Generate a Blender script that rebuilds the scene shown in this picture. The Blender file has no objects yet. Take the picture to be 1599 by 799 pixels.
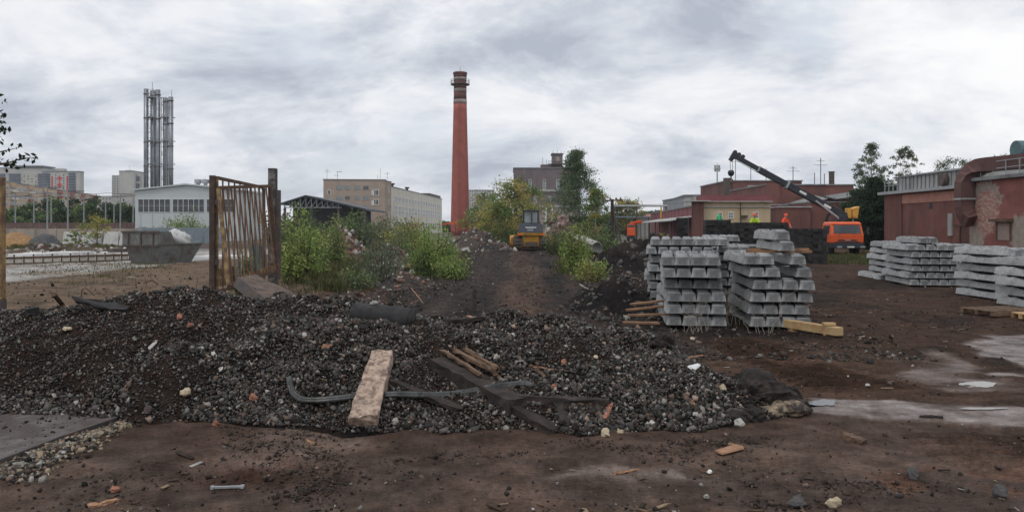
import bpy, math, random
import numpy as np
from mathutils import Vector, Matrix

# ------------------------------------------------------------------ camera, sky, sun, exposure
scene = bpy.context.scene
COL = scene.collection
F, YH, CX, EYE = 1250.0, 355.0, 799.5, 2.0        # focal length in photo pixels, horizon row, centre column, eye height

cam_data = bpy.data.cameras.new('camera')
cam_data.sensor_fit = 'HORIZONTAL'
cam_data.sensor_width = 36.0
cam_data.lens = 36.0 * F / 1599.0
cam_data.shift_y = -(399.5 - YH) / 1599.0
cam_data.clip_start = 0.1
cam_data.clip_end = 9000.0
cam = bpy.data.objects.new('camera', cam_data)
COL.objects.link(cam)
cam.location = (0, 0, EYE)
cam.rotation_euler = (math.radians(90), 0, 0)
scene.camera = cam

SUN_EL, SUN_AZ = math.radians(64), math.radians(205)   # azimuth clockwise from +Y: behind the viewer, a little left
world = bpy.data.worlds.new('World')
scene.world = world
world.use_nodes = True
wt = world.node_tree
for n in list(wt.nodes): wt.nodes.remove(n)
def wn(t, **kw):
    n = wt.nodes.new(t)
    for k, v in kw.items(): setattr(n, k, v)
    return n
def wl(a, b): wt.links.new(a, b)
def wmath(op, a, b=None, c=None, clamp=False):
    n = wn('ShaderNodeMath', operation=op, use_clamp=clamp)
    for i, q in enumerate((a, b, c)):
        if q is None: continue
        if isinstance(q, (int, float)): n.inputs[i].default_value = q
        else: wl(q, n.inputs[i])
    return n.outputs[0]
def wramp(fac, stops):
    n = wn('ShaderNodeValToRGB')
    e = n.color_ramp.elements
    while len(e) < len(stops): e.new(0.5)
    for i, (p, c) in enumerate(stops):
        e[i].position = p
        e[i].color = (c[0], c[1], c[2], 1)
    wl(fac, n.inputs[0])
    return n.outputs[0]
def wnoise(vec, scale, detail, rough, dist=0.0):
    n = wn('ShaderNodeTexNoise')
    n.inputs['Scale'].default_value = scale
    n.inputs['Detail'].default_value = detail
    n.inputs['Roughness'].default_value = rough
    n.inputs['Distortion'].default_value = dist
    wl(vec, n.inputs['Vector'])
    return n.outputs['Fac']
def wmix(fac, a, b):
    n = wn('ShaderNodeMix', data_type='RGBA')
    if isinstance(fac, (int, float)): n.inputs[0].default_value = fac
    else: wl(fac, n.inputs[0])
    for i, q in ((6, a), (7, b)):
        if isinstance(q, tuple): n.inputs[i].default_value = (*q, 1)
        else: wl(q, n.inputs[i])
    return n.outputs[2]
sky = wn('ShaderNodeTexSky', sky_type='NISHITA')
sky.sun_disc = False
sky.sun_elevation = SUN_EL
sky.sun_rotation = SUN_AZ
sky.air_density, sky.dust_density, sky.ozone_density = 1.0, 1.5, 1.0
tc = wn('ShaderNodeTexCoord')
sep = wn('ShaderNodeSeparateXYZ'); wl(tc.outputs['Generated'], sep.inputs[0])
zz = wmath('ADD', wmath('MAXIMUM', sep.outputs[2], 0.0), 0.40)
comb = wn('ShaderNodeCombineXYZ')
wl(wmath('DIVIDE', sep.outputs[0], zz), comb.inputs[0]); wl(wmath('DIVIDE', sep.outputs[1], zz), comb.inputs[1])
def wmap(loc, scl=(1, 1, 1)):
    m = wn('ShaderNodeMapping')
    m.inputs['Location'].default_value = loc
    m.inputs['Scale'].default_value = scl
    wl(comb.outputs[0], m.inputs[0])
    return m.outputs[0]
SKY_O = (-71.0, 22.0)
big = wnoise(wmap((SKY_O[0], SKY_O[1], 0), (0.75, 1.0, 1)), 0.95, 7.0, 0.55, 0.15)      # broad cloud sheets
med = wnoise(wmap((SKY_O[0] + 9.0, SKY_O[1] - 4.0, 2.0), (0.8, 1.0, 1)), 3.1, 10.0, 0.63, 0.25)   # billows
gap = wnoise(wmap((SKY_O[1], SKY_O[0] + 5.0, 5.0), (0.8, 1.1, 1)), 2.0, 7.0, 0.60, 0.3)          # thin places
shade = wmath('ADD', wmath('MULTIPLY', big, 0.50), wmath('MULTIPLY', med, 0.50))
cloud = wramp(shade, [(0.39, (4.1, 4.45, 5.2)), (0.445, (5.6, 5.95, 6.6)), (0.50, (7.4, 7.6, 8.0)), (0.585, (9.0, 9.0, 9.05))])
gapmask = wramp(gap, [(0.56, (0, 0, 0)), (0.68, (1, 1, 1))])
gm = wn('ShaderNodeSeparateColor'); wl(gapmask, gm.inputs[0])
blue = wmix(0.62, sky.outputs[0], (7.9, 8.3, 8.8))
full = wmix(wmath('MULTIPLY', gm.outputs[0], 0.75), cloud, blue)
bg = wn('ShaderNodeBackground'); bg.inputs['Strength'].default_value = 0.114
wl(full, bg.inputs['Color'])
wout = wn('ShaderNodeOutputWorld'); wl(bg.outputs[0], wout.inputs['Surface'])

sun_data = bpy.data.lights.new('sun', 'SUN')
sun_data.energy = 1.0
sun_data.angle = math.radians(20)
sun_data.color = (1.0, 0.96, 0.91)
sun = bpy.data.objects.new('sun', sun_data)
COL.objects.link(sun)
sd = Vector((math.sin(SUN_AZ) * math.cos(SUN_EL), math.cos(SUN_AZ) * math.cos(SUN_EL), math.sin(SUN_EL)))
sun.rotation_euler = (-sd).to_track_quat('-Z', 'Y').to_euler()

scene.view_settings.view_transform = 'Standard'
scene.view_settings.look = 'None'
scene.view_settings.exposure = 0.0
scene.view_settings.gamma = 1.0
scene.view_settings.use_curve_mapping = False

# ------------------------------------------------------------------ helpers
RNG = np.random.default_rng(11)
R = random.Random(5)
def P(px, py, Y):
    """the point at depth Y seen at photo pixel (px, py)"""
    return Vector(((px - CX) * Y / F, Y, EYE + (YH - py) * Y / F))
def XW(px, Y): return (px - CX) * Y / F
def ZW(py, Y): return EYE + (YH - py) * Y / F
def GY(py): return EYE * F / (py - YH)

def hsh(ix, iy, seed):
    ix = ix.astype(np.int64); iy = iy.astype(np.int64)
    n = (ix * 374761393 + iy * 668265263 + seed * 144269504) & 0xffffffff
    n = ((n ^ (n >> 13)) * 1274126177) & 0xffffffff
    n = n ^ (n >> 16)
    return (n & 0xffff) / 65535.0
def vnoise(x, y, seed=0):
    x = np.asarray(x, float); y = np.asarray(y, float)
    ix = np.floor(x); iy = np.floor(y)
    fx = x - ix; fy = y - iy
    fx = fx * fx * (3 - 2 * fx); fy = fy * fy * (3 - 2 * fy)
    a = hsh(ix, iy, seed); b = hsh(ix + 1, iy, seed); c = hsh(ix, iy + 1, seed); d = hsh(ix + 1, iy + 1, seed)
    return ((a * (1 - fx) + b * fx) * (1 - fy) + (c * (1 - fx) + d * fx) * fy) * 2 - 1
def fbm(x, y, octs=4, seed=0, gain=0.5):
    s = 0; a = 1.0
    for k in range(octs):
        s = s + a * vnoise(np.asarray(x) * 2 ** k + 17.3 * k, np.asarray(y) * 2 ** k - 9.1 * k, seed + k)
        a *= gain
    return s
def sstep(a, b, x):
    t = np.clip((np.asarray(x, float) - a) / (b - a), 0, 1)
    return t * t * (3 - 2 * t)

def tag(o, label=None, cat=None, group=None, kind=None):
    if label: o['label'] = label
    if cat: o['category'] = cat
    if group: o['group'] = group
    if kind: o['kind'] = kind
    return o
ROOTM = {}
def thing(name, label, cat, loc=(0, 0, 0), rz=0.0, group=None, rot=None):
    o = bpy.data.objects.new(name, None)
    o.empty_display_size = 0.2
    COL.objects.link(o)
    o.location = loc
    o.rotation_euler = rot if rot else (0, 0, rz)
    e = Matrix.Translation(Vector(loc)) @ o.rotation_euler.to_matrix().to_4x4()
    ROOTM[o.name] = e
    return tag(o, label, cat, group)
def copy_tree(o, parent=None):
    c = o.copy(); COL.objects.link(c)
    if parent: c.parent = parent
    for ch in list(o.children): copy_tree(ch, c)
    return c
def link(name, me, mat, parent=None):
    o = bpy.data.objects.new(name, me)
    COL.objects.link(o)
    if mat is not None and len(me.materials) == 0: me.materials.append(mat)
    if parent: o.parent = parent
    return o

class MB:
    def __init__(s): s.v = []; s.f = []
    def add(s, vs, fs):
        n = len(s.v)
        s.v += [tuple(q) for q in vs]
        s.f += [tuple(i + n for i in f) for f in fs]
        return s
    def box(s, x0, x1, y0, y1, z0, z1):
        return s.add([(x0, y0, z0), (x1, y0, z0), (x1, y1, z0), (x0, y1, z0), (x0, y0, z1), (x1, y0, z1), (x1, y1, z1), (x0, y1, z1)],
                     [(0, 3, 2, 1), (4, 5, 6, 7), (0, 1, 5, 4), (1, 2, 6, 5), (2, 3, 7, 6), (3, 0, 4, 7)])
    def hexa(s, b, t):
        """bottom ring and top ring of four points each, both anticlockwise from above"""
        return s.add(list(b) + list(t), [(0, 3, 2, 1), (4, 5, 6, 7), (0, 1, 5, 4), (1, 2, 6, 5), (2, 3, 7, 6), (3, 0, 4, 7)])
    def beam(s, p0, p1, w, t, up=(0, 0, 1), w1=None, t1=None):
        p0 = Vector(p0); p1 = Vector(p1)
        d = (p1 - p0).normalized(); u = Vector(up)
        if abs(d.dot(u)) > 0.98: u = Vector((0, 1, 0))
        a = d.cross(u).normalized(); b = a.cross(d).normalized()
        w1 = w if w1 is None else w1; t1 = t if t1 is None else t1
        r0 = [p0 + a * (i * w / 2) + b * (j * t / 2) for i, j in ((-1, -1), (1, -1), (1, 1), (-1, 1))]
        r1 = [p1 + a * (i * w1 / 2) + b * (j * t1 / 2) for i, j in ((-1, -1), (1, -1), (1, 1), (-1, 1))]
        return s.add(r0 + r1, [(0, 1, 2, 3), (4, 7, 6, 5), (0, 4, 5, 1), (1, 5, 6, 2), (2, 6, 7, 3), (3, 7, 4, 0)])
    def tube(s, pts, rads, n=8, cap=True):
        pts = [Vector(p) for p in pts]
        if isinstance(rads, (int, float)): rads = [rads] * len(pts)
        rings = []
        prev = None
        for i, p in enumerate(pts):
            d = (pts[min(i + 1, len(pts) - 1)] - pts[max(i - 1, 0)]).normalized()
            if prev is None:
                u = Vector((0, 0, 1)) if abs(d.z) < 0.9 else Vector((1, 0, 0))
                a = d.cross(u).normalized()
            else:
                a = (prev - d * prev.dot(d)).normalized()
            prev = a
            b = d.cross(a)
            rings.append([p + (a * math.cos(2 * math.pi * k / n) + b * math.sin(2 * math.pi * k / n)) * rads[i] for k in range(n)])
        vs = [q for r in rings for q in r]; fs = []
        for i in range(len(pts) - 1):
            for k in range(n):
                fs.append((i * n + k, i * n + (k + 1) % n, (i + 1) * n + (k + 1) % n, (i + 1) * n + k))
        if cap:
            fs.append(tuple(range(n))[::-1])
            fs.append(tuple((len(pts) - 1) * n + k for k in range(n)))
        return s.add(vs, fs)
    def lathe(s, prof, c=(0, 0, 0), n=16, cap=True):
        vs = []; fs = []
        for r, z in prof:
            for k in range(n):
                a = 2 * math.pi * k / n
                vs.append((c[0] + r * math.cos(a), c[1] + r * math.sin(a), c[2] + z))
        for i in range(len(prof) - 1):
            for k in range(n):
                fs.append((i * n + k, i * n + (k + 1) % n, (i + 1) * n + (k + 1) % n, (i + 1) * n + k))
        if cap:
            fs.append(tuple(range(n))[::-1]); fs.append(tuple((len(prof) - 1) * n + k for k in range(n)))
        return s.add(vs, fs)
    def prism(s, poly, vec):
        """polygon (list of 3-D points) pushed along vec"""
        n = len(poly); vec = Vector(vec)
        a = [Vector(p) for p in poly]
        return s.add(a + [p + vec for p in a], [tuple(range(n))[::-1], tuple(range(n, 2 * n))] + [(i, (i + 1) % n, n + (i + 1) % n, n + i) for i in range(n)])
    def build(s, name, mat, parent=None, smooth=False, bevel=0.0, world=False):
        vs = s.v
        if world and parent:
            inv = ROOTM[parent.name].inverted()
            vs = [tuple(inv @ Vector(q)) for q in vs]
        me = bpy.data.meshes.new(name)
        me.from_pydata(vs, [], s.f)
        if smooth: me.polygons.foreach_set('use_smooth', [True] * len(me.polygons))
        me.update()
        o = link(name, me, mat, parent)
        if bevel:
            m = o.modifiers.new('edge', 'BEVEL'); m.width = bevel; m.segments = 2; m.limit_method = 'ANGLE'
        return o

def np_mesh(name, verts, faces, cols=None, smooth=False, extra=None):
    """verts (N,3), faces (M,k); cols (N,3) or (N,4) per-vertex colour attribute 'col'"""
    me = bpy.data.meshes.new(name)
    verts = np.asarray(verts, np.float32); faces = np.asarray(faces, np.int32)
    me.vertices.add(len(verts)); me.vertices.foreach_set('co', verts.ravel())
    m, k = faces.shape
    me.loops.add(m * k); me.loops.foreach_set('vertex_index', faces.ravel())
    me.polygons.add(m); me.polygons.foreach_set('loop_start', np.arange(0, m * k, k, dtype=np.int32))
    me.polygons.foreach_set('loop_total', np.full(m, k, np.int32))
    if smooth: me.polygons.foreach_set('use_smooth', np.ones(m, bool))
    if cols is not None:
        c = np.ones((len(verts), 4), np.float32); c[:, :cols.shape[1]] = cols
        at = me.attributes.new('col', 'FLOAT_COLOR', 'POINT'); at.data.foreach_set('color', c.ravel())
    if extra:
        for kx, val in extra.items():
            at = me.attributes.new(kx, 'FLOAT', 'POINT'); at.data.foreach_set('value', np.asarray(val, np.float32))
    me.update(); me.validate()
    return me

# ------------------------------------------------------------------ materials
class NT:
    def __init__(s, name):
        s.m = bpy.data.materials.new(name); s.m.use_nodes = True
        s.t = s.m.node_tree
        for n in list(s.t.nodes): s.t.nodes.remove(n)
        s.out = s.t.nodes.new('ShaderNodeOutputMaterial')
        s.b = s.t.nodes.new('ShaderNodeBsdfPrincipled')
        s.t.links.new(s.b.outputs[0], s.out.inputs['Surface'])
        s.tc = s.t.nodes.new('ShaderNodeTexCoord')
    def n(s, t, **kw):
        q = s.t.nodes.new(t)
        for k, v in kw.items(): setattr(q, k, v)
        return q
    def l(s, a, b): s.t.links.new(a, b)
    def put(s, sock, v):
        if isinstance(v, (int, float)): sock.default_value = v
        elif isinstance(v, tuple): sock.default_value = (*v, 1) if len(v) == 3 and sock.type == 'RGBA' else v
        else: s.l(v, sock)
    def noise(s, scale, detail=4.0, rough=0.55, dist=0.0, vec=None):
        q = s.n('ShaderNodeTexNoise')
        q.inputs['Scale'].default_value = scale; q.inputs['Detail'].default_value = detail
        q.inputs['Roughness'].default_value = rough; q.inputs['Distortion'].default_value = dist
        s.l(vec if vec is not None else s.tc.outputs['Object'], q.inputs['Vector'])
        return q.outputs['Fac']
    def math(s, op, a, b=None, clamp=False):
        q = s.n('ShaderNodeMath', operation=op, use_clamp=clamp)
        s.put(q.inputs[0], a)
        if b is not None: s.put(q.inputs[1], b)
        return q.outputs[0]
    def rng(s, v, a, b, c=0.0, d=1.0):
        q = s.n('ShaderNodeMapRange'); s.put(q.inputs[0], v)
        for i, x in enumerate((a, b, c, d)): q.inputs[i + 1].default_value = x
        return q.outputs[0]
    def mix(s, fac, a, b, blend='MIX'):
        q = s.n('ShaderNodeMix', data_type='RGBA', blend_type=blend)
        s.put(q.inputs[0], fac); s.put(q.inputs[6], a); s.put(q.inputs[7], b)
        return q.outputs[2]
    def mapping(s, scl=(1, 1, 1), loc=(0, 0, 0)):
        q = s.n('ShaderNodeMapping'); q.inputs['Scale'].default_value = scl; q.inputs['Location'].default_value = loc
        s.l(s.tc.outputs['Object'], q.inputs[0]); return q.outputs[0]
    def bump(s, h, strength, dist=0.02):
        q = s.n('ShaderNodeBump'); q.inputs['Strength'].default_value = strength; q.inputs['Distance'].default_value = dist
        s.l(h, q.inputs['Height']); s.l(q.outputs[0], s.b.inputs['Normal'])
    def done(s, col, rough=0.8, metal=0.0, spec=0.5):
        s.put(s.b.inputs['Base Color'], col); s.put(s.b.inputs['Roughness'], rough)
        s.put(s.b.inputs['Metallic'], metal); s.put(s.b.inputs['Specular IOR Level'], spec)
        return s.m

def sc(c, k): return tuple(min(1.0, x * k) for x in c)
def pmat(name, col, rough=0.8, var=0.25, scale=4.0, col2=None, amount=0.45, scale2=1.2, bump=0.3, bscale=30.0, bdist=0.01, metal=0.0, spec=0.4, perobj=0.0, streak=False):
    """weathered surface: fine tonal noise, blotches of a second colour, fine relief"""
    t = NT(name)
    a = t.noise(scale, 6, 0.6)
    c = t.mix(t.rng(a, 0.3, 0.7), sc(col, 1 - var), sc(col, 1 + var))
    if col2:
        vec = t.mapping((1, 1, 0.18)) if streak else None
        b = t.noise(scale2, 7, 0.65, 0.4, vec)
        lo = 0.62 - 0.35 * amount
        c = t.mix(t.rng(b, lo, lo + 0.16), c, col2)
    if perobj:
        oi = t.n('ShaderNodeObjectInfo')
        k = t.rng(oi.outputs['Random'], 0, 1, 1 - perobj, 1 + perobj)
        vm = t.n('ShaderNodeVectorMath', operation='SCALE'); t.l(c, vm.inputs[0]); t.l(k, vm.inputs['Scale'])
        c = vm.outputs[0]
    if bump: t.bump(t.noise(bscale, 5, 0.65), bump, bdist)
    r = t.rng(t.noise(scale * 1.7, 3), 0.3, 0.7, max(0.05, rough - 0.12), min(1, rough + 0.1))
    return t.done(c, r, metal, spec)

def brickmat(name, c1, c2, mortar, dirt, dirt_amt=0.4, patch=None, patch_box=None):
    t = NT(name)
    sp = t.n('ShaderNodeSeparateXYZ'); t.l(t.tc.outputs['Object'], sp.inputs[0])
    cb = t.n('ShaderNodeCombineXYZ'); t.l(t.math('ADD', sp.outputs[0], sp.outputs[1]), cb.inputs[0]); t.l(sp.outputs[2], cb.inputs[1])
    br = t.n('ShaderNodeTexBrick')
    t.l(cb.outputs[0], br.inputs['Vector'])
    br.inputs['Scale'].default_value = 1.0
    br.inputs['Brick Width'].default_value = 0.26; br.inputs['Row Height'].default_value = 0.077
    br.inputs['Mortar Size'].default_value = 0.006; br.inputs['Mortar Smooth'].default_value = 0.2; br.inputs['Bias'].default_value = 0.0
    t.put(br.inputs['Color1'], c1); t.put(br.inputs['Color2'], c2); t.put(br.inputs['Mortar'], mortar)
    big = t.noise(0.35, 6, 0.62, 0.3)
    c = t.mix(t.rng(big, 0.35, 0.7), br.outputs['Color'], sc(c1, 0.72))
    st = t.noise(0.7, 7, 0.66, 0.5, t.mapping((1, 1, 0.3)))
    lo = 0.62 - 0.3 * dirt_amt
    c = t.mix(t.rng(st, lo, lo + 0.2), c, dirt)
    t.bump(br.outputs['Fac'], -0.4, 0.01)
    return t.done(c, t.rng(big, 0.3, 0.7, 0.75, 0.95), 0, 0.25)

def attrmat(name, rough=0.85, var=0.2, scale=14.0, bump=0.5, bscale=40.0, bdist=0.01, spec=0.4, leaf=False, wet=False):
    t = NT(name)
    at = t.n('ShaderNodeAttribute'); at.attribute_name = 'col'
    c = at.outputs['Color']
    if var:
        k = t.rng(t.noise(scale, 6, 0.65), 0.28, 0.72, 1 - var, 1 + var)
        if wet:
            k = t.math('MULTIPLY', k, t.rng(t.noise(21.0, 7, 0.72), 0.3, 0.7, 0.5, 1.5))
            k = t.math('MULTIPLY', k, t.rng(t.noise(120.0, 3, 0.6), 0.3, 0.72, 0.6, 1.6))
        vm = t.n('ShaderNodeVectorMath', operation='SCALE'); t.l(c, vm.inputs[0]); t.l(k, vm.inputs['Scale']); c = vm.outputs[0]
    if leaf:
        d = t.n('ShaderNodeBsdfDiffuse'); tr = t.n('ShaderNodeBsdfTranslucent'); mx = t.n('ShaderNodeMixShader')
        t.l(c, d.inputs[0]); t.l(c, tr.inputs[0]); mx.inputs[0].default_value = 0.45
        t.l(d.outputs[0], mx.inputs[1]); t.l(tr.outputs[0], mx.inputs[2]); t.l(mx.outputs[0], t.out.inputs['Surface'])
        return t.m
    r = rough
    if wet:
        wa = t.n('ShaderNodeAttribute'); wa.attribute_name = 'wet'
        nz = t.noise(2.6, 5, 0.6)
        w = t.math('MULTIPLY', wa.outputs['Fac'], t.rng(nz, 0.3, 0.62, 0.35, 1.0), clamp=True)
        r = t.rng(w, 0, 1, 0.95, 0.2); spec = t.rng(w, 0, 1, 0.06, 0.5)
        h1 = t.noise(9, 8, 0.7); h2 = t.noise(55, 6, 0.7)
        h = t.math('ADD', t.math('MULTIPLY', h1, 1.0), t.math('MULTIPLY', h2, 0.45))
        q = t.n('ShaderNodeBump'); q.inputs['Distance'].default_value = bdist
        t.put(q.inputs['Strength'], t.rng(w, 0, 1, bump, bump * 0.12)); t.l(h, q.inputs['Height']); t.l(q.outputs[0], t.b.inputs['Normal'])
    elif bump: t.bump(t.noise(bscale, 5, 0.65), bump, bdist)
    return t.done(c, r, 0, spec)

def glassmat(name, col, rough=0.12):
    t = NT(name)
    c = t.mix(t.rng(t.noise(0.8, 3), 0.35, 0.65), sc(col, 0.6), sc(col, 1.4))
    return t.done(c, rough, 0.0, 0.6)

M = {}
M['soil'] = attrmat('soil', 0.9, 0.42, 2.6, 1.0, 40, 0.05, 0.35, wet=True)
M['gravel'] = attrmat('gravel_stone', 0.8, 0.3, 25, 0.6, 60, 0.006, 0.15)
M['leaf'] = attrmat('leaf', 0.6, 0.0, leaf=True)
M['heap'] = attrmat('heap_soil', 0.95, 0.4, 6, 1.0, 30, 0.05, 0.05)
M['sleeper'] = pmat('sleeper_concrete', (0.35, 0.355, 0.352), 0.85, 0.26, 5, (0.15, 0.153, 0.155), 0.46, 2.6, 0.45, 60, 0.005, perobj=0.2)
M['slab'] = pmat('pale_concrete', (0.52, 0.52, 0.50), 0.85, 0.15, 2, (0.34, 0.33, 0.31), 0.35, 0.8, 0.4, 20)
M['concrete'] = pmat('grey_concrete', (0.33, 0.325, 0.31), 0.9, 0.18, 2, (0.22, 0.21, 0.2), 0.4, 0.7, 0.5, 18)
M['oldconcrete'] = pmat('old_concrete', (0.44, 0.33, 0.255), 0.9, 0.25, 14, (0.17, 0.12, 0.095), 0.5, 16, 0.9, 40, 0.015)
M['rust'] = pmat('rusty_steel', (0.105, 0.062, 0.045), 0.85, 0.3, 9, (0.20, 0.115, 0.065), 0.3, 5, 0.5, 50, 0.004, perobj=0.2)
M['rustyellow'] = pmat('yellow_paint_rusting', (0.31, 0.21, 0.085), 0.75, 0.2, 6, (0.13, 0.075, 0.05), 0.6, 4, 0.4, 40, 0.004)
M['darksteel'] = pmat('dark_steel', (0.07, 0.062, 0.06), 0.7, 0.3, 6, (0.13, 0.08, 0.055), 0.4, 4, 0.4, 40, 0.004)
M['steel'] = pmat('flue_steel', (0.24, 0.26, 0.285), 0.42, 0.2, 0.6, (0.12, 0.13, 0.145), 0.4, 0.3, 0.1, 10, metal=0.55)
M['galv'] = pmat('galvanised_steel', (0.36, 0.38, 0.39), 0.5, 0.15, 3, None, bump=0.1, metal=0.4)
M['skip'] = pmat('skip_paint', (0.135, 0.14, 0.135), 0.75, 0.22, 3, (0.10, 0.075, 0.06), 0.35, 2, 0.4, 25, 0.006)
M['skipshaded'] = pmat('skip_paint_shaded', (0.085, 0.09, 0.095), 0.7, 0.22, 3, (0.09, 0.07, 0.06), 0.3, 2, 0.4, 25, 0.006)  # shaded copy of the skip paint, side shade in its colour; unused
M['bag'] = pmat('white_bag', (0.5, 0.5, 0.49), 0.7, 0.12, 5, (0.36, 0.35, 0.33), 0.3, 3, 0.5, 14, 0.02)
M['chimney'] = pmat('chimney_red', (0.335, 0.098, 0.078), 0.9, 0.18, 0.6, (0.25, 0.08, 0.068), 0.4, 0.25, 0.4, 5, 0.03, streak=True)
M['chimneydark'] = pmat('chimney_top_brick', (0.17, 0.065, 0.055), 0.9, 0.2, 0.8, (0.08, 0.05, 0.045), 0.5, 0.5, 0.4, 5, 0.03)
M['chimneywhite'] = pmat('chimney_band', (0.34, 0.31, 0.29), 0.9, 0.15, 0.8, (0.28, 0.2, 0.18), 0.4, 0.5, 0.2, 5)
M['hall'] = pmat('hall_cladding', (0.50, 0.54, 0.55), 0.6, 0.05, 0.6, (0.43, 0.465, 0.475), 0.3, 0.3, 0.05, 8)
M['white'] = pmat('white_paint', (0.72, 0.72, 0.70), 0.6, 0.06, 2, None, bump=0.05)
M['beige'] = brickmat('beige_brick', (0.43, 0.345, 0.28), (0.39, 0.31, 0.25), (0.44, 0.38, 0.33), (0.34, 0.265, 0.22), 0.4)
M['creamwall'] = pmat('cream_panel', (0.64, 0.61, 0.54), 0.85, 0.08, 1, (0.52, 0.49, 0.43), 0.4, 0.4, 0.1, 6, streak=True)
M['panel'] = pmat('apartment_panel', (0.52, 0.375, 0.26), 0.85, 0.14, 0.3, (0.44, 0.32, 0.23), 0.4, 0.2, 0.1, 4)
M['panelred'] = pmat('balcony_red', (0.34, 0.13, 0.11), 0.8, 0.15, 0.4, None, bump=0)
M['greytower'] = pmat('tower_panel', (0.46, 0.45, 0.425), 0.85, 0.08, 0.2, (0.38, 0.37, 0.35), 0.4, 0.15, 0)
M['bandblue'] = pmat('balcony_blue', (0.11, 0.13, 0.17), 0.7, 0.15, 0.3, None, bump=0)
M['crossred'] = pmat('facade_red', (0.50, 0.05, 0.06), 0.7, 0.1, 0.3, None, bump=0)
M['brick'] = brickmat('red_brick', (0.24, 0.102, 0.085), (0.20, 0.083, 0.07), (0.20, 0.112, 0.098), (0.13, 0.068, 0.058), 0.6)
M['brickdark'] = brickmat('dark_brick', (0.20, 0.095, 0.082), (0.17, 0.08, 0.07), (0.19, 0.11, 0.10), (0.11, 0.06, 0.053), 0.5)
M['purple'] = brickmat('purple_brick', (0.205, 0.168, 0.178), (0.185, 0.15, 0.16), (0.22, 0.19, 0.195), (0.15, 0.122, 0.13), 0.5)
M['purplelow'] = pmat('stained_plaster', (0.36, 0.31, 0.285), 0.9, 0.15, 1, (0.24, 0.19, 0.175), 0.5, 0.6, 0.2, 6, streak=True)
M['burgundy'] = pmat('burgundy_paint', (0.22, 0.075, 0.085), 0.75, 0.12, 1, None, bump=0.1)
M['yellowwall'] = pmat('yellow_plaster', (0.55, 0.455, 0.32), 0.85, 0.08, 1, (0.47, 0.37, 0.23), 0.35, 0.5, 0.1, 8, streak=True)
M['greymetal'] = pmat('grey_sheet', (0.27, 0.29, 0.305), 0.6, 0.1, 1, (0.2, 0.21, 0.22), 0.3, 0.5, 0.1, 8)
M['roofgrey'] = pmat('roof_felt', (0.21, 0.22, 0.225), 0.85, 0.2, 1, (0.13, 0.13, 0.13), 0.4, 0.8, 0.3, 10)
M['bluefence'] = pmat('blue_grey_sheet', (0.21, 0.255, 0.285), 0.6, 0.1, 1, (0.16, 0.19, 0.21), 0.3, 0.7, 0.1, 8)
M['brownfence'] = pmat('brown_sheet', (0.15, 0.095, 0.085), 0.8, 0.2, 0.6, (0.10, 0.07, 0.06), 0.4, 0.4, 0.2, 6)
M['beigewall'] = pmat('beige_concrete_wall', (0.36, 0.315, 0.265), 0.9, 0.15, 0.6, (0.25, 0.22, 0.19), 0.4, 0.4, 0.2, 6, streak=True)
M['glass'] = glassmat('dark_glass', (0.055, 0.065, 0.075))
M['glasspale'] = glassmat('pale_glass', (0.24, 0.28, 0.29), 0.25)
M['creo'] = pmat('creosoted_timber', (0.022, 0.021, 0.022), 0.8, 0.35, 5, (0.045, 0.040, 0.038), 0.35, 3, 0.5, 30, 0.006, perobj=0.35, spec=0.3)
M['oldtimber'] = pmat('weathered_timber', (0.046, 0.034, 0.028), 0.9, 0.35, 8, (0.022, 0.018, 0.016), 0.5, 5, 0.9, 40, 0.01, perobj=0.25)
M['rawtimber'] = pmat('split_timber', (0.155, 0.10, 0.066), 0.9, 0.35, 12, (0.11, 0.065, 0.04), 0.4, 9, 0.9, 60, 0.008, perobj=0.2)
M['newtimber'] = pmat('fresh_timber', (0.50, 0.34, 0.17), 0.75, 0.15, 6, (0.36, 0.21, 0.10), 0.4, 3, 0.3, 40, 0.003, perobj=0.12)
M['rubber'] = pmat('black_rubber', (0.017, 0.017, 0.018), 0.75, 0.3, 8, (0.035, 0.033, 0.031), 0.4, 4, 0.6, 30, 0.006)
M['greyrubber'] = pmat('grey_rubber', (0.06, 0.062, 0.06), 0.3, 0.35, 7, (0.02, 0.02, 0.019), 0.5, 5, 0.3, 30, 0.004)
M['orange'] = pmat('orange_paint', (0.72, 0.115, 0.03), 0.45, 0.1, 2, (0.45, 0.1, 0.04), 0.25, 1.5, 0.05, 20)
M['craneyellow'] = pmat('crane_yellow', (0.60, 0.33, 0.06), 0.55, 0.15, 2, (0.4, 0.2, 0.05), 0.3, 2, 0.1, 20)
M['dozeryellow'] = pmat('dozer_yellow', (0.55, 0.28, 0.035), 0.6, 0.15, 2, (0.22, 0.13, 0.05), 0.45, 1.6, 0.2, 20)
M['navy'] = pmat('navy_paint', (0.035, 0.043, 0.06), 0.55, 0.2, 2, (0.06, 0.06, 0.065), 0.3, 1.5, 0.1, 20)
M['blackpaint'] = pmat('black_paint', (0.028, 0.033, 0.042), 0.5, 0.2, 3, None, bump=0.1)
M['track'] = pmat('track_steel', (0.075, 0.068, 0.062), 0.7, 0.3, 6, (0.14, 0.11, 0.085), 0.4, 4, 0.4, 30)
M['bark'] = pmat('bark', (0.10, 0.085, 0.07), 0.95, 0.3, 8, (0.2, 0.18, 0.16), 0.2, 5, 0.8, 25, 0.02)
M['birchbark'] = pmat('birch_bark', (0.42, 0.40, 0.37), 0.9, 0.2, 6, (0.07, 0.06, 0.055), 0.4, 5, 0.4, 25)
M['asphalt'] = pmat('asphalt_sheet', (0.125, 0.11, 0.106), 0.6, 0.35, 14, (0.06, 0.043, 0.036), 0.62, 2.4, 0.8, 60, 0.012)
M['skin'] = pmat('skin', (0.48, 0.29, 0.21), 0.6, 0.08, 10, None, bump=0)
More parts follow.
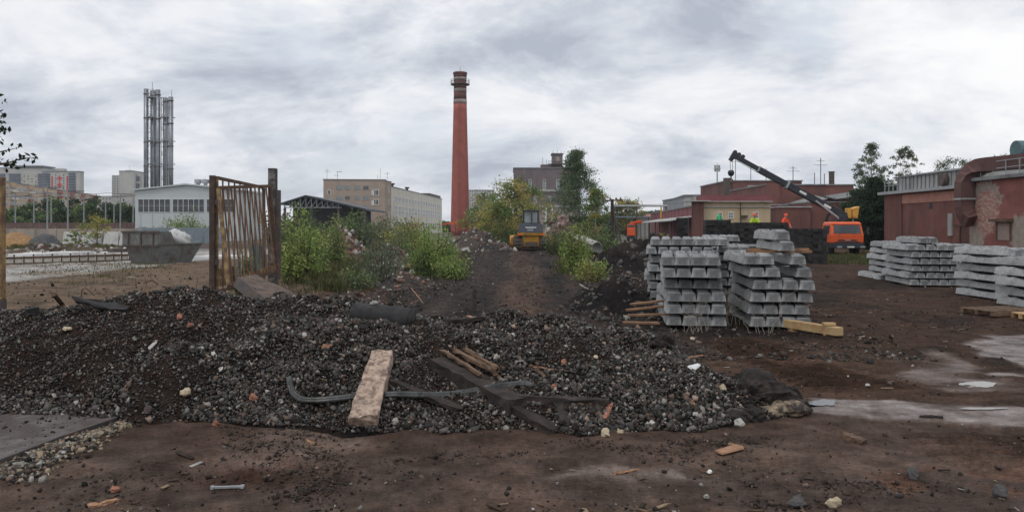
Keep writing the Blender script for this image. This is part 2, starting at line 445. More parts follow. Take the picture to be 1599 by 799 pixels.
M['hivisgreen'] = pmat('green_jacket', (0.03, 0.42, 0.17), 0.7, 0.12, 6, None, bump=0.2)
M['hivisyellow'] = pmat('lime_vest', (0.48, 0.68, 0.04), 0.7, 0.12, 6, None, bump=0.2)
M['hivisorange'] = pmat('orange_jacket', (0.85, 0.10, 0.04), 0.7, 0.12, 6, None, bump=0.2)
M['trousers'] = pmat('dark_workwear', (0.04, 0.045, 0.06), 0.85, 0.2, 6, None, bump=0.2)
M['bluepipe'] = pmat('blue_plastic', (0.02, 0.11, 0.42), 0.5, 0.1, 3, None, bump=0.05)
M['teal'] = pmat('teal_housing', (0.085, 0.16, 0.175), 0.6, 0.2, 2, (0.09, 0.12, 0.12), 0.35, 1.5, 0.1, 10)
M['ductred'] = pmat('duct_red', (0.115, 0.058, 0.053), 0.75, 0.2, 1.2, (0.10, 0.055, 0.05), 0.45, 0.8, 0.2, 12)
M['sheetgrey'] = pmat('weathered_sheet', (0.40, 0.40, 0.38), 0.7, 0.15, 2, (0.25, 0.24, 0.23), 0.4, 1.2, 0.2, 10, streak=True)
# ------------------------------------------------------------------ ground and ballast heap
PX = np.array([-14, -9, -6.6, -5.57, -3.95, -2.9, -1.64, 0, .82, 1.57, 2.16, 2.62, 3.1, 9])
PYC = np.array([11, 10.6, 10.3, 10.4, 10.5, 10.4, 10.3, 10.3, 10.2, 9.8, 9.2, 8.7, 8.5, 8.5])
PZC = np.array([.3, .6, .84, 1.0, 1.2, 1.03, .93, .85, .76, .66, .40, .14, 0, 0])
PFX = np.array([-14, -5.3, -2.52, -1.23, .62, 1.88, 2.56, 9])
PFY = np.array([8.5, 8.33, 7.89, 7.69, 7.69, 7.8, 8.2, 8.3])
def Hpile(x, y):
    x = np.asarray(x, float); y = np.asarray(y, float)
    zc = np.interp(x, PX, PZC); yc = np.interp(x, PX, PYC); yf = np.interp(x, PFX, PFY)
    yf = yf + 0.16 * fbm(x * 1.3, y * 0 + 3, 3, 40)
    t = np.clip((y - yf) / np.maximum(yc - yf, .05), 0, 1)
    back = 1 - sstep(0, 1, (y - yc) / 2.6)
    p = np.where(y <= yc, 1 - (1 - t) ** 1.55, back)
    lump = (0.12 * fbm(x * 1.5, y * 1.5, 3, 21) + 0.03 * fbm(x * 6, y * 6, 2, 25)) * np.clip(zc * p / 0.3, 0, 1)
    return zc * p + lump * (p > 0) - 0.02 * (p <= 0.001)
def Hground(x, y):
    x = np.asarray(x, float); y = np.asarray(y, float)
    near = 1 - sstep(40, 90, y)
    h = (0.035 * fbm(x * 0.5, y * 0.5, 3, 1) + 0.02 * fbm(x * 3.1, y * 3.1, 4, 5) + .006 * fbm(x * 14, y * 14, 2, 6)) * near
    # wheel and crawler ruts
    m1 = sstep(3.55, 3.8, x + 0.1 * (y - 10)) * (1 - sstep(4.75, 5.1, x + 0.1 * (y - 10))) * sstep(9.7, 10.2, y) * (1 - sstep(13.6, 14.6, y))
    h = h + m1 * 0.045 * np.sin(y * 2 * math.pi / 0.27 + 0.6 * vnoise(x * 3, y * 3, 7))
    m2 = sstep(3.6, 4.0, x) * (1 - sstep(5.6, 6.2, x)) * sstep(6.35, 6.7, y) * (1 - sstep(7.6, 8.0, y))
    h = h + m2 * 0.04 * np.sin((y + 0.12 * x) * 2 * math.pi / 0.19 + 0.8 * vnoise(x * 2, y * 2, 8))
    c = x - 0.2
    h = h - near * 0.09 * (np.exp(-((c - 1.5) / .4) ** 2) + np.exp(-((c + 1.0) / .4) ** 2)) * sstep(14, 17, y)
    h = h + near * .03 * fbm(x * 2.4, y * .2, 3, 178) * sstep(-4.5, -3, x) * (1 - sstep(3, 4.5, x)) * sstep(13, 16, y)
    h = h + 0.09 * np.exp(-(((x + 2.15) / .32) ** 2)) * sstep(6.15, 6.5, y) * (1 - sstep(7.5, 8.0, y)) * (1 + .5 * fbm(x * 6, y * 6, 2, 9))
    h = h + near * 0.06 * np.maximum(0, fbm(x * 1.2, y * 1.2, 3, 33)) * sstep(4, 7, np.abs(x + 1)) * sstep(13, 18, y)
    h = h + near * 0.03 * np.abs(fbm(x * 1.7, y * .5, 3, 91)) * sstep(12, 14, y)
    # flat where concrete shows through the mud
    return h * (1 - 0.85 * wetmask(x, y))
def poly_mask(x, y, pts, soft=0.25, wob=0.25, seed=70):
    """soft mask of a convex-ish world polygon with an uneven rim"""
    x = x + wob * fbm(x * 1.1, y * 1.1, 4, seed); y = y + wob * fbm(x * 1.1 + 40, y * 1.1, 4, seed + 9)
    d = np.full(np.shape(x), 1e9)
    n = len(pts)
    for i in range(n):
        (ax, ay), (bx, by) = pts[i], pts[(i + 1) % n]
        L = math.hypot(bx - ax, by - ay)
        d = np.minimum(d, ((bx - ax) * (y - ay) - (by - ay) * (x - ax)) / L)
    return sstep(-soft, soft, d)
def gpt(px, py): Y = GY(py); return (XW(px, Y), Y)
W1 = [gpt(1245, 644), gpt(1440, 656), gpt(1640, 664), gpt(1640, 634), gpt(1400, 625), gpt(1250, 617)]
W2 = [gpt(1440, 600), gpt(1556, 608), gpt(1530, 578), gpt(1475, 552), gpt(1420, 560)]
W3 = [gpt(1660, 640), gpt(1720, 526), gpt(1520, 522), gpt(1560, 556), gpt(1612, 600)]
W4 = [gpt(880, 752), gpt(1060, 752), gpt(1010, 737), gpt(900, 735)]
def wetmask(x, y):
    x = np.asarray(x, float); y = np.asarray(y, float)
    m = poly_mask(x, y, W1, .05, .17, 70)
    m = np.maximum(m, poly_mask(x, y, W2, .25, .4, 80) * .7)
    m = np.maximum(m, poly_mask(x, y, W3, .1, .3, 90))
    return m
def H(x, y): return np.maximum(Hground(x, y), Hpile(x, y))
def hz(x, y): return float(H(np.array([x]), np.array([y]))[0])
def hg(x, y): return float(Hground(np.array([x]), np.array([y]))[0])
def hit(px, py):
    Y = np.arange(4.6, 110, 0.015)
    x = (px - CX) * Y / F; z = EYE + (YH - py) * Y / F
    k = np.argmax(z <= H(x, Y))
    return Vector((x[k], Y[k], z[k]))

def ground():
    def steps(a, b, s0, g):
        out = []; s = s0; q = a
        while abs(q - a) < abs(b - a):
            q += s if b > a else -s
            out.append(q); s *= g
        return out
    core = list(np.arange(-7.0, 9.001, 0.055))
    xs = np.array(sorted(steps(-7.0, -1500, .058, 1.055) + core + steps(core[-1], 1500, .058, 1.055)))
    core = list(np.arange(4.8, 11.5, 0.05))
    ys = np.array(sorted(steps(4.8, -600, .06, 1.2) + core + steps(core[-1], 1500, .052, 1.028)))
    X, Y = np.meshgrid(xs, ys)
    Z = Hground(X, Y)
    C = np.zeros(X.shape + (3,))
    def lay(col, m):
        nonlocal C
        C = C * (1 - m[..., None]) + np.array(col) * m[..., None]
    one = np.ones_like(X)
    n1 = fbm(X * .35, Y * .35, 4, 50); n2 = fbm(X * 1.3, Y * 1.3, 4, 55); n3 = fbm(X * 5, Y * 5, 3, 60); n4 = fbm(X * .09, Y * .09, 4, 64)
    lay((.082, .064, .056), one)
    lay((.13, .125, .10), sstep(80, 130, Y))                                            # far yard
    lay((.062, .048, .043), sstep(4, 7, X) * (1 - sstep(40, 60, Y)))                     # yard between the stacks
    lay((.036, .033, .033), sstep(4, 7, X) * sstep(-.1, .45, n1 + .6 * n2) * (1 - sstep(40, 60, Y)))
    lay((.150, .106, .074), sstep(5.6, 7.5, -X - .04 * (Y - 20)) * sstep(12.5, 14, Y) * (1 - sstep(46, 58, Y)))   # tan earth by the gate
    lay((.105, .078, .058), sstep(5.6, 7.5, -X) * sstep(13, 14, Y) * (1 - sstep(46, 58, Y)) * sstep(.05, .5, n2))
    lay((.30, .285, .265), sstep(18.0, 18.9, -X + .35 * n2) * sstep(24, 26, Y) * (1 - sstep(62, 80, Y)))         # paved strip
    lay((.20, .165, .13), sstep(18.0, 18.9, -X) * sstep(24, 26, Y) * (1 - sstep(62, 80, Y)) * sstep(.1, .5, n1 + .4 * n2))
    road = sstep(-4.3, -3.2, X) * (1 - sstep(2.9, 4.2, X)) * sstep(11.5, 13.5, Y) * (1 - sstep(85, 110, Y))
    lay((.034, .030, .029), road)
    lay((.060, .043, .036), road * sstep(-.15, .5, n2 + .3 * n3) * np.exp(-((X - 1.0) / 1.3) ** 2))
    lay((.030, .028, .028), road * sstep(.1, .5, fbm(X * 1.6, Y * .35, 4, 77)))
    wv = X + .25 * fbm(Y * .12, Y * 0, 2, 301)
    lay((.092, .066, .053), road * np.exp(-((wv - .45) / .6) ** 2) * .45)
    lay((.019, .017, .017), road * np.clip(np.exp(-((wv - 1.7) / .38) ** 2) + np.exp(-((wv + .8) / .38) ** 2), 0, 1) * .85)
    lay((.026, .024, .024), sstep(2.6, 3.4, X) * (1 - sstep(5.5, 6.5, X)) * sstep(13, 15, Y) * (1 - sstep(45, 60, Y)))
    front = 1 - sstep(8.6, 9.6, Y)
    lay((.094, .076, .068), front)
    lay((.125, .076, .056), front * sstep(.15, .7, n1 + .5 * n2) * sstep(1.5, 3.2, X))
    lay((.062, .052, .049), front * sstep(.05, .55, n2 + .3 * n3))
    lay((.055, .040, .034), front * sstep(6.8, 7.7, Y + .25 * n2) * .7)
    lay((.060, .038, .032), np.exp(-(((X + 2.15) / .5) ** 2)) * sstep(6.0, 6.4, Y) * (1 - sstep(8, 8.6, Y)))
    lay((.145, .13, .125), front * sstep(.25, .8, n1 - .3 * n2) * sstep(-1, 0, X + 2) * (1 - sstep(1.5, 3.0, X)) * .8)
    lay((.17, .16, .158), poly_mask(X, Y, W4, .1, .2, 99) * sstep(.0, .4, n2) * .6)
    tread1 = sstep(3.55, 3.8, X + 0.1 * (Y - 10)) * (1 - sstep(4.75, 5.1, X + 0.1 * (Y - 10))) * sstep(9.7, 10.2, Y) * (1 - sstep(13.6, 14.6, Y))
    tread2 = sstep(3.6, 4.0, X) * (1 - sstep(5.6, 6.2, X)) * sstep(6.35, 6.7, Y) * (1 - sstep(7.6, 8.0, Y))
    w = wetmask(X, Y)
    lay((.135, .124, .122), w * np.clip(.72 + .5 * n2 + .25 * n3, 0, 1))
    lay((.07, .055, .05), w * sstep(.2, .6, n3 + .6 * n2) * .7)
    lay((.045, .033, .028), np.maximum(tread1, tread2 * .8) * sstep(-.35, .3, n2))
    sheen = np.maximum(w, poly_mask(X, Y, W4, .1, .2, 99) * .7)
    sheen = np.maximum(sheen, .28 * front + .2 * road)
    sheen = np.maximum(sheen, .35 * sstep(18, 19, -X) * sstep(24, 26, Y) * (1 - sstep(62, 80, Y)))
    C *= (1 + .22 * n3[..., None])
    damp = (1 - sstep(60, 110, Y)) * (1 - sstep(5.0, 7.5, -X) * sstep(12.5, 15, Y))
    C *= (1 - damp * .20)[..., None]
    C *= 1 + damp[..., None] * np.array((.22, -.03, -.20))
    streak = fbm(X * 2.6 + .3 * n2, Y * .16, 4, 177)
    C *= (1 + .45 * np.clip(streak, -1, 1) * road)[..., None]
    ny, nx = X.shape
    idx = np.arange(nx * ny).reshape(ny, nx)
    Fc = np.stack([idx[:-1, :-1], idx[:-1, 1:], idx[1:, 1:], idx[1:, :-1]], -1).reshape(-1, 4)
    me = np_mesh('ground', np.stack([X, Y, Z], -1).reshape(-1, 3), Fc, np.clip(C, .01, 1).reshape(-1, 3), True, {'wet': np.clip(sheen, 0, 1).ravel()})
    tag(link('ground', me, M['soil']), 'brown muddy yard ground with pale wet concrete showing through', kind='structure')
ground()

def pile():
    xs = np.arange(-11, 3.3, .05); ys = np.arange(7.3, 13.4, .05)
    X, Y = np.meshgrid(xs, ys)
    Z = Hpile(X, Y) - 0.012
    n2 = fbm(X * 1.1, Y * 1.1, 4, 155); n3 = fbm(X * 6, Y * 6, 3, 160)
    C = np.zeros(X.shape + (3,)) + np.array((.020, .0175, .0165))
    m = sstep(.05, .6, n2)[..., None]
    C = C * (1 - m) + np.array((.036, .025, .020)) * m
    C *= (1 + .25 * n3[..., None])
    ny, nx = X.shape
    idx = np.arange(nx * ny).reshape(ny, nx)
    Fc = np.stack([idx[:-1, :-1], idx[:-1, 1:], idx[1:, 1:], idx[1:, :-1]], -1).reshape(-1, 4)
    zc = Z.ravel()[Fc].max(1)
    Fc = Fc[zc > -0.02]
    me = np_mesh('earth', np.stack([X, Y, Z], -1).reshape(-1, 3), Fc, np.clip(C, .008, 1).reshape(-1, 3), True)
    return link('ballast_heap', me, M['heap'])
HEAP = tag(pile(), 'long low heap of dark ballast and earth across the foreground', 'heap')

t_ = (1 + 5 ** .5) / 2
ICO_V = np.array([(-1, t_, 0), (1, t_, 0), (-1, -t_, 0), (1, -t_, 0), (0, -1, t_), (0, 1, t_), (0, -1, -t_), (0, 1, -t_), (t_, 0, -1), (t_, 0, 1), (-t_, 0, -1), (-t_, 0, 1)]) / math.sqrt(1 + t_ * t_)
ICO_F = np.array([(0, 11, 5), (0, 5, 1), (0, 1, 7), (0, 7, 10), (0, 10, 11), (1, 5, 9), (5, 11, 4), (11, 10, 2), (10, 7, 6), (7, 1, 8),
                  (3, 9, 4), (3, 4, 2), (3, 2, 6), (3, 6, 8), (3, 8, 9), (4, 9, 5), (2, 4, 11), (6, 2, 10), (8, 6, 7), (9, 8, 1)])
CUB_V = np.array([(x, y, z) for z in (-1, 1) for y in (-1, 1) for x in (-1, 1)]) * .86
CUB_F = np.array([(0, 2, 3), (0, 3, 1), (4, 5, 7), (4, 7, 6), (0, 1, 5), (0, 5, 4), (2, 6, 7), (2, 7, 3), (0, 4, 6), (0, 6, 2), (1, 3, 7), (1, 7, 5)])
def rand_rot(n, rng):
    q = rng.normal(size=(n, 4)); q /= np.linalg.norm(q, axis=1, keepdims=True)
    w, x, y, z = q.T
    return np.stack([np.stack([1 - 2 * (y * y + z * z), 2 * (x * y - z * w), 2 * (x * z + y * w)], -1),
                     np.stack([2 * (x * y + z * w), 1 - 2 * (x * x + z * z), 2 * (y * z - x * w)], -1),
                     np.stack([2 * (x * z - y * w), 2 * (y * z + x * w), 1 - 2 * (x * x + y * y)], -1)], 1)
def stones_mesh(name, pos, size, cols, rng, flat=0.62):
    n = len(pos)
    ax = np.stack([np.ones(n), rng.uniform(.6, .95, n), rng.uniform(flat - .15, flat + .15, n)], -1) * size[:, None] * .5
    v = CUB_V[None] * (1 + rng.normal(0, .2, (n, 8, 3))) * rng.uniform(.55, 1.05, (n, 8, 1)) * ax[:, None, :] * 1.05
    v = np.einsum('nij,nkj->nki', rand_rot(n, rng), v) + pos[:, None, :]
    f = (CUB_F[None] + (np.arange(n) * 8)[:, None, None]).reshape(-1, 3)
    return np_mesh(name, v.reshape(-1, 3), f, np.repeat(cols, 8, 0))
def stone_cols(n, rng, warm=0.1, light=0.08):
    g = np.clip(rng.lognormal(math.log(.056), .68, n), .012, .30)
    c = g[:, None] * np.array((1.05, .985, .90)) * rng.uniform(.96, 1.04, (n, 3))
    u = rng.random(n)
    k = u < warm
    c[k] = g[k, None] * np.array((1.35, .98, .78))
    k = (u > 1 - light)
    c[k] = rng.uniform(.2, .36, (k.sum(), 1)) * np.array((1.0, .96, .88))
    return c

def gravel():
    rng = np.random.default_rng(3)
    n = 225000
    x = rng.uniform(-9.2, 2.9, n); y = rng.uniform(7.45, 12.2, n)
    hp = Hpile(x, y)
    soil = fbm(x * 1.1, y * 1.1, 4, 155)
    keep = (hp > 0.015) & (rng.random(n) < 1 - .42 * sstep(.0, .65, soil + .5 * fbm(x * 3.5, y * 3.5, 3, 156))) & (rng.random(n) < 1 - .6 * sstep(10.6, 11.6, y))
    x, y, hp, soil = x[keep], y[keep], hp[keep], soil[keep]
    s = np.clip(rng.lognormal(math.log(.0205), .5, len(x)), .008, .08) * (1 - .25 * sstep(.2, .7, soil))
    s *= 1 + .22 * (1 - sstep(.05, .3, hp))
    pos = np.stack([x, y, hp + s * .12], -1)
    c = stone_cols(len(x), rng, .22, .03)
    tag(link('ballast_gravel', stones_mesh('ballast_gravel', pos, s, c, rng), M['gravel']), 'dark grey crushed ballast stones covering the heap', 'gravel', kind='stuff')
    # scattered small stones on the mud
    n = 42000
    y = 4.9 + (rng.random(n) ** 1.7) * 40; x = rng.uniform(-.66, .66, n) * y
    dens = fbm(x * 1.4, y * 1.4, 4, 210)
    k = (Hpile(x, y) < .01) & (rng.random(n) < .16 + .84 * sstep(.15, .75, dens)) & (wetmask(x, y) < .4)
    x, y = x[k], y[k]
    s = np.clip(rng.lognormal(math.log(.0145), .55, len(x)), .005, .07) * np.where(y > 12, 1.9, 1)
    sheet = [gpt(-260, 640), gpt(0, 724), gpt(90, 689), gpt(182, 657), gpt(120, 648)]
    on_sheet = poly_mask(x, y, sheet[:1] + [gpt(-200, 820)] + sheet[1:], .01, 0.0, 1) > .5
    pos = np.stack([x, y, np.where(on_sheet, .033, Hground(x, y)) + s * .15], -1)
    c = stone_cols(len(x), rng, .5, .04) * .7
    tag(link('scattered_gravel', stones_mesh('scattered_gravel', pos, s, c, rng), M['gravel']), 'small stones and clods strewn over the mud in front', 'gravel', kind='stuff')
    # crushed stone and clinker trodden into the track behind the heap
    n = 42000
    y = 12.2 + rng.random(n) ** 1.5 * 52; x = rng.uniform(-5.2, 6.5, n)
    dens = fbm(x * 1.1, y * .5, 4, 214) + .35 * np.exp(-((x - 4.2) / 1.2) ** 2) + .3 * np.exp(-((x + 3.4) / 1.0) ** 2)
    mid = sstep(-2.4, -1.6, x) * (1 - sstep(2.0, 2.8, x))
    k = (Hpile(x, y) < .02) & (rng.random(n) < (.25 + .75 * sstep(-.1, .6, dens)) * (1 - .8 * mid)) & (wetmask(x, y) < .3)
    x, y = x[k], y[k]
    s = np.clip(rng.lognormal(math.log(.026), .5, len(x)), .010, .11) * (1 + y / 80)
    pos = np.stack([x, y, Hground(x, y) + s * .12], -1)
    c = stone_cols(len(x), rng, .25, .03) * .75
    tag(link('track_gravel', stones_mesh('track_gravel', pos, s, c, rng), M['gravel']), 'dark crushed stone trodden into the rutted track behind the heap', 'gravel', kind='stuff')
    # tan and grey chippings along the edge of the asphalt sheet, lower left
    n = 2600
    u = rng.random(n); a = np.array(gpt(185, 660)); b = np.array(gpt(-60, 745))
    q = a[None] * (1 - u[:, None]) + b[None] * u[:, None]
    d = np.array([b[1] - a[1], -(b[0] - a[0])]); d /= np.linalg.norm(d)
    if d[0] < 0: d = -d
    off = np.abs(rng.normal(0, .22, n)) * (.35 + .8 * u) + .02
    q = q + d[None] * off[:, None]
    x, y = q[:, 0], q[:, 1]
    s = np.clip(rng.lognormal(math.log(.033), .35, n), .015, .075)
    pos = np.stack([x, y, Hground(x, y) + s * .2], -1)
    c = stone_cols(n, rng, .3, .12)
    k = rng.random(n) < .45 * (1 - u) + .1
    c[k] = rng.uniform(.16, .32, (k.sum(), 1)) * np.array((1.05, .84, .58))
    tag(link('chippings', stones_mesh('chippings', pos, s, c, rng), M['gravel']), 'tan and grey chippings spilled along the edge of the asphalt sheet', 'gravel', kind='stuff')
gravel()

# asphalt sheet, lower left
def asphalt_sheet():
    a = [gpt(-260, 640), gpt(120, 648), gpt(182, 657), gpt(90, 689), gpt(0, 724), gpt(-200, 820)]
    r = thing('asphalt_sheet', 'flat grey asphalt sheet with a dark raised edge, lower left', 'asphalt', (a[3][0], a[3][1], 0))
    mb = MB(); n = len(a)
    top = .052
    mb.prism([Vector((x, y, -.02)) for x, y in a[::-1]][::-1], (0, 0, top))
    mb.build('sheet', M['asphalt'], r, world=True)
    e = MB()
    for i in range(2, 5):
        p, q = a[i], a[i + 1]
        e.beam((p[0], p[1], .012), (q[0], q[1], .012), .035, .065)
    e.build('edge', M['darksteel'], r, world=True)
asphalt_sheet()

# ------------------------------------------------------------------ mounds of earth and rubble further back
def mound(name, label, cat, c, rx, ry, h, col, col2, seed, rz=0.0, chunks=0, csize=.25, ccols=None, group=None, rough=.35, res=30):
    r = thing(name, label, cat, (c[0], c[1], 0), rz, group)
    u = np.linspace(-1, 1, res); X, Y = np.meshgrid(u, u)
    d = np.sqrt(X * X + Y * Y)
    n = fbm(X * 2.2 + seed, Y * 2.2, 4, seed)
    dd = d * (1 + .22 * fbm(X * 1.5 + 7, Y * 1.5 + seed, 3, seed + 3))
    Z = h * np.clip(np.cos(np.clip(dd, 0, 1) * math.pi / 2), 0, 1) ** 1.15 * (1 + rough * n + .5 * rough * fbm(X * 7, Y * 7 + seed, 3, seed + 6)) - .05 * (dd > 1) - .05
    k = sstep(-.2, .5, n)[..., None]
    C = np.array(col) * (1 - k) + np.array(col2) * k
    idx = np.arange(res * res).reshape(res, res)
    Fc = np.stack([idx[:-1, :-1], idx[:-1, 1:], idx[1:, 1:], idx[1:, :-1]], -1).reshape(-1, 4)
    Fc = Fc[Z.ravel()[Fc].max(1) > -.045]
    me = np_mesh('mound', np.stack([X * rx, Y * ry, Z], -1).reshape(-1, 3), Fc, C.reshape(-1, 3), True)
    link('mound', me, M['heap'], r)
    if chunks:
        rng = np.random.default_rng(seed)
        a = rng.uniform(0, 2 * math.pi, chunks); q = np.sqrt(rng.random(chunks)) * 1.05
        x = np.cos(a) * q; y = np.sin(a) * q
        ix = np.clip(((x + 1) / 2 * (res - 1)).astype(int), 0, res - 1); iy = np.clip(((y + 1) / 2 * (res - 1)).astype(int), 0, res - 1)
        z = np.maximum(Z[iy, ix], 0)
        s = np.clip(rng.lognormal(math.log(csize), .5, chunks), csize * .3, csize * 3)
        pos = np.stack([x * rx, y * ry, z + s * .1], -1)
        cc = np.array(ccols)[rng.integers(0, len(ccols), chunks)] * rng.uniform(.7, 1.25, (chunks, 1))
        o = link('rubble', stones_mesh('rubble', pos, s, cc, rng, .55), M['gravel'], r); o['kind'] = 'stuff'
    return r
DK, DK2 = (.020, .018, .018), (.036, .028, .025)
BR, BR2 = (.13, .085, .062), (.085, .062, .052)
RUB = [(.32, .30, .27), (.22, .12, .09), (.1, .09, .085), (.4, .38, .35), (.17, .14, .12)]
BRK = [(.33, .22, .19), (.27, .16, .14), (.38, .32, .29), (.2, .16, .15)]
DKC = [(.07, .068, .066), (.04, .038, .037), (.14, .12, .1), (.1, .095, .09)]
def mnd(px, py_base, w_px, top_py, *a, dep=1.0, **k):
    Y = GY(py_base); rx = w_px / 2 * Y / F; ry = rx * dep
    Yc = Y + ry * .7
    h = max(.2, ZW(top_py, Yc))
    return (XW(px, Yc), Yc), rx * Yc / Y, ry, h
def add_mound(name, label, cat, px, base, w, top, col, col2, seed, dep=1.0, **k):
    c, rx, ry, h = mnd(px, base, w, top, dep=dep)
    return mound(name, label, cat, c, rx, ry, h, col, col2, seed, **k)
add_mound('earth_heap', 'dark earth heap beside the rutted track, left of the stacked sleepers', 'heap', 958, 496, 150, 438, DK, DK2, 5, dep=1.9, chunks=700, csize=.06, ccols=DKC)
add_mound('earth_heap', 'black earth ridge behind the leafy shrub on the right of the track', 'heap', 962, 428, 150, 392, DK, DK2, 8, dep=1.2, chunks=260, csize=.14, ccols=DKC)
add_mound('earth_heap', 'black pointed earth heap in front of the far small orange truck', 'heap', 1010, 402, 90, 370, DK, DK2, 9, chunks=80, csize=.2, ccols=DKC)
add_mound('rubble_heap', 'grey and white rubble heap left of the bulldozer', 'heap', 745, 393, 115, 366, (.05, .045, .043), (.09, .075, .065), 11, chunks=420, csize=.2, ccols=RUB)
add_mound('rubble_heap', 'pink broken-brick rubble heap right of the bulldozer', 'heap', 876, 388, 74, 350, (.24, .17, .15), (.17, .13, .12), 12, chunks=520, csize=.28, ccols=BRK)
add_mound('rubble_heap', 'reddish brown rubble heap behind the green shrubs, below the beige building', 'heap', 540, 398, 66, 358, (.15, .085, .066), (.10, .068, .057), 13, chunks=260, csize=.24, ccols=BRK + RUB)
add_mound('rubble_heap', 'low heap of pale debris between the shrubs left of the track', 'heap', 610, 428, 120, 392, (.10, .085, .07), (.07, .06, .052), 14, chunks=300, csize=.16, ccols=RUB)
add_mound('earth_heap', 'low grey earth bank along the left edge of the track', 'heap', 628, 452, 120, 430, (.055, .048, .044), (.085, .07, .06), 15, dep=1.3, chunks=420, csize=.08, ccols=DKC + RUB[:2])
add_mound('sand_heap', 'orange-tan sand heap by the concrete wall on the left', 'heap', 26, 387, 92, 363, (.36, .22, .11), (.30, .185, .10), 16, rough=.08)
add_mound('gravel_heap', 'dark grey gravel heap beside the sand heap on the left', 'heap', 72, 387, 62, 363, (.11, .11, .112), (.085, .085, .087), 17, rough=.08)
add_mound('earth_heap', 'low dark earth bank topped with debris behind the white slabs on the left', 'heap', 90, 398, 240, 382, (.075, .062, .05), (.12, .10, .075), 18, dep=.35, chunks=260, csize=.25, ccols=RUB)
add_mound('earth_heap', 'low dark earth spread between the track and the front sleeper stack', 'heap', 890, 516, 150, 484, DK, (.06, .046, .04), 25, dep=1.2, chunks=500, csize=.05, ccols=DKC)
add_mound('earth_heap', 'low brown earth bank behind the crest of the heap, below the green weeds', 'heap', 560, 500, 190, 452, (.075, .058, .05), (.05, .042, .038), 26, dep=.9, chunks=420, csize=.06, ccols=DKC + RUB[:2])
# ------------------------------------------------------------------ buildings
WIN = {}
def window(root, x, z, w, h, side='F', L=0, D=0, frame='white', glass='glass', nx=2, nz=1, fw=.07, y0=0.0):
    """a window on a wall of a box building: frame with bars and, as its sub-part, the pane"""
    key = (round(w, 2), round(h, 2), frame, glass, nx, nz, fw)
    if key not in WIN:
        a = MB(); b = MB()
        a.box(-w / 2, w / 2, -.09, .02, 0, fw); a.box(-w / 2, w / 2, -.09, .02, h - fw, h)
        a.box(-w / 2, -w / 2 + fw, -.087, .02, fw, h - fw); a.box(w / 2 - fw, w / 2, -.087, .02, fw, h - fw)
        for i in range(1, nx):
            q = -w / 2 + w * i / nx; a.box(q - fw * .4, q + fw * .4, -.082, .02, fw, h - fw)
        for i in range(1, nz):
            q = h * i / nz; a.box(-w / 2 + fw, w / 2 - fw, -.078, .02, q - fw * .4, q + fw * .4)
        b.box(-w / 2 + fw * .5, w / 2 - fw * .5, -.04, .01, fw * .5, h - fw * .5)
        ma = bpy.data.meshes.new('window'); ma.from_pydata(a.v, [], a.f); ma.materials.append(M[frame])
        mb = bpy.data.meshes.new('pane'); mb.from_pydata(b.v, [], b.f); mb.materials.append(M[glass])
        WIN[key] = (ma, mb)
    ma, mb = WIN[key]
    o = link('window', ma, None, root); p = link('pane', mb, None, o)
    if side == 'F': o.location = (x, y0, z)
    elif side == 'R': o.location = (L, x, z); o.rotation_euler = (0, 0, math.pi / 2)
    else: o.location = (0, x, z); o.rotation_euler = (0, 0, -math.pi / 2)
    return o
def building(name, label, A, B, depth, h, wall, roof='roofgrey', group=None, cat='building', parapet=.35, over=.12, z0=0.0):
    A = Vector((A[0], A[1], 0)); B = Vector((B[0], B[1], 0))
    d = B - A; L = d.length
    r = thing(name, label, cat, A, math.atan2(d.y, d.x), group)
    MB().box(0, L, 0, depth, z0, h).build('wall', M[wall], r)
    if roof:
        m = MB()
        m.box(-over, L + over, -over, depth + over, h, h + parapet)
        m.build('roof', M[roof], r)
    return r, L
def mast(root, x, y, z, h, kind=0):
    m = MB(); m.beam((x, y, z), (x, y, z + h), .07, .07)
    if kind == 0:
        for q, w in ((.75, 1.0), (.9, .6)): m.beam((x - w * .8, y, z + h * q), (x + w * .8, y, z + h * q), .04, .04)
    elif kind == 1: m.beam((x - .2, y, z + h), (x + 1.1, y, z + h * .96), .1, .1); m.beam((x - .9, y, z + h * .5), (x + .4, y, z + h * .5), .06, .06)
    m.build('antenna', M['darksteel'], root)

# white hall with band windows (left)
Y = 120
r, L = building('industrial_hall', 'pale grey clad hall with a band of dark windows, behind the skip', (XW(211, Y), Y), (XW(372, Y), Y), 12, ZW(298, Y), 'hall', None)
e, rdg = ZW(298, Y), ZW(289.5, Y)
m = MB(); m.prism([(0, 0, e), (L, 0, e), (L / 2, 0, rdg)], (0, 12, 0)); m.build('gable', M['hall'], r)
m = MB()
for sx in (0, 1):
    x0, x1 = (-.35, L / 2) if sx == 0 else (L + .35, L / 2)
    m.hexa([(x0, -.35, e + .02), (x1, -.35, rdg + .06), (x1, 12.3, rdg + .06), (x0, 12.3, e + .02)] if sx == 0 else [(x1, -.35, rdg + .06), (x0, -.35, e + .02), (x0, 12.3, e + .02), (x1, 12.3, rdg + .06)],
           [(x0, -.35, e + .25), (x1, -.35, rdg + .29), (x1, 12.3, rdg + .29), (x0, 12.3, e + .25)] if sx == 0 else [(x1, -.35, rdg + .29), (x0, -.35, e + .25), (x0, 12.3, e + .25), (x1, 12.3, rdg + .29)])
m.build('roof', M['hall'], r)
k = Y / F
for px0, px1, n in ((216, 266, 6), (270, 319, 6), (323, 366, 5)):
    w = (px1 - px0) * k / n
    for i in range(n): window(r, (px0 - 211 + (px1 - px0) * (i + .5) / n) * k, ZW(331, Y), w * 1.0, (331 - 311) * k, nx=1, nz=2, fw=.03)
for i in range(9):
    x = L * (i + .5) / 9
    MB().box(x - .02, x + .02, -.03, 0, .3, ZW(332, Y) - .2).build('panel_joint', M['greymetal'], r)
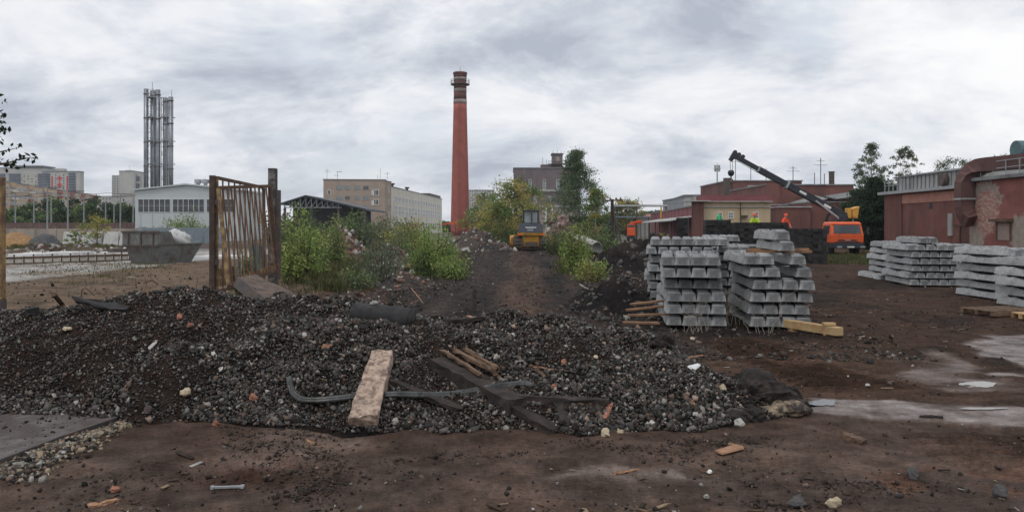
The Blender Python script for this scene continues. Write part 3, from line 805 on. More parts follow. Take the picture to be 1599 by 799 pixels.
for px in (301, 313, 325):
    x = (px - 211) * k
    m = MB(); m.lathe([(.28, 0), (.28, .45), (.52, .55), (.52, 1.1), (.3, 1.15)], (x, 2, rdg - .1), 12); m.build('roof_vent', M['galv'], r)
m = MB(); m.box(.5, 1.7, -.05, 0, 0, 2.1); m.build('door', M['greymetal'], r)

# corrugated blue-grey fence in front of it
def corrugated(name, label, A, B, z0, z1, mat, pitch=.25, cat='fence', post=2.5, depth=.05, group=None):
    A = Vector((A[0], A[1], 0)); B = Vector((B[0], B[1], 0)); d = B - A; L = d.length
    r = thing(name, label, cat, A, math.atan2(d.y, d.x), group)
    npan = max(1, round(L / post))
    me = None
    for j in range(npan):
        w = L / npan
        if me is None:
            m = MB(); n = max(2, round(w / pitch)); vs = []; fs = []
            for i in range(n * 2 + 1):
                x = .004 + (w - .008) * i / (n * 2); y = depth if i % 2 else 0
                vs += [(x, y, z0), (x, y, z1), (x, y + .012, z0), (x, y + .012, z1)]
            for i in range(n * 2):
                a = i * 4; fs += [(a, a + 4, a + 5, a + 1), (a + 2, a + 3, a + 7, a + 6), (a + 1, a + 5, a + 7, a + 3)]
            m.add(vs, fs); o = m.build('panel', M[mat], r); me = o.data
        else:
            o = link('panel', me, None, r)
        o.location.x = j * w
    m = MB(); m.box(0, L, .075, .12, z1 - .3, z1 - .22); m.box(0, L, .075, .12, z0 + .25, z0 + .33); m.build('rail', M['darksteel'], r)
    for j in range(npan + 1):
        x = L * j / npan
        MB().box(x - .04, x + .04, .122, .2, 0, z1 - .05).build('post', M['darksteel'], r)
    return r
corrugated('sheet_fence', 'blue-grey corrugated sheet fence behind the skip', (XW(222, 98), 98), (XW(352, 98), 98), .05, ZW(355.5, 98), 'bluefence')
corrugated('sheet_fence', 'long dark brown sheet fence below the trees on the far left', (XW(-60, 128), 128), (XW(214, 128), 128), .3, ZW(347.5, 128), 'brownfence', .6, post=6)
# beige concrete panel wall
A = (XW(-40, 106), 106); B = (XW(214, 106), 106)
r = thing('concrete_panel_wall', 'low beige concrete panel wall below the brown fence', 'wall', (A[0], A[1], 0))
L = B[0] - A[0]; n = 8
for i in range(n):
    MB().box(L * i / n + .03, L * (i + 1) / n - .03, 0, .2, 0, ZW(357, 106)).build('panel', M['beigewall'], r)
for i in range(n + 1):
    MB().box(L * i / n - .09, L * i / n + .09, -.08, .1, 0, ZW(356, 106)).build('post', M['beigewall'], r)
# pale retaining blocks behind the small tree
Y = 88
for i, (a, b, t, lab) in enumerate(((96, 122, 362, 'first'), (124, 158, 362, 'second'), (160, 184, 362, 'third'), (185, 203, 365, 'shortest'))):
    x0, x1 = XW(a, Y), XW(b, Y); r = thing('concrete_block', f'tall pale concrete block beyond the slender young tree, {lab} counted from the gravel heap' if i < 3 else 'shortest pale concrete block beyond the slender young tree, next to the skip', 'block', (x0, Y, 0), group='pale concrete blocks by the sand heaps')
    MB().hexa([(0, 0, 0), (x1 - x0, 0, 0), (x1 - x0, 1, 0), (0, 1, 0)], [(.1, .25, ZW(t, Y)), (x1 - x0 - .08, .25, ZW(t, Y)), (x1 - x0 - .08, .9, ZW(t, Y)), (.1, .9, ZW(t, Y))]).build('block', M['slab'], r, bevel=.05)
    for q in (.25, .75):
        MB().tube([((x1 - x0) * q - .12, .6, ZW(t, Y) - .02), ((x1 - x0) * q - .1, .6, ZW(t, Y) + .12), ((x1 - x0) * q + .1, .6, ZW(t, Y) + .12), ((x1 - x0) * q + .12, .6, ZW(t, Y) - .02)], .02, 5).build('lifting_loop', M['rust'], r)

# long beige apartment block, left edge, receding
A = Vector((XW(-95, 235), 235)); B = Vector((XW(157, 425), 425))
d = (B - A)
r, L = building('apartment_block', 'long beige apartment block with loggias receding behind the trees, far left', A, B, 13, 18.2, 'panel', 'roofgrey', parapet=.5)
nb = 30; bw = L / nb
for i in range(nb):
    x = bw * (i + .5)
    if i % 3 == 0:
        MB().box(x - bw * .5 + .1, x + bw * .5 - .1, -.6, 0, 16.6, 18.4).build('roof_parapet', M['panelred' if i > 17 else 'panel'], r)
    for f in range(6):
        z = 1.2 + f * 2.85
        if i % 3 == 1 or i % 3 == 2:
            window(r, x, z, bw * .62, 1.6, nx=2, fw=.14, glass='glass', frame='white')
        else:
            MB().box(x - bw * .42, x + bw * .42, -1.0, 0, z - .5, z + .5).build('balcony', M['panelred' if (i > 17 or (f + i) % 4 == 0) else 'creamwall'], r)
            window(r, x, z + .5, bw * .7, 1.3, nx=3, fw=.1, glass='glass')
for i in range(0, nb + 1, 1):
    MB().box(bw * i - .12, bw * i + .12, -.06, 0, 0, 18.1).build('panel_joint', M['creamwall'], r)

# grey-blue tower blocks with red crosses, further back
Y = 480
def towerblock():
    A = (XW(-40, Y), Y); B = (XW(124, Y), Y); k = Y / F
    r, L = building('tower_block', 'grey tower block with blue balcony bands and red crosses, far left', (XW(66, Y), Y), (XW(124, Y), Y), 5, ZW(269, Y), 'greytower', parapet=.8)
    X0 = 66
    MB().box((85 - X0) * k, (98 - X0) * k, 1, 4.5, ZW(269, Y), ZW(263, Y)).build('plant_room', M['greytower'], r)
    for px0, px1 in ((67, 78), (108, 118)):
        for f in range(9):
            z = ZW(305 - 4.2 * f, Y)
            MB().box((px0 - X0) * k, (px1 - X0) * k, -.8, 0, z - .75, z + .45).build('balcony', M['bandblue'], r)
    for px in (81.5, 105): MB().box((px - 1.1 - X0) * k, (px + 1.1 - X0) * k, -.12, 0, ZW(310, Y), ZW(275, Y)).build('red_stripe', M['crossred'], r)
    for py in (278.5, 288.5, 299):
        c = (93 - X0) * k; z = ZW(py, Y); m = MB(); a, b = 4.2 * k, 1.5 * k
        m.box(c - a, c + a, -.14, 0, z - b * .8, z + b * .8); m.box(c - b, c + b, -.13, 0, z - a, z - b * .8); m.box(c - b, c + b, -.13, 0, z + b * .8, z + a)
        m.build('red_cross', M['crossred'], r)
    for f in range(8):
        for px in (87, 99.5): window(r, (px - X0) * k, ZW(304 - 4.2 * f, Y), 1.3, 1.0, nx=1, fw=.1)
    r2, L2 = building('tower_block', 'grey tower block with ochre panels and a thin flat roof slab, extreme left', (XW(-60, Y + 25), Y + 25), (XW(68, Y + 25), Y + 25), 18, ZW(263, Y + 25), 'greytower', parapet=.6)
    Y2 = Y + 25; k2 = Y2 / F
    MB().box((20 + 60) * k2, (67 + 60) * k2, -1, 14, ZW(260.5, Y2), ZW(258.5, Y2)).build('roof_slab', M['roofgrey'], r2)
    MB().box((24 + 60) * k2, (60 + 60) * k2, 1, 12, ZW(263, Y2) + .5, ZW(260.5, Y2)).build('attic', M['bandblue'], r2)
    for px0, px1 in ((-20, 8), (15, 32), (60, 67)):
        for f in range(9):
            z = ZW(306 - 4.2 * f, Y2)
            MB().box((px0 + 60) * k2, (px1 + 60) * k2, -.8, 0, z - .75, z + .5).build('balcony', M['bandblue'], r2)
    for i, px in enumerate((38, 44, 50, 56)):
        for f in range(8):
            if (i + f) % 3 == 0: MB().box((px + 58) * k2, (px + 62) * k2, -.1, 0, ZW(306 - 4.2 * f, Y2), ZW(303.5 - 4.2 * f, Y2)).build('ochre_panel', M['yellowwall'], r2)
            else: window(r2, (px + 60) * k2, ZW(306 - 4.2 * f, Y2), 1.2, 1.1, nx=1, fw=.1)
towerblock()
# white high-rise left of the flues
Y = 520; k = Y / F
r, L = building('high_rise', 'white panel high-rise with a taller blank middle section, left of the steel flues', (XW(186, Y), Y), (XW(210, Y), Y), 16, ZW(268, Y), 'greytower', parapet=.6)
MB().box(-15 * k, -.05, 3, 10, 0, ZW(273, Y)).build('wing', M['greytower'], r)
MB().box(L + .05, L + 15 * k, 3, 6, 0, ZW(271, Y)).build('wing', M['greytower'], r)
for f in range(15):
    z = ZW(330 - 3.85 * f, Y)
    for px in (-13, -10, -6, -3): window(r, px * k, z, 1.0, .95, nx=1, fw=.1, y0=2.97)
    for px in (27, 31, 36): window(r, px * k, z, 1.0, .95, nx=1, fw=.1, y0=2.97)
    MB().box(24.5 * k, 29 * k, 2.2, 3, z - .7, z + .2).build('balcony', M['bandblue' if f % 3 else 'creamwall'], r)
MB().box(2, 6, 4, 10, ZW(268, Y) + .6, ZW(265, Y)).build('plant_room', M['greytower'], r)
mast(r, 4, 6, ZW(265, Y), 3, 0)
Y = 450; k = Y / F
r, L = building('apartment_block', 'small grey apartment block with dark window bands between the beige block and the white high-rise', (XW(154, Y), Y), (XW(174, Y), Y), 12, ZW(307, Y), 'greytower')
for f in range(5):
    for i in range(4): window(r, L * (i + .5) / 4, ZW(336 - 6 * f, Y), 1.4, 1.3, nx=2, fw=.1)

# steel flues
def flues():
    Y = 260; k = Y / F
    def cluster(label, pxs, top, lat, cx):
        r = thing('flue_cluster', label, 'chimney', (XW(cx, Y), Y, 0), group='steel flues')
        for px, dy, rad, tp in pxs:
            x = (px - cx) * k
            m = MB(); m.lathe([(rad, 0), (rad, ZW(tp, Y))], (x, dy, 0), 14); o = m.build('flue', M['steel'], r, True)
            for q in range(1, 6):
                z = ZW(tp, Y) * q / 6 + 6
                if z < ZW(tp, Y): MB().lathe([(rad + .12, 0), (rad + .12, .3)], (x, dy, z), 14).build('collar', M['darksteel'], o)
        x0, x1 = (lat[0] - cx) * k, (lat[1] - cx) * k; zt = ZW(top, Y)
        m = MB()
        for x in (x0, x1):
            for y in (-1.2, 1.6): m.beam((x, y, 0), (x, y, zt), .17, .17)
        n = 22
        for i in range(n):
            z0, z1 = zt * i / n, zt * (i + 1) / n
            a, b = (x0, x1) if i % 2 else (x1, x0)
            m.beam((a, -1.2, z0), (b, -1.2, z1), .08, .08); m.beam((x0, -1.2, z1), (x1, -1.2, z1), .08, .08)
            m.beam((a, 1.6, z0), (b, 1.6, z1), .08, .08)
            m.beam((x0, -1.2 if i % 2 else 1.6, z0), (x0, 1.6 if i % 2 else -1.2, z1), .08, .08)
        m.build('lattice', M['greymetal'], r)
        for py in (152, 183, 220, 256):
            z = ZW(py, Y)
            if z > zt - 1: continue
            a = min(p[0] for p in pxs) - 4; b = max(p[0] for p in pxs) + 4
            m = MB(); m.box((a + 2 - cx) * k, (b - 2 - cx) * k, -1.3, 2, z - .1, z + .1)
            for i in range(8): x = ((a + 2 + (b - a - 4) * i / 7) - cx) * k; m.beam((x, -1.25, z + .1), (x, -1.25, z + .9), .04, .04)
            m.beam(((a + 2 - cx) * k, -1.25, z + .9), ((b - 2 - cx) * k, -1.25, z + .9), .05, .05)
            m.build('platform', M['greymetal'], r)
        m = MB(); m.beam(((pxs[1][0] - cx) * k, 0, zt), ((pxs[1][0] - cx) * k, 0, zt + 2.6), .1, .1); m.build('lightning_rod', M['darksteel'], r)
        return r
    cluster('taller cluster of three steel flues in a lattice frame above the pale hall', [(229.5, -.6, .72, 139.5), (238, .6, .9, 141.5), (248, -.6, .75, 141)], 141, (232, 243), 238)
    cluster('shorter pair of steel flues in a lattice frame above the pale hall', [(258, .2, .8, 153), (268, -.6, .75, 152)], 153, (254.5, 262.5), 263)
flues()

# truss shed
def shed():
    Y = 150; k = Y / F
    r = thing('open_shed', 'dark open-sided shed with a gable roof truss beyond the gate', 'shed', (XW(444, Y), Y, 0))
    L = (572 - 444) * k; e = ZW(320, Y); ap = ZW(307.5, Y); xa = (478 - 444) * k; er = ZW(329, Y)
    m = MB()
    def slope(p, q): 
        m.hexa([(p[0], -.5, p[1]), (q[0], -.5, q[1]), (q[0], 24, q[1]), (p[0], 24, p[1])], [(p[0], -.5, p[1] + .35), (q[0], -.5, q[1] + .35), (q[0], 24, q[1] + .35), (p[0], 24, p[1] + .35)])
    slope((-.6, e), (xa, ap)); slope((xa, ap), (L, er))
    m.build('roof', M['blackpaint'], r)
    def top(x): return e + (ap - e) * (x + .6) / (xa + .6) if x < xa else ap + (er - ap) * (x - xa) / (L - xa)
    zb = ZW(324, Y)
    m = MB(); m.beam((0, 0, zb), (L * .7, 0, zb), .16, .16); m.build('tie_beam', M['greymetal'], r)
    n = 11
    for i in range(n):
        x = L * .66 * i / (n - 1); x2 = L * .66 * (i + 1) / (n - 1)
        if top(x) > zb + .1: MB().beam((x, 0, zb), (x, 0, top(x)), .13, .13).build('strut', M['greymetal'], r)
        if i < n - 1 and top(x2) > zb + .2: MB().beam((x, 0, zb), (x2, 0, top(x2)), .1, .1).build('strut', M['greymetal'], r)
    for x in (0.1, L * .33, L * .66, L - .3):
        MB().box(x - .2, x + .2, -.2, .2, 0, min(top(x), zb) - .05).build('post', M['darksteel'], r)
    MB().prism([(0, 6, 0), (L - .2, 6, 0), (L - .2, 6, er - .02), (xa, 6, ap - .02), (0, 6, e + .1)], (0, .2, 0)).build('back_wall', M['blackpaint'], r)
shed()

# beige brick building and its cream wing
Y = 200; k = Y / F
r, L = building('brick_building', 'beige brick four-storey building with rooftop aerials beyond the gate', (XW(505, Y), Y), (XW(600, Y), Y + 1.5), 16, ZW(281, Y), 'beige', parapet=.25)
for px, w in ((529, 9), (542, 8), (556.5, 8.5), (570.5, 9)):
    for py, hh in ((296, 6.5), (312, 6.5), (327, 6.5)):
        window(r, (px - 505) * k, ZW(py, Y), w * k, hh * k, nx=2, fw=.12, glass='glasspale' if (px + py) % 3 < 2 else 'glass', frame='greymetal')
for py in (304, 320): window(r, (514 - 505) * k, ZW(py, Y), .8, 1.2, nx=1, fw=.1)
for py in (305, 320): window(r, (586 - 505) * k, ZW(py, Y), 1.5, 1.5, nx=2, fw=.12)
for py in (304, 320): MB().box((579 - 505) * k, (583.5 - 505) * k, -.06, 0, ZW(py, Y), ZW(py - 7, Y)).build('infill_panel', M['creamwall'], r)
for px, h, kd in ((509, 2.6, 0), (525, 2.0, 1), (588, 1.2, 2), (592, 2.8, 2), (603, 2.0, 0)): mast(r, (px - 505) * k, 2, ZW(281, Y) + .25, h, kd)
A2 = (XW(600, Y) + .1, Y + 2); Bx = XW(611, 216), 216
MB()
A3 = (XW(610, 206), 206); B3 = (XW(690, 296), 296)
r2, L2 = building('factory_wing', 'long cream factory wing with rows of windows, left of the red chimney', A3, B3, 14, ZW(291.5, 206), 'creamwall', parapet=.2)
n = 17
for i in range(n):
    x = 4 + (L2 - 7) * (i + .5) / n; w = (L2 - 7) / n * .62
    window(r2, x, 6.6 + 2.2, w, 1.5, nx=2, fw=.14, glass='glass', frame='white')
    window(r2, x, 4.4 + .9, w, 2.5, nx=2, nz=2, fw=.14, glass='glass', frame='white')
    window(r2, x, 1.3, w, 2.3, nx=2, nz=2, fw=.14, glass='glass', frame='white')
for x in (.18, .42): MB().lathe([(.35, 0), (.35, 1.0), (.7, 1.3), (.7, 1.6)], (L2 * x, 3, ZW(291.5, 206) + .2), 10).build('roof_vent', M['darksteel'], r2)
MB().box(L2 * .72, L2 - .5, .4, 10, ZW(291.5, 206) + .2, ZW(291.5, 206) + 1.1).build('plant_room', M['darksteel'], r2)
r3, L3 = building('stair_tower', 'narrow pinkish brick stair tower between the beige building and the cream wing', (XW(600, Y) + .15, Y + 1.6), (XW(611, 206.5), 206.4), 8, ZW(283.5, 203), 'beige', parapet=.2)
for z in (4.5, 7.8, 11): window(r3, L3 * .55, z, .9, 1.5, nx=1, fw=.1)

# the red chimney
def chimney():
    Y = 190; k = Y / F; cx = 718.5
    r = thing('brick_chimney', 'tall tapering red brick chimney with pale bands near its top', 'chimney', (XW(cx, Y), Y, 0))
    zb, zt = 0, ZW(115, Y)
    ra = lambda z: (15.2 - (15.2 - 9.9) * min(1, z / ZW(145, Y))) * k
    ring = lambda z0, z1, e=0.0, n=8: [(ra(z0 + (z1 - z0) * i / n) + e, z0 + (z1 - z0) * i / n) for i in range(n + 1)]
    z160, z157 = ZW(162.5, Y), ZW(156.5, Y)
    MB().lathe(ring(0, z160, 0, 20), n=40).build('shaft', M['chimney'], r, True)
    zs = [(z160, ZW(156, Y), 'chimneywhite', .04), (ZW(156, Y), ZW(144, Y), 'chimneydark', 0), (ZW(144, Y), ZW(139, Y), 'chimneywhite', .04), (ZW(139, Y), ZW(126, Y), 'chimneydark', 0), (ZW(126, Y), ZW(121.5, Y), 'chimneywhite', .04), (ZW(121.5, Y), ZW(117, Y), 'chimneydark', .06), (ZW(117, Y), ZW(113.5, Y), 'chimneydark', .16)]
    for a, b, mt, e in zs: MB().lathe(ring(a, b, e, 2), n=40).build('band', M[mt], r, True)
    z = ZW(132, Y); R1 = ra(z)
    m = MB(); m.lathe([(R1 + .02, z - .12), (R1 + .75, z - .12), (R1 + .75, z + .02), (R1 + .02, z + .02)], n=24, cap=False)
    for i in range(16):
        a = 2 * math.pi * i / 16; x, y = math.cos(a) * (R1 + .7), math.sin(a) * (R1 + .7); m.beam((x, y, z), (x, y, z + 1.1), .06, .06)
    for q in (.55, 1.1): m.tube([(math.cos(2 * math.pi * i / 16) * (R1 + .7), math.sin(2 * math.pi * i / 16) * (R1 + .7), z + q) for i in range(17)], .035, 5, False)
    m.build('gallery', M['darksteel'], r)
    m = MB(); R2 = ra(zt); m.beam((0, 0, zt), (0, 0, zt + 1.6), .08, .08); m.build('lightning_rod', M['darksteel'], r)
    m = MB()
    for i in range(2): m.beam((.25 - i * .5, -ra(0) - .2, 0), (.25 - i * .5, -ra(zt) - .16, zt - 1), .05, .05)
    m.build('ladder', M['rust'], r)
chimney()
# far grid-like apartment building right of the chimney
Y = 620; k = Y / F
r, L = building('apartment_building', 'far white apartment building with a dense grid of windows, right of the chimney', (XW(728, Y), Y), (XW(771, Y), Y), 16, ZW(298, Y), 'greytower', parapet=.8)
for i in range(11):
    for f in range(8): window(r, L * (i + .5) / 11, ZW(324 - 3.6 * f + 1, Y), 1.25, 1.2, nx=1, fw=.12)
MB().box(L * .3, L * .75, 2, 12, ZW(298, Y) + .8, ZW(296, Y)).build('plant_room', M['greytower'], r)

# purple-brown building
def purple():
    Y = 170; k = Y / F
    r, L = building('brick_building', 'tall windowless purple-brown brick building with a roof turret, behind the bulldozer', (XW(802, Y), Y), (XW(906, Y), Y), 14, ZW(263, Y), 'purple', parapet=.2, z0=ZW(322, Y))
    MB().box(0, L, 0, 14, 0, ZW(322, Y) - .003).build('lower_wall', M['purplelow'], r)
    for py, t in ((297.5, .22), (322, .18)): MB().box(-.2, L + .2, -.3, -.003, ZW(py, Y) - t, ZW(py, Y) + t).build('ledge', M['sheetgrey'], r)
    for px in (828, 850, 871):
        window(r, (px - 802) * k, ZW(296, Y), .75, 2.2, nx=1, nz=3, fw=.12, glass='glasspale', frame='sheetgrey')
    for px in (836, 858): window(r, (px - 802) * k, ZW(318, Y), .7, 1.6, nx=1, nz=2, fw=.12, glass='glasspale', frame='sheetgrey')
    for px in (852.5, 862): MB().box((px - 1.2 - 802) * k, (px + 1.2 - 802) * k, -.25, -.003, 0, ZW(324, Y)).build('pilaster', M['white'], r)
    MB().box((866 - 802) * k, (871 - 802) * k, -.03, -.003, ZW(352, Y), ZW(334, Y)).build('doorway', M['glass'], r)
    zt = ZW(263, Y) + .2
    MB().box((863 - 802) * k, (879 - 802) * k, 1, 5, zt, ZW(240, Y)).build('turret', M['purple'], r)
    MB().box((861.5 - 802) * k, (880.5 - 802) * k, .8, 5.2, ZW(240, Y), ZW(238.5, Y)).build('turret_roof', M['roofgrey'], r)
    MB().box((845 - 802) * k, (862.8 - 802) * k, 1.5, 5, zt, ZW(256, Y)).build('roof_house', M['purple'], r)
    m = MB(); m.box((856 - 802) * k, (886 - 802) * k, .2, .98, ZW(256.5, Y), ZW(255.5, Y))
    for i in range(9): x = (857 + 3.5 * i - 802) * k; m.beam((x, .25, ZW(255.5, Y)), (x, .25, ZW(251.5, Y)), .05, .05)
    m.beam((54 * k, .25, ZW(251.5, Y)), (84 * k, .25, ZW(251.5, Y)), .06, .06)
    m.build('gallery', M['darksteel'], r)
    MB().box((868 - 802) * k, (874 - 802) * k, .97, .997, ZW(251, Y), ZW(244, Y)).build('louvre', M['purplelow'], r)
    for px, h in ((864.5, .6), (871, .8), (877, .6), (848, 1.5), (854, 1.1)): mast(r, (px - 802) * k, 2, ZW(238.5, Y) if px > 860 else ZW(256, Y), h, 2)
purple()
# ------------------------------------------------------------------ right-hand buildings
# grey metal hall far back, burgundy shed, yellow office, brick blocks
Y = 135; k = Y / F
r, L = building('metal_hall', 'plain grey sheet-metal hall behind the burgundy shed', (XW(1070, Y), Y), (XW(1118, Y), Y), 20, ZW(308, Y), 'greymetal', 'roofgrey', parapet=.2)
for i in range(1, 10): MB().box(L * i / 10 - .03, L * i / 10 + .03, -.05, -.003, 0, ZW(309, Y)).build('panel_joint', M['greymetal'], r)
Bf = (XW(1045, 160), 160)
r, L = building('metal_hall_end', 'pale end wall of the grey metal hall', Bf, (XW(1070, Y) - .1, Y), 18, ZW(309, 146), 'sheetgrey', 'roofgrey', parapet=.15)
A = (XW(1016, 150), 150); B = (XW(1089, 92), 92)
r, L = building('long_shed', 'long dark burgundy shed with a sloping roofline behind the timber stacks', A, B, 10, ZW(321, 92), 'burgundy', 'roofgrey', parapet=.15)
for i in range(1, 14): MB().box(L * i / 14 - .03, L * i / 14 + .03, -.05, -.003, 0, ZW(322, 92)).build('panel_joint', M['burgundy'], r)
MB().hexa([(L * .25, -3.2, 2.7), (L, -3.2, 2.7), (L, -.06, 3.3), (L * .25, -.06, 3.3)], [(L * .25, -3.2, 2.8), (L, -3.2, 2.8), (L, -.06, 3.4), (L * .25, -.06, 3.4)]).build('canopy', M['sheetgrey'], r)
for i in range(6): x = L * (.26 + .145 * i); MB().box(x, x + .12, -3.1, -2.98, 0, 2.7).build('canopy_post', M['darksteel'], r)
MB().tube([(L * .42, -.6, 0), (L * .42, -.6, ZW(318, 110))], .12, 8).build('gas_pipe', M['craneyellow'], r)
A = (XW(985, 190), 190); B = (XW(1020, 165), 165)
r, L = building('low_building', 'low far building with a dull red pitched roof left of the burgundy shed', A, B, 8, ZW(340, 178), 'sheetgrey', None)
m = MB(); m.prism([(-.3, -.4, ZW(340, 178)), (-.3, 8.4, ZW(340, 178)), (-.3, 4, ZW(333, 178))], (L + .6, 0, 0)); m.build('roof', M['panelred'], r)
# pipe bridge
Y = 140
r = thing('pipe_bridge', 'horizontal pipe bridge on posts left of the burgundy shed', 'pipe bridge', (XW(955, Y), Y, 0)); L = (1042 - 955) * Y / F
MB().tube([(0, 0, ZW(321.5, Y)), (L, 0, ZW(321.5, Y))], .16, 8).build('pipe', M['galv'], r)
MB().box(0, L * .72, .5, 1.4, ZW(339.5, Y), ZW(337.5, Y)).build('walkway', M['bluefence'], r)
for q in (.05, .45, .98): MB().box(L * q - .12, L * q + .12, -.1, .14, 0, ZW(322.5, Y)).build('post', M['darksteel'], r)
for q in (.1, .38, .68): MB().box(L * q - .1, L * q + .1, .55, .75, 0, ZW(339.5, Y)).build('post', M['darksteel'], r)

Y = 76; k = Y / F
r, L = building('office_building', 'yellow plastered building with a burgundy parapet behind the timber stacks', (XW(1099, Y), Y), (XW(1203, Y), Y), 2.6, ZW(314, Y), 'yellowwall', None)
MB().box(-.1, L + .1, -.15, 2.65, ZW(314, Y), ZW(305, Y)).build('parapet', M['burgundy'], r)
MB().box(-.3, L + .1, -.4, 0.1, ZW(315.5, Y), ZW(314, Y)-.003).build('cornice', M['sheetgrey'], r)
MB().box(-.1, L, -.12, -.003, ZW(324, Y), ZW(322.5, Y)).build('string_course', M['sheetgrey'], r)
for px in (1124, 1141, 1180): window(r, (px - 1099) * k, ZW(341, Y), 8 * k, 10 * k, nx=2, nz=2, fw=.07)
MB().box((1156 - 1099) * k, (1166 - 1099) * k, -.35, -.1, ZW(340, Y), ZW(336, Y)).build('air_conditioner', M['darksteel'], r)
MB().tube([((1156 - 1099) * k, -.08, 0), ((1156 - 1099) * k, -.08, ZW(316, Y))], .05, 6).build('downpipe', M['darksteel'], r)
r, L = building('brick_annex', 'narrow dark brick annex at the left end of the yellow building', (XW(1089, Y - .6), Y - .6), (XW(1098.6, Y - .5), Y - .5), 1.4, ZW(315, Y), 'brickdark', 'sheetgrey', parapet=.1, over=.5)

Y = 112; k = Y / F
r, L = building('brick_building', 'dark brown brick block with one grey window above the yellow building', (XW(1136, Y), Y), (XW(1252, Y), Y), 16, ZW(283, Y), 'brickdark', 'roofgrey', parapet=.15)
window(r, (1176 - 1136) * k, ZW(298, Y), 17 * k, 8.5 * k, nx=4, nz=2, fw=.1, glass='glasspale', frame='sheetgrey')
MB().hexa([(.2, -6, ZW(310, Y - 6)), (5.5, -6, ZW(308, Y - 6)), (5.5, -.05, ZW(302, Y)), (.2, -.05, ZW(306, Y))], [(.2, -6, ZW(310, Y - 6) + .15), (5.5, -6, ZW(308, Y - 6) + .15), (5.5, -.05, ZW(302, Y) + .15), (.2, -.05, ZW(306, Y) + .15)]).build('lean_to_roof', M['sheetgrey'], r)
MB().box(-.5, .4, -.4, .4, 0, ZW(278, Y)).build('flue', M['darksteel'], r)
for px, h, kd in ((1164, 4.2, 0), (1189, 2.8, 2), (1214, 2.2, 2)): mast(r, (px - 1136) * k, 5, ZW(283, Y), h, kd)
Y = 94; k = Y / F
r, L = building('brick_building', 'red brick block with slanting sheet-metal canopies behind the crane boom', (XW(1195, Y), Y), (XW(1333, Y), Y), 15, ZW(289.5, Y), 'brick', 'roofgrey', parapet=.15)
MB().box(0, (1212 - 1195) * k, -1.2, -.003, 0, ZW(287, Y)).build('pier', M['brick'], r)
for px0, px1, pa, pb, yy in ((1203, 1266, 332, 313, -5), (1286, 1345, 313, 304, -4)):
    x0, x1 = (px0 - 1195) * k, (px1 - 1195) * k
    for j in range(5):
        y0, y1 = yy + j * .8, yy + j * .8 + .76
        a, b = ZW(pa - j * 1.4, Y), ZW(pb - j * 1.4, Y)
        MB().hexa([(x0, y0, a), (x1, y0, b), (x1, y1, b), (x0, y1, a)], [(x0, y0, a + .12), (x1, y0, b + .12), (x1, y1, b + .12), (x0, y1, a + .12)]).build('canopy_sheet', M['sheetgrey' if j % 2 else 'greymetal'], r)
    for q in (.1, .5, .9):
        x = x0 + (x1 - x0) * q; z = ZW(pa, Y) + (ZW(pb, Y) - ZW(pa, Y)) * q
        MB().box(x - .06, x + .06, yy + .2, yy + .32, 0 if px0 < 1280 else ZW(320, Y), z).build('canopy_post', M['darksteel'], r)
MB().lathe([(.33, ZW(289, Y)), (.33, ZW(266, Y)), (.4, ZW(266, Y)), (.4, ZW(265, Y))], ((1314.5 - 1195) * k, 3, 0), 10).build('flue', M['darksteel'], r)
for px, h, kd in ((1257, 2.4, 0), (1292, 1.6, 2), (1302, 3.4, 0), (1308, 1.5, 2)): mast(r, (px - 1195) * k, 4, ZW(289.5, Y) + .15, h, kd)
m = MB()
for i in range(8): x = (1241 + 2.6 * i - 1195) * k; m.beam((x, -.5, ZW(313, Y)), (x, -.5, ZW(305, Y)), .05, .05)
m.beam((46 * k, -.5, ZW(305, Y)), (65 * k, -.5, ZW(305, Y)), .05, .05); m.build('railing', M['rust'], r)
Y = 84; k = Y / F
r, L = building('brick_block', 'lower light red brick annex beneath the slanting canopy, left of the orange truck', (XW(1217, Y), Y), (XW(1266, Y), Y), 8, ZW(324, Y), 'brick', 'sheetgrey', parapet=.12)
r, L = building('brick_block', 'darker red brick annex directly behind the orange truck cab', (XW(1266.5, Y + .5), Y + .5), (XW(1322, Y + .5), Y + .5), 8, ZW(316, Y), 'brick', 'roofgrey', parapet=.12)

# telecom mast
Y = 118; k = Y / F
r = thing('telecom_mast', 'slender telecom mast with panel antennas above the yellow building', 'mast', (XW(1120, Y), Y, 0))
MB().tube([(0, 0, 0), (0, 0, ZW(258, Y))], [.16, .09], 8).build('pole', M['galv'], r)
for a in range(4):
    x, y = math.cos(a * 1.57 + .5) * .4, math.sin(a * 1.57 + .5) * .3
    MB().box(x - .11, x + .11, y - .07, y + .07, ZW(268, Y), ZW(258, Y)).build('panel_antenna', M['sheetgrey'], r)
MB().box(-.45, .45, -.35, .35, ZW(264, Y), ZW(263.3, Y)).build('bracket', M['galv'], r)
MB().beam((0, 0, ZW(258, Y)), (0, 0, ZW(254, Y)), .04, .04).build('rod', M['galv'], r)
# thin lattice mast further back? only the power pole near the shrub
Y = 62; k = Y / F
r = thing('power_pole', 'dark power pole with a leaning brace right of the birch', 'pole', (XW(956, Y), Y, 0))
MB().tube([(0, 0, 0), (0, 0, ZW(311, Y))], [.16, .12], 8).build('pole', M['oldtimber'], r)
MB().tube([(.95, 0, 0), (.1, 0, ZW(335, Y))], [.07, .06], 8).build('brace', M['darksteel'], r)
MB().beam((-.7, 0, ZW(314, Y)), (.75, 0, ZW(312, Y)), .1, .1).build('crossarm', M['darksteel'], r)
for x in (-.6, -.15, .3, .65): MB().lathe([(.05, 0), (.07, .08), (.04, .18)], (x, 0, ZW(313, Y) + .05), 6).build('insulator', M['darksteel'], r)

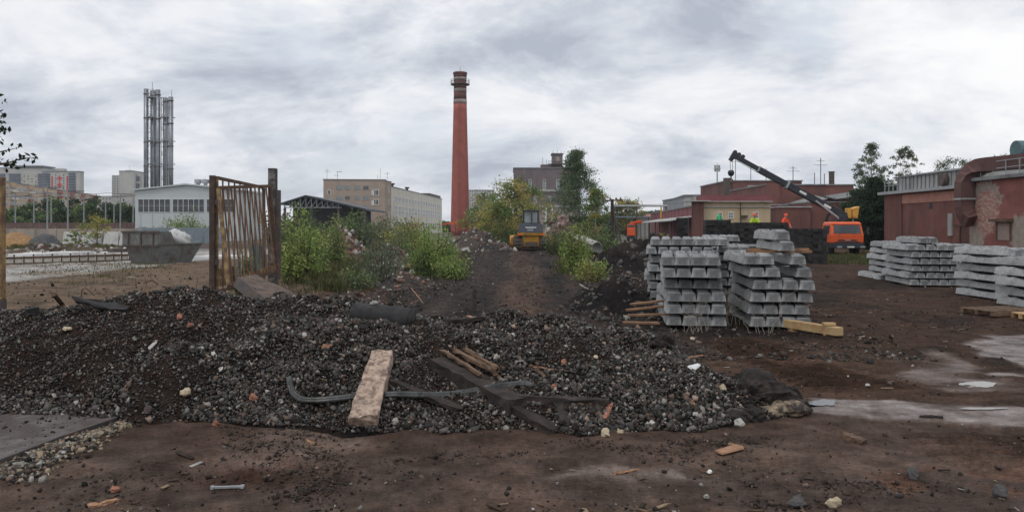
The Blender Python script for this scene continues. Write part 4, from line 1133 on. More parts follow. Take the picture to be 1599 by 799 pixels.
# the brick workshop on the right
def workshop():
    X0 = 31.4; Ya, Yb = 67.5, 41.0
    # local x runs from the far corner towards the viewer, outward face to the left (towards -X world)
    r = thing('brick_workshop', 'long low red brick workshop with a roof clerestory and big duct, right edge', 'building', (X0, Ya, 0), -math.pi / 2)
    Ys = 54.5; Ls = Ya - Ys; L = Ya - Yb; D = 18
    MB().box(0, Ls, 0, D, 0, 4.72).build('wall', M['brick'], r)
    o = MB().box(Ls + .003, L, -.25, D, 0, 5.08).build('wall', WALLP, r); o['label'] = 'nearer wall with plaster fallen away from pale bricks'
    MB().box(1.2 * 0 + 3.1, Ls - .003, -.06, -.003, 3.9, 4.6).build('plaster_band', M['brickband'], r)
    m = MB(); m.box(-.3, Ls, -.45, D, 4.723, 4.95); m.build('eaves', M['galv'], r)
    m = MB(); m.box(Ls + .003, L, -.6, D, 5.083, 5.3); m.build('eaves', M['roofgrey'], r)
    # clerestory of ribbed sheets
    yc = .8
    MB().box(.5, Ls + .2, yc, yc + 7, 4.96, 6.1).build('clerestory', M['sheetgrey'], r)
    n = int((Ls - .5) / .62)
    me = None
    for i in range(n):
        if me is None:
            o = MB().box(0, .09, yc - .07, yc - .003, 5.0, 6.1).build('rib', M['roofgrey'], r); me = o.data
        else: o = link('rib', me, None, r)
        o.location.x = .8 + i * .62
    MB().hexa([(.2, yc - .2, 6.1), (Ls + .3, yc - .2, 6.1), (Ls + .3, yc + 8, 6.1), (.2, yc + 8, 6.1)], [(.2, yc - .2, 6.18), (Ls + .3, yc - .2, 6.18), (Ls + .3, yc + 3.5, 6.75), (.2, yc + 3.5, 6.75)]).build('roof', M['roofgrey'], r)
    # roof railing
    def rail(x0, x1, z, y, n):
        m = MB()
        for i in range(n + 1): x = x0 + (x1 - x0) * i / n; m.beam((x, y, z), (x, y, z + .95), .05, .05)
        for q in (.5, .95): m.beam((x0, y, z + q), (x1, y, z + q), .045, .045)
        m.build('railing', M['galv'], r)
    rail(.3, 3.2, 4.95, -.1, 4); rail(Ls + 1.2, L, 5.3, -.2, 9)
    # round fan on the clerestory
    m = MB(); m.tube([(8.2, yc - .45, 5.5), (8.2, yc - .08, 5.5)], .45, 14); m.build('fan', M['darksteel'], r)
    # duct: comes along the roof, bends over the eaves and drops down the wall
    xd = Ls + .3; w = 1.15
    pts = [(xd + 4.8, 1.2, 6.25), (xd + 1.6, .9, 6.3), (xd + .7, .5, 6.2), (xd + .15, .1, 5.85), (xd - .05, -.45, 5.2), (xd - .1, -.85, 4.6), (xd - .1, -.88, 3.4)]
    def duct(ps, name, s=.55):
        m = MB(); rings = []
        ps = [Vector(p) for p in ps]
        for i, p in enumerate(ps):
            d = (ps[min(i + 1, len(ps) - 1)] - ps[max(i - 1, 0)]).normalized()
            side = Vector((0, 1, 0)) - d * d.y; side.normalize(); u = d.cross(side).normalized()
            rings.append([p + side * a * s + u * b * s for a, b in ((-1, -1), (1, -1), (1, 1), (-1, 1))])
        vs = [q for g in rings for q in g]; fs = [(0, 1, 2, 3)[::-1], tuple(len(vs) - 4 + i for i in range(4))]
        for i in range(len(ps) - 1):
            for j in range(4): fs.append((i * 4 + j, i * 4 + (j + 1) % 4, i * 4 + 4 + (j + 1) % 4, i * 4 + 4 + j))
        m.add(vs, fs); return m.build(name, M['ductred'], r)
    duct([(xd + 5.0, .45, 6.1), (xd + 1.3, .1, 6.15), (xd + .75, -.1, 6.08), (xd + .3, -.35, 5.85), (xd + .08, -.6, 5.45), (xd, -.75, 5.0), (xd, -.8, 4.0)], 'duct', .45)
    MB().box(xd - .5, xd + .5, -1.29, -.3, 3.86, 3.98).build('duct_flange', M['sheetgrey'], r)
    duct([(xd, -.8, 3.86), (xd, -.8, 3.4), (xd + .06, -.74, 3.0), (xd + .2, -.6, 2.6), (xd + .45, -.5, 2.4)], 'duct_hopper', .43)
    # teal fan housing on the roof
    m = MB(); m.tube([(xd + 4.1, .1, 6.85), (xd + 4.1, 1.2, 6.85)], .58, 16); m.build('fan_housing', M['teal'], r)
    MB().box(xd + 5.05, xd + 5.9, .1, 1.0, 5.3, 6.4).build('fan_stand', M['darksteel'], r)
    # door board, rusted lintel frame, vent holes
    MB().box(Ls - 3.0, Ls - 2.45, -.12, -.003, 1.4, 3.0).build('pale_shutter', M['sheetgrey'], r)
    m = MB(); m.box(Ls - 2.2, Ls - .9, -.1, -.003, 2.1, 2.2); m.box(Ls - 1.6, Ls - 1.5, -.08, -.003, 0, 2.1); m.build('rusty_bracket', M['rust'], r)
    MB().box(Ls - 5.7, Ls - 5.3, -.03, -.003, 3.4, 3.85).build('vent_hole', M['glass'], r)
    xw = Ls + 3.1
    MB().box(xw - .2, xw + 1.7, -.7, -.253, 2.35, 2.55).build('window_hood', M['rust'], r)
    m = MB(); m.box(xw, xw + .1, -.35, -.253, 1.2, 2.35); m.box(xw + 1.4, xw + 1.5, -.35, -.253, 1.2, 2.35); m.build('window_jamb', M['rust'], r)
    MB().box(xw + .1, xw + 1.4, -.3, -.253, 1.2, 2.35).build('bricked_window', M['brickpale'], r)
    for x in (Ls - .35, 3.0): MB().box(x - .12, x + .12, -.12, -.003, 0, 4.7).build('pilaster', M['brick'], r)
M['brickband'] = pmat('pinkish_plaster', (0.42, 0.21, 0.16), .9, .12, 1.5, (.33, .15, .12), .4, .8, .2, 12)
M['brickpale'] = brickmat('pale_brick', (.42, .33, .28), (.36, .24, .2), (.4, .36, .32), (.26, .2, .18), .4)
def wallp():
    t = NT('fallen_plaster_wall')
    sp = t.n('ShaderNodeSeparateXYZ'); t.l(t.tc.outputs['Object'], sp.inputs[0])
    cb = t.n('ShaderNodeCombineXYZ'); t.l(t.math('ADD', sp.outputs[0], sp.outputs[1]), cb.inputs[0]); t.l(sp.outputs[2], cb.inputs[1])
    br = t.n('ShaderNodeTexBrick'); t.l(cb.outputs[0], br.inputs['Vector'])
    for kk, v in (('Scale', 1.0), ('Brick Width', .27), ('Row Height', .088), ('Mortar Size', .009), ('Bias', .25)): br.inputs[kk].default_value = v
    t.put(br.inputs['Color1'], (.52, .42, .34)); t.put(br.inputs['Color2'], (.34, .13, .11)); t.put(br.inputs['Mortar'], (.36, .30, .26))
    nz = t.noise(.9, 6, .65, .4); n2 = t.noise(3.2, 6, .7)
    red = t.mix(t.rng(nz, .35, .65), (.30, .12, .105), (.20, .085, .075))
    plaster = t.mix(t.rng(n2, .35, .65), (.36, .31, .27), (.26, .21, .18))
    # the bare-brick patch and the plaster patch have shapes of their own on the wall
    def blob(cx, cz, rx, rz):
        dx = t.math('DIVIDE', t.math('SUBTRACT', sp.outputs[0], cx), rx); dz = t.math('DIVIDE', t.math('SUBTRACT', sp.outputs[2], cz), rz)
        d = t.math('SQRT', t.math('ADD', t.math('MULTIPLY', dx, dx), t.math('MULTIPLY', dz, dz)))
        d = t.math('ADD', d, t.math('MULTIPLY', t.math('SUBTRACT', n2, .5), 1.3))
        return t.rng(d, .85, 1.0, 1.0, 0.0)
    Ls = 67.5 - 54.5
    c = t.mix(blob(Ls + 1.7, 3.9, 1.9, 1.3), red, plaster)
    c = t.mix(blob(Ls + .7, 1.4, 1.1, 1.1), c, plaster)
    c = t.mix(blob(Ls + 5.6, 1.6, 1.5, 1.3), c, plaster)
    c = t.mix(blob(Ls + 1.9, 3.0, 1.5, 1.55), c, br.outputs['Color'])
    t.bump(br.outputs['Fac'], -.3, .012)
    return t.done(c, .9, 0, .2)
WALLP = wallp()
workshop()
M['orangeboard'] = pmat('orange_board', (.30, .165, .085), .8, .2, 6, (.16, .09, .055), .45, 4, .4, 40, perobj=.2)
M['slabwhite'] = pmat('whitish_slab', (.62, .62, .61), .8, .12, 2, (.45, .44, .43), .35, .8, .3, 20)
# ------------------------------------------------------------------ concrete sleepers
ORD = ['bottom', 'second', 'third', 'fourth', 'fifth', 'sixth', 'seventh', 'eighth', 'ninth', 'tenth', 'eleventh', 'twelfth', 'thirteenth', 'fourteenth']
NTH = ['first', 'second', 'third', 'fourth', 'fifth', 'sixth', 'seventh', 'eighth', 'ninth', 'tenth', 'eleventh', 'twelfth', 'thirteenth', 'fourteenth']
SL = 2.7
def sleeper_mesh():
    st = [(-1.35, .158, .150, .126), (-1.34, .163, .152, .122), (-1.08, .205, .150, .095), (-.98, .212, .150, .095), (-.97, .196, .150, .098), (-.80, .190, .150, .098), (-.79, .210, .150, .095),
          (-.70, .210, .150, .095), (-.46, .165, .140, .095), (-.2, .145, .125, .092), (.2, .145, .125, .092), (.46, .165, .140, .095), (.70, .210, .150, .095), (.79, .210, .150, .095), (.80, .190, .150, .098),
          (.97, .196, .150, .098), (.98, .212, .150, .095), (1.08, .205, .150, .095), (1.34, .163, .152, .122), (1.35, .158, .150, .126)]
    m = MB(); vs = []; fs = []
    for y, h, wb, wt in st: vs += [(-wb, y, 0), (wb, y, 0), (wb - .006, y, .035), (wt, y, h), (-wt, y, h), (-wb + .006, y, .035)]
    n = 6
    for i in range(len(st) - 1):
        for k in range(n): fs.append((i * n + k, i * n + (k + 1) % n, i * n + n + (k + 1) % n, i * n + n + k))
    fs.append(tuple(range(n))); fs.append(tuple((len(st) - 1) * n + k for k in range(n))[::-1])
    m.add(vs, [f[::-1] for f in fs])
    me = bpy.data.meshes.new('sleeper'); me.from_pydata(m.v, [], m.f); me.materials.append(M['sleeper']); me.update()
    return me
SLM = sleeper_mesh()
BAT = {}
def batten(L, w=.07, t=.035, mat='newtimber'):
    k = (round(L, 1), w, t, mat)
    if k not in BAT:
        m = MB().box(-k[0] / 2, k[0] / 2, -w / 2, w / 2, 0, t)
        me = bpy.data.meshes.new('batten'); me.from_pydata(m.v, [], m.f); me.materials.append(M[mat]); BAT[k] = me
    return BAT[k]
def sleeper_stack(front, ang, rows, pitch, phrase, group, z0=.06, jit=.02, wgap=.305, battens=True, seed=1, flip=False):
    """front: world xy of the lower left front corner; ang: heading of the sleepers' length from +Y towards +X (radians);
    rows: list of (columns, dx, dy, dang, skip)"""
    rr = random.Random(seed)
    for ri, (nc, dx, dy, da, skip) in enumerate(rows):
        a = ang + da
        u = Vector((math.cos(a), -math.sin(a))); d = Vector((math.sin(a), math.cos(a)))
        z = z0 + ri * pitch
        rowname = 'top' if ri == len(rows) - 1 else ORD[ri]
        vis = [c for c in range(nc) if c not in skip]
        for j, c in enumerate(vis):
            p = Vector(front) + u * (dx + (c + .5) * wgap) + d * (SL / 2 + dy + rr.uniform(-jit, jit) * 2)
            o = link('concrete_sleeper', SLM, None)
            o.location = (p.x, p.y, z + rr.uniform(-.003, .003)); o.rotation_euler = (0, 0, -a + rr.uniform(-jit, jit) * .5)
            where = f'{NTH[j]} from left' if len(vis) > 1 else 'single'
            lab = f'concrete sleeper, {where}, {rowname} row of {phrase}'
            tag(o, lab, 'sleeper', group)
        if battens:
            for e, q in (('front', .45), ('rear', SL - .45)):
                p = Vector(front) + u * (dx + nc * wgap / 2) + d * (dy + q)
                zz = z - (.045 if ri == 0 else pitch - .205)
                b = link('wood_batten', batten(nc * wgap - .08, .07, (.043 if ri == 0 else pitch - .21), 'oldtimber' if ri else 'newtimber'), None)
                b.location = (p.x, p.y, zz - (.0 if ri else .012)); b.rotation_euler = (0, 0, -a)
                tag(b, f'{e} wood batten under the {rowname} row of {phrase}', 'batten', 'battens in the sleeper stacks')
GS = 'stacked concrete sleepers'
def fx(px, Y): return (XW(px, Y), Y)
# A: front centre stack
sleeper_stack(fx(1036, 15.9), math.radians(8.5), [(4, .08, 0, -.05, ()), (4, .06, .0, -.045, ()), (4, .07, 0.0, -.045, ()), (4, 0, .32, .02, ()), (4, -.05, .0, .03, ()), (4, -.06, .03, .035, ())],
              .238, 'front sleeper stack by the track', GS, seed=2, wgap=.290)
# B: wide stack behind it
sleeper_stack(fx(1012, 22.2), math.radians(9), [(6, .0, 0, 0, ()), (6, .0, .05, 0, ()), (6, -.1, .1, 0, ()), (6, 0, 0, 0, ()), (6, .05, .1, 0, ()), (6, -.05, 0, 0, ()), (7, .05, .15, .02, ())],
              .242, 'wide sleeper stack behind the front one', GS, seed=3)
# C: pair of columns seen between the two front stacks
sleeper_stack(fx(1120, 23.6), math.radians(13), [(3, 0, .1, 0, ()), (3, 0, 0, 0, ()), (3, .05, .1, 0, ()), (3, 0, .3, 0, ()), (3, .02, 0, 0, ()), (3, .03, 0, 0, ())],
              .24, 'stack glimpsed between the two front stacks', GS, seed=4)
# C2: low stack behind C
sleeper_stack(fx(1100, 28.5), math.radians(11), [(4, 0, 0, 0, ())] * 7, .242, 'farthest sleeper stack behind the wide one', GS, seed=14)
# D: right-hand front stack with two loose ones on top
D0 = fx(1171, 15.7)
sleeper_stack(D0, math.radians(7), [(4, 0, 0, 0, ()), (4, -.03, .08, 0, ()), (4, .02, .02, 0, ()), (4, .05, .04, .0, ()), (4, .0, .06, -.01, (2,)), (4, -.10, .04, -.02, (2,))],
              .243, 'front sleeper stack beside the loose beam', GS, seed=5, wgap=.296)
def lone(px, py, Y, ang, tilt, lab):
    p = P(px, py, Y); d = Vector((math.sin(ang), math.cos(ang)))
    o = link('concrete_sleeper', SLM, None)
    o.location = (p.x + d.x * SL / 2, p.y + d.y * SL / 2, p.z); o.rotation_euler = (tilt, 0, -ang)
    tag(o, lab, 'sleeper', GS)
zt = .06 + 5 * .243 + .212
b = link('wood_plank', batten(1.3, .10, .05, 'orangeboard'), None); b.location = (XW(1216, 16.3), 16.3, zt); b.rotation_euler = (0, 0, math.radians(-6)); tag(b, 'pale plank lying across the top of the stack beside the loose beam', 'plank')
b = link('wood_plank', batten(1.3, .10, .05, 'orangeboard'), None); b.location = (XW(1216, 17.9), 17.9, zt); b.rotation_euler = (0, 0, math.radians(-8)); tag(b, 'rear plank under the two loose sleepers on the front stack', 'plank')
def lone2(px, Y, z, ang, lab):
    d = Vector((math.sin(ang), math.cos(ang)))
    o = link('concrete_sleeper', SLM, None); x = XW(px, Y)
    o.location = (x + d.x * SL / 2, Y + d.y * SL / 2, z); o.rotation_euler = (0, 0, -ang)
    tag(o, lab, 'sleeper', GS)
lone2(1229, 15.8, zt + .052, math.radians(7.5), 'lower of the two loose sleepers on planks atop the front stack')
lone2(1222, 16.0, zt + .052 + .212, math.radians(8), 'uppermost loose sleeper crowning the front stack beside the beam')
# right-hand stacks
sleeper_stack(fx(1421, 27.0), math.radians(8.5), [(6, 0, 0, 0, ()), (6, -.1, .05, 0, ()), (6, .05, .03, 0, ()), (6, .0, .0, 0, ()), (6, .03, .02, 0, ()), (7, -.1, .0, 0, ()), (2, .3, .1, .03, ())],
              .235, 'wide sleeper stack before the workshop', GS, seed=6)
sleeper_stack(fx(1390, 29.6), math.radians(8), [(4, -.35, .2, 0, ()), (4, .0, 0, 0, ()), (4, .02, .05, 0, ()), (4, -.06, .05, 0, ()), (4, .08, .05, 0, ()), (4, .05, .1, 0.02, ())],
              .24, 'stack left of the wide workshop one', GS, seed=7)
sleeper_stack((13.12, 20.9), math.radians(-1.5), [(4, 0, 0, 0, ()), (4, .02, .05, 0, ()), (4, 0, .1, 0, ()), (4, .05, 0, 0, ()), (4, -.04, .08, 0, ()), (4, 0, .06, 0, ())],
              .238, 'farther stack at right edge', GS, seed=8, z0=.06)
sleeper_stack((12.5, 17.9), math.radians(-1), [(4, 0, 0, 0, ()), (4, .02, .05, 0, ()), (4, -.04, .0, 0, ()), (4, .0, .06, 0, ()), (4, .05, .08, 0, ())],
              .25, 'nearer stack at right edge', GS, seed=9, z0=.06)
# pallets and boards by the stacks
def pallet(name, label, loc, rz, L, W, mat='rawtimber'):
    r = thing(name, label, 'pallet', loc, rz)
    for y in (-W / 2 + .05, 0, W / 2 - .05): MB().box(-L / 2, L / 2, y - .05, y + .05, 0, .09).build('bearer', M[mat], r)
    n = 6
    for i in range(n): x = -L / 2 + .06 + (L - .12) * i / (n - 1); MB().box(x - .06, x + .06, -W / 2, W / 2, .093, .115).build('board', M[mat], r)
    return r
p = hit(1560, 489); pallet('pallet', 'broken wooden pallet on the ground before the stacks at the right edge', (p.x, p.y, p.z), .3, 1.3, .9)
p = hit(1598, 497); pallet('pallet', 'small pallet end under the nearest stack, right edge', (p.x + .3, p.y, p.z), .1, .8, .6, 'newtimber')
for i, (pa, pb, w, lab) in enumerate((((978, 484), (1034, 478), .13, 'upper orange-brown board by the front sleeper stack'), ((980, 492), (1036, 491), .12, 'middle orange-brown board by the front sleeper stack'), ((974, 503), (1022, 505), .14, 'lowest pale board by the front sleeper stack'), ((985, 475), (1030, 470), .14, 'topmost splintered board by the front sleeper stack'))):
    a, b2 = hit(*pa), hit(*pb)
    Yb = (16.6, 16.2, 15.6, 17.0)[i]; a = P(*pa, Yb); b2 = P(*pb, Yb)
    m = MB().beam((a.x, Yb, a.z), (b2.x + .1, Yb + .1, b2.z), w, .035); tag(m.build('board', M['orangeboard']), lab, 'board', 'boards by the front stack')
def loose_beam():
    a, b2 = hit(1228, 516), hit(1312, 527)
    r = thing('timber_beam', 'fresh pale timber beam lying in front of the right front stack', 'beam', (a.x, a.y, 0))
    z = .16
    MB().beam((a.x, a.y, z), (b2.x, b2.y, z - .02), .17, .15).build('beam', M['newtimber'], r, world=True, bevel=.008)
    c = a.lerp(b2, .78); MB().box(c.x - .09, c.x + .12, c.y - .08, c.y + .05, z + .07, z + .115).build('offcut', M['newtimber'], r, world=True)
    c = a.lerp(b2, .74); MB().box(c.x - .06, c.x + .06, c.y - .1, c.y + .1, -.01, z - .085).build('chock', M['newtimber'], r, world=True)
    c = a.lerp(b2, .12); MB().box(c.x - .06, c.x + .06, c.y - .1, c.y + .1, -.01, z - .077).build('chock', M['newtimber'], r, world=True)
loose_beam()

# ------------------------------------------------------------------ creosoted timber sleepers
def timber_mesh():
    m = MB().box(-.122, .122, -1.35, 1.35, 0, .172)
    me = bpy.data.meshes.new('timber_sleeper'); me.from_pydata(m.v, [], m.f); me.materials.append(M['creo']); me.update(); return me
TM = timber_mesh()
def timber_stack(px0, Y, nc, nr, ang, phrase, seed, along=False):
    rr = random.Random(seed)
    for ri in range(nr):
        rowname = 'top' if ri == nr - 1 else ORD[ri]
        for c in range(nc):
            x = XW(px0, Y) + (c + .5) * .25; y = Y + 1.35 + rr.uniform(-.06, .06)
            o = link('timber_sleeper', TM, None)
            dx = (c + .5) * .25; dy = 1.35 + rr.uniform(-.06, .06)
            o.location = (XW(px0, Y) + dx * math.cos(ang) + dy * math.sin(ang), Y - dx * math.sin(ang) + dy * math.cos(ang), ri * .176 + .004)
            o.rotation_euler = (0, 0, -ang + rr.uniform(-.006, .006))
            tag(o, f'creosoted timber sleeper, {NTH[c]} from left, {rowname} row of {phrase}', 'timber', 'stacked black timber sleepers')
timber_stack(1056, 53, 3, 15, math.radians(14), 'narrow black stack behind the shed end', 1)
timber_stack(1102, 49, 6, 14, math.radians(10), 'black stack below the yellow building', 2)
timber_stack(1148, 46.5, 12, 13, math.radians(8), 'widest black stack', 3) 
timber_stack(1239, 43.6, 7, 11, math.radians(10), 'black stack left of the orange truck', 4)
# trailer the workers stand on
Y = 53
r = thing('flatbed_trailer', 'dark flatbed trailer hidden behind the widest black timber stack', 'trailer', (XW(1165, Y), Y, 0))
MB().box(-3.6, 3.4, -1.2, 1.2, .98, 1.12).build('deck', M['oldtimber'], r)
MB().box(-3.5, 3.3, -.5, .5, .72, .977).build('chassis', M['darksteel'], r)
for x in (-2.6, -1.6, 1.6, 2.6):
    for y in (-1.05, .75): MB().tube([(x, y, .45), (x, y + .3, .45)], .45, 16).build('wheel', M['rubber'], r)
r2 = thing('steel_rail', 'pale steel rail lying on timbers in front of the black stacks', 'rail', P(1146, 383, 40)); MB().beam((0, 0, 0), (2.2, .2, 0), .07, .12).build('rail', M['galv'], r2)

# rails crossing the yard before the truck
for i, (y0, y1, lab) in enumerate(((49.5, 47.5, 'nearer'), (51.1, 49.1, 'farther'))):
    r = thing('track_rail', f'{lab} steel rail set in the weedy ground before the orange truck', 'rail', (17.5, y0, 0), math.atan2(y1 - y0, 14))
    MB().box(0, 16, -.035, .035, .04, .15).build('head', M['rust'], r); MB().box(0, 16, -.07, .07, 0, .037).build('foot', M['rust'], r)

# ------------------------------------------------------------------ gate
def gate():
    Y = 21.5
    r = thing('gate_post', 'rusty square steel gate post on the left of the barred gate', 'post', (XW(332, Y), Y, 0))
    MB().box(-.07, .07, -.07, .07, -.1, ZW(274, Y)).build('post', M['postbrown'], r, bevel=.008)
    for z in (1.0, 2.6): MB().box(.072, .15, -.05, .05, z, z + .14).build('hinge', M['darksteel'], r)
    Y2 = 23.2
    r = thing('gate_post', 'tall mottled dark post on the right of the barred gate', 'post', (XW(426, Y2), Y2, 0))
    MB().box(-.11, .11, -.11, .11, -.1, ZW(263, Y2)).build('post', M['mottled'], r, bevel=.01)
    MB().box(.113, .22, -.08, .06, .5, ZW(297, Y2)).build('side_post', M['darksteel'], r)
    def leaf(label, TL, TR, BR, BL, n, loc, panel=None, sub=None):
        r = thing('gate_leaf', label, 'gate', loc)
        def at(u, v): return (TL.lerp(TR, u)).lerp(BL.lerp(BR, u), v)
        fr = .085
        MB().beam(TL, TR, fr, fr).build('top_bar', M['rust'], r, world=True)
        MB().beam(BL, BR, fr, fr).build('bottom_bar', M['rust'], r, world=True)
        MB().beam(at(0, .012), at(0, .99), fr, fr, (0, 1, 0)).build('side_bar', M['rustyellow'], r, world=True)
        MB().beam(at(1, .012), at(1, .99), fr, fr, (0, 1, 0)).build('side_bar', M['rust'], r, world=True)
        for i in range(1, n):
            u = i / n; MB().beam(at(u, .012), at(u, .988), .034, .034, (0, 1, 0)).build('bar', M['rust' if i % 2 else 'rustlight'], r, world=True)
        for (u0, u1, v0, v1, mt) in (panel or ()):
            a, b, c, d = at(u0, v0), at(u1, v0), at(u1, v1), at(u0, v1); off = Vector((0, .045, 0))
            m = MB(); m.hexa([d + off * 2, c + off * 2, c + off, d + off][::-1], [a + off * 2, b + off * 2, b + off, a + off][::-1]); m.build('panel', M[mt], r, world=True)
        return r
    leaf('leaning rusty barred gate leaf in front of the mottled post', P(341, 293, 20.8), P(421, 290.5, 22.4), P(434, 421, 22.6), P(357, 447, 20.4), 13, (XW(357, 20.4), 20.4, 0), panel=[(.12, .95, .93, .995, 'rustyellow')])
    leaf('rusty barred gate leaf swung back from the left post with yellow lower panels', P(338, 277.5, 21.6), P(412, 293, 26.6), P(412, 436, 26.6), P(338, 455, 21.6), 9, (XW(338, 21.6), 21.6, 0),
         panel=[(.02, .30, .80, .88, 'rustyellow'), (.02, .30, .885, .96, 'rustyellow'), (.34, .62, .74, .96, 'sheetgrey'), (.66, .97, .62, .96, 'teal')])
    Y3 = 18.8
    r = thing('gate_post', 'yellow weathered gate post cut by the left picture edge', 'post', (XW(0, Y3), Y3, 0))
    MB().box(-.09, .085, -.09, .09, -.1, ZW(277, Y3)).build('post', M['rustyellow'], r, bevel=.008)
    MB().box(-.1, .095, -.1, .1, -.1, .32).build('base_sleeve', M['darksteel'], r)
    MB().beam((-.05, 0, .55), (-2.4, .3, .55), .06, .06).build('rail', M['rust'], r); MB().beam((-.05, 0, 2.9), (-2.4, .3, 2.9), .06, .06).build('rail', M['rust'], r)
M['postbrown'] = pmat('brown_steel_post', (.062, .045, .038), .85, .3, 7, (.12, .07, .045), .35, 5, .4, 40)
M['mottled'] = pmat('mottled_post', (.055, .05, .047), .85, .3, 8, (.22, .21, .19), .38, 4.5, .4, 40)
M['rustlight'] = pmat('light_rust', (.20, .125, .08), .85, .25, 9, (.14, .08, .05), .4, 6, .4, 50, .004)
gate()

# ------------------------------------------------------------------ skip with bags
def skip():
    r = thing('skip', 'dark grey waste skip with a raised ribbed end, loaded with sacks', 'skip', (XW(250, 43.4), 43.4, 0), math.radians(48 + 23))
    # local +x runs along the right-hand long side away from the viewer, local +y along the left-hand end
    Lx, Ly, h = 3.3, 2.4, 1.05
    b = [(.3, .12, .06), (Lx - .75, .12, .06), (Lx - .75, Ly - .12, .06), (.3, Ly - .12, .06)]
    t = [(0, 0, h), (Lx, 0, h), (Lx, Ly, h), (0, Ly, h)]
    bb = [Vector(q) for q in b]; tt = [Vector(q) for q in t]
    for i, nm, mt in ((0, 'side_wall', 'skip'), (1, 'end_wall', 'skip'), (2, 'side_wall', 'skip'), (3, 'end_wall', 'skip')):
        j = (i + 1) % 4
        c = (bb[0] + bb[2]) / 2; 
        inn = [q + (Vector((c.x, c.y, q.z)) - q).normalized() * .05 for q in (bb[i], bb[j], tt[j], tt[i])]
        MB().add([bb[i], bb[j], tt[j], tt[i]] + inn, [(0, 1, 2, 3), (7, 6, 5, 4), (0, 4, 5, 1), (1, 5, 6, 2), (2, 6, 7, 3), (3, 7, 4, 0)]).build(nm, M[mt], r)
    MB().box(.3, Lx - .75, .12, Ly - .12, .03, .058).build('floor_plate', M['skip'], r)
    # raised end panel with ribs
    MB().hexa([(-.06, -.05, h + .004), (1.15, -.05, h + .004), (1.15, 0.02, h + .004), (-.06, .02, h + .004)], [(-.1, -.05, h + .72), (.75, -.05, h + .72), (.75, .02, h + .72), (-.1, .02, h + .72)]).build('raised_side', M['skip'], r)
    MB().box(-.1, -.04, .022, Ly + .1, h + .004, h + .72).build('raised_end', M['skip'], r)
    MB().hexa([(-.06, Ly + .03, h + .004), (1.15, Ly + .03, h + .004), (1.15, Ly + .1, h + .004), (-.06, Ly + .1, h + .004)], [(-.04, Ly + .03, h + .72), (.75, Ly + .03, h + .72), (.75, Ly + .1, h + .72), (-.04, Ly + .1, h + .72)]).build('raised_side', M['skip'], r)
    MB().box(-.16, -.103, -.05, Ly + .15, h + .66, h + .76).build('rim', M['darksteel'], r)
    MB().box(-.12, -.06, -.03, Ly + .1, h - .07, h + .003).build('rim', M['darksteel'], r)
    for y in (.35, 1.2, 2.05): MB().box(-.17, -.103, y - .04, y + .04, h + .02, h + .66).build('rib', M['darksteel'], r)
    m = MB(); m.box(1.16, Lx + .03, -.06, 0.03, h + .002, h + .06); m.box(1.16, Lx + .03, Ly - .03, Ly + .06, h + .002, h + .06); m.build('rim', M['skip'], r)
    for x in (.5, 2.2): MB().tube([(x, -.02, .55), (x, -.16, .55)], .05, 8).build('lifting_lug', M['darksteel'], r)
    # triangular gusset at the far end
    MB().prism([(Lx - .1, Ly + .02, h + .065), (Lx - 1.1, Ly + .02, h + .065), (Lx - .9, Ly + .02, h + .62), (Lx - .35, Ly + .02, h + .62)], (0, .05, 0)).build('end_gusset', M['rust'], r)
skip()
def lump(name, label, cat, loc, sx, sy, sz, mat, seed, rz=0, fold=.22, group=None, parent=None, res=(22, 14)):
    """crumpled soft or broken lump: a dented, folded ball with a flat base"""
    n, mm = res; vs = []; fs = []
    rr = np.random.default_rng(seed); o1 = rr.uniform(0, 50)
    for i in range(mm + 1):
        th = math.pi * i / mm
        for k in range(n):
            ph = 2 * math.pi * k / n
            d = Vector((math.sin(th) * math.cos(ph), math.sin(th) * math.sin(ph), math.cos(th)))
            a = float(fbm(np.array([d.x * 1.7 + o1 + d.z]), np.array([d.y * 1.7 + o1 - d.z]), 4, seed)[0])
            f = 1 + fold * a - fold * .5 * abs(float(vnoise(np.array([d.x * 4 + o1]), np.array([d.y * 4 + d.z * 3]), seed + 5)[0]))
            z = d.z * sz * f
            vs.append((d.x * sx * f, d.y * sy * f, max(z, -sz * .35)))
    for i in range(mm):
        for k in range(n): fs.append((i * n + k, i * n + n + k, i * n + n + (k + 1) % n, i * n + (k + 1) % n))
    m = MB(); m.add(vs, fs)
    o = m.build(name, M[mat], parent, smooth=(res == (22, 14))); o.location = loc; o.rotation_euler = (0, 0, rz)
    if label: tag(o, label, cat, group)
    return o
SA = math.radians(71); SO = Vector((XW(250, 43.4), 43.4, 0))
def sk(x, y, z): return SO + Vector((x * math.cos(SA) - y * math.sin(SA), x * math.sin(SA) + y * math.cos(SA), z))
lump('white_sack', 'large crumpled white sack lying on top of the skip', 'sack', sk(2.05, .8, 1.25), .9, .7, .6, 'bag', 3, 1.2, .35)
lump('white_sack', 'small white sack beside the raised end of the skip', 'sack', sk(.75, 1.3, 1.4), .3, .3, .35, 'bag', 4)
M['cardboard'] = pmat('cardboard', (.36, .25, .17), .85, .2, 4, (.22, .16, .12), .4, 2, .4, 10)
lump('rubbish_fill', 'brown cardboard rubbish filling the skip', 'rubbish', sk(1.25, 1.2, .85), 1.15, .95, .52, 'cardboard', 5)
m = MB(); m.tube([sk(2.3, .35, 1.18), sk(3.1, 2.0, 1.22)], .1, 10); tag(m.build('blue_pipe', M['bluepipe'], None, True), 'bright blue plastic pipe laid across the skip', 'pipe')

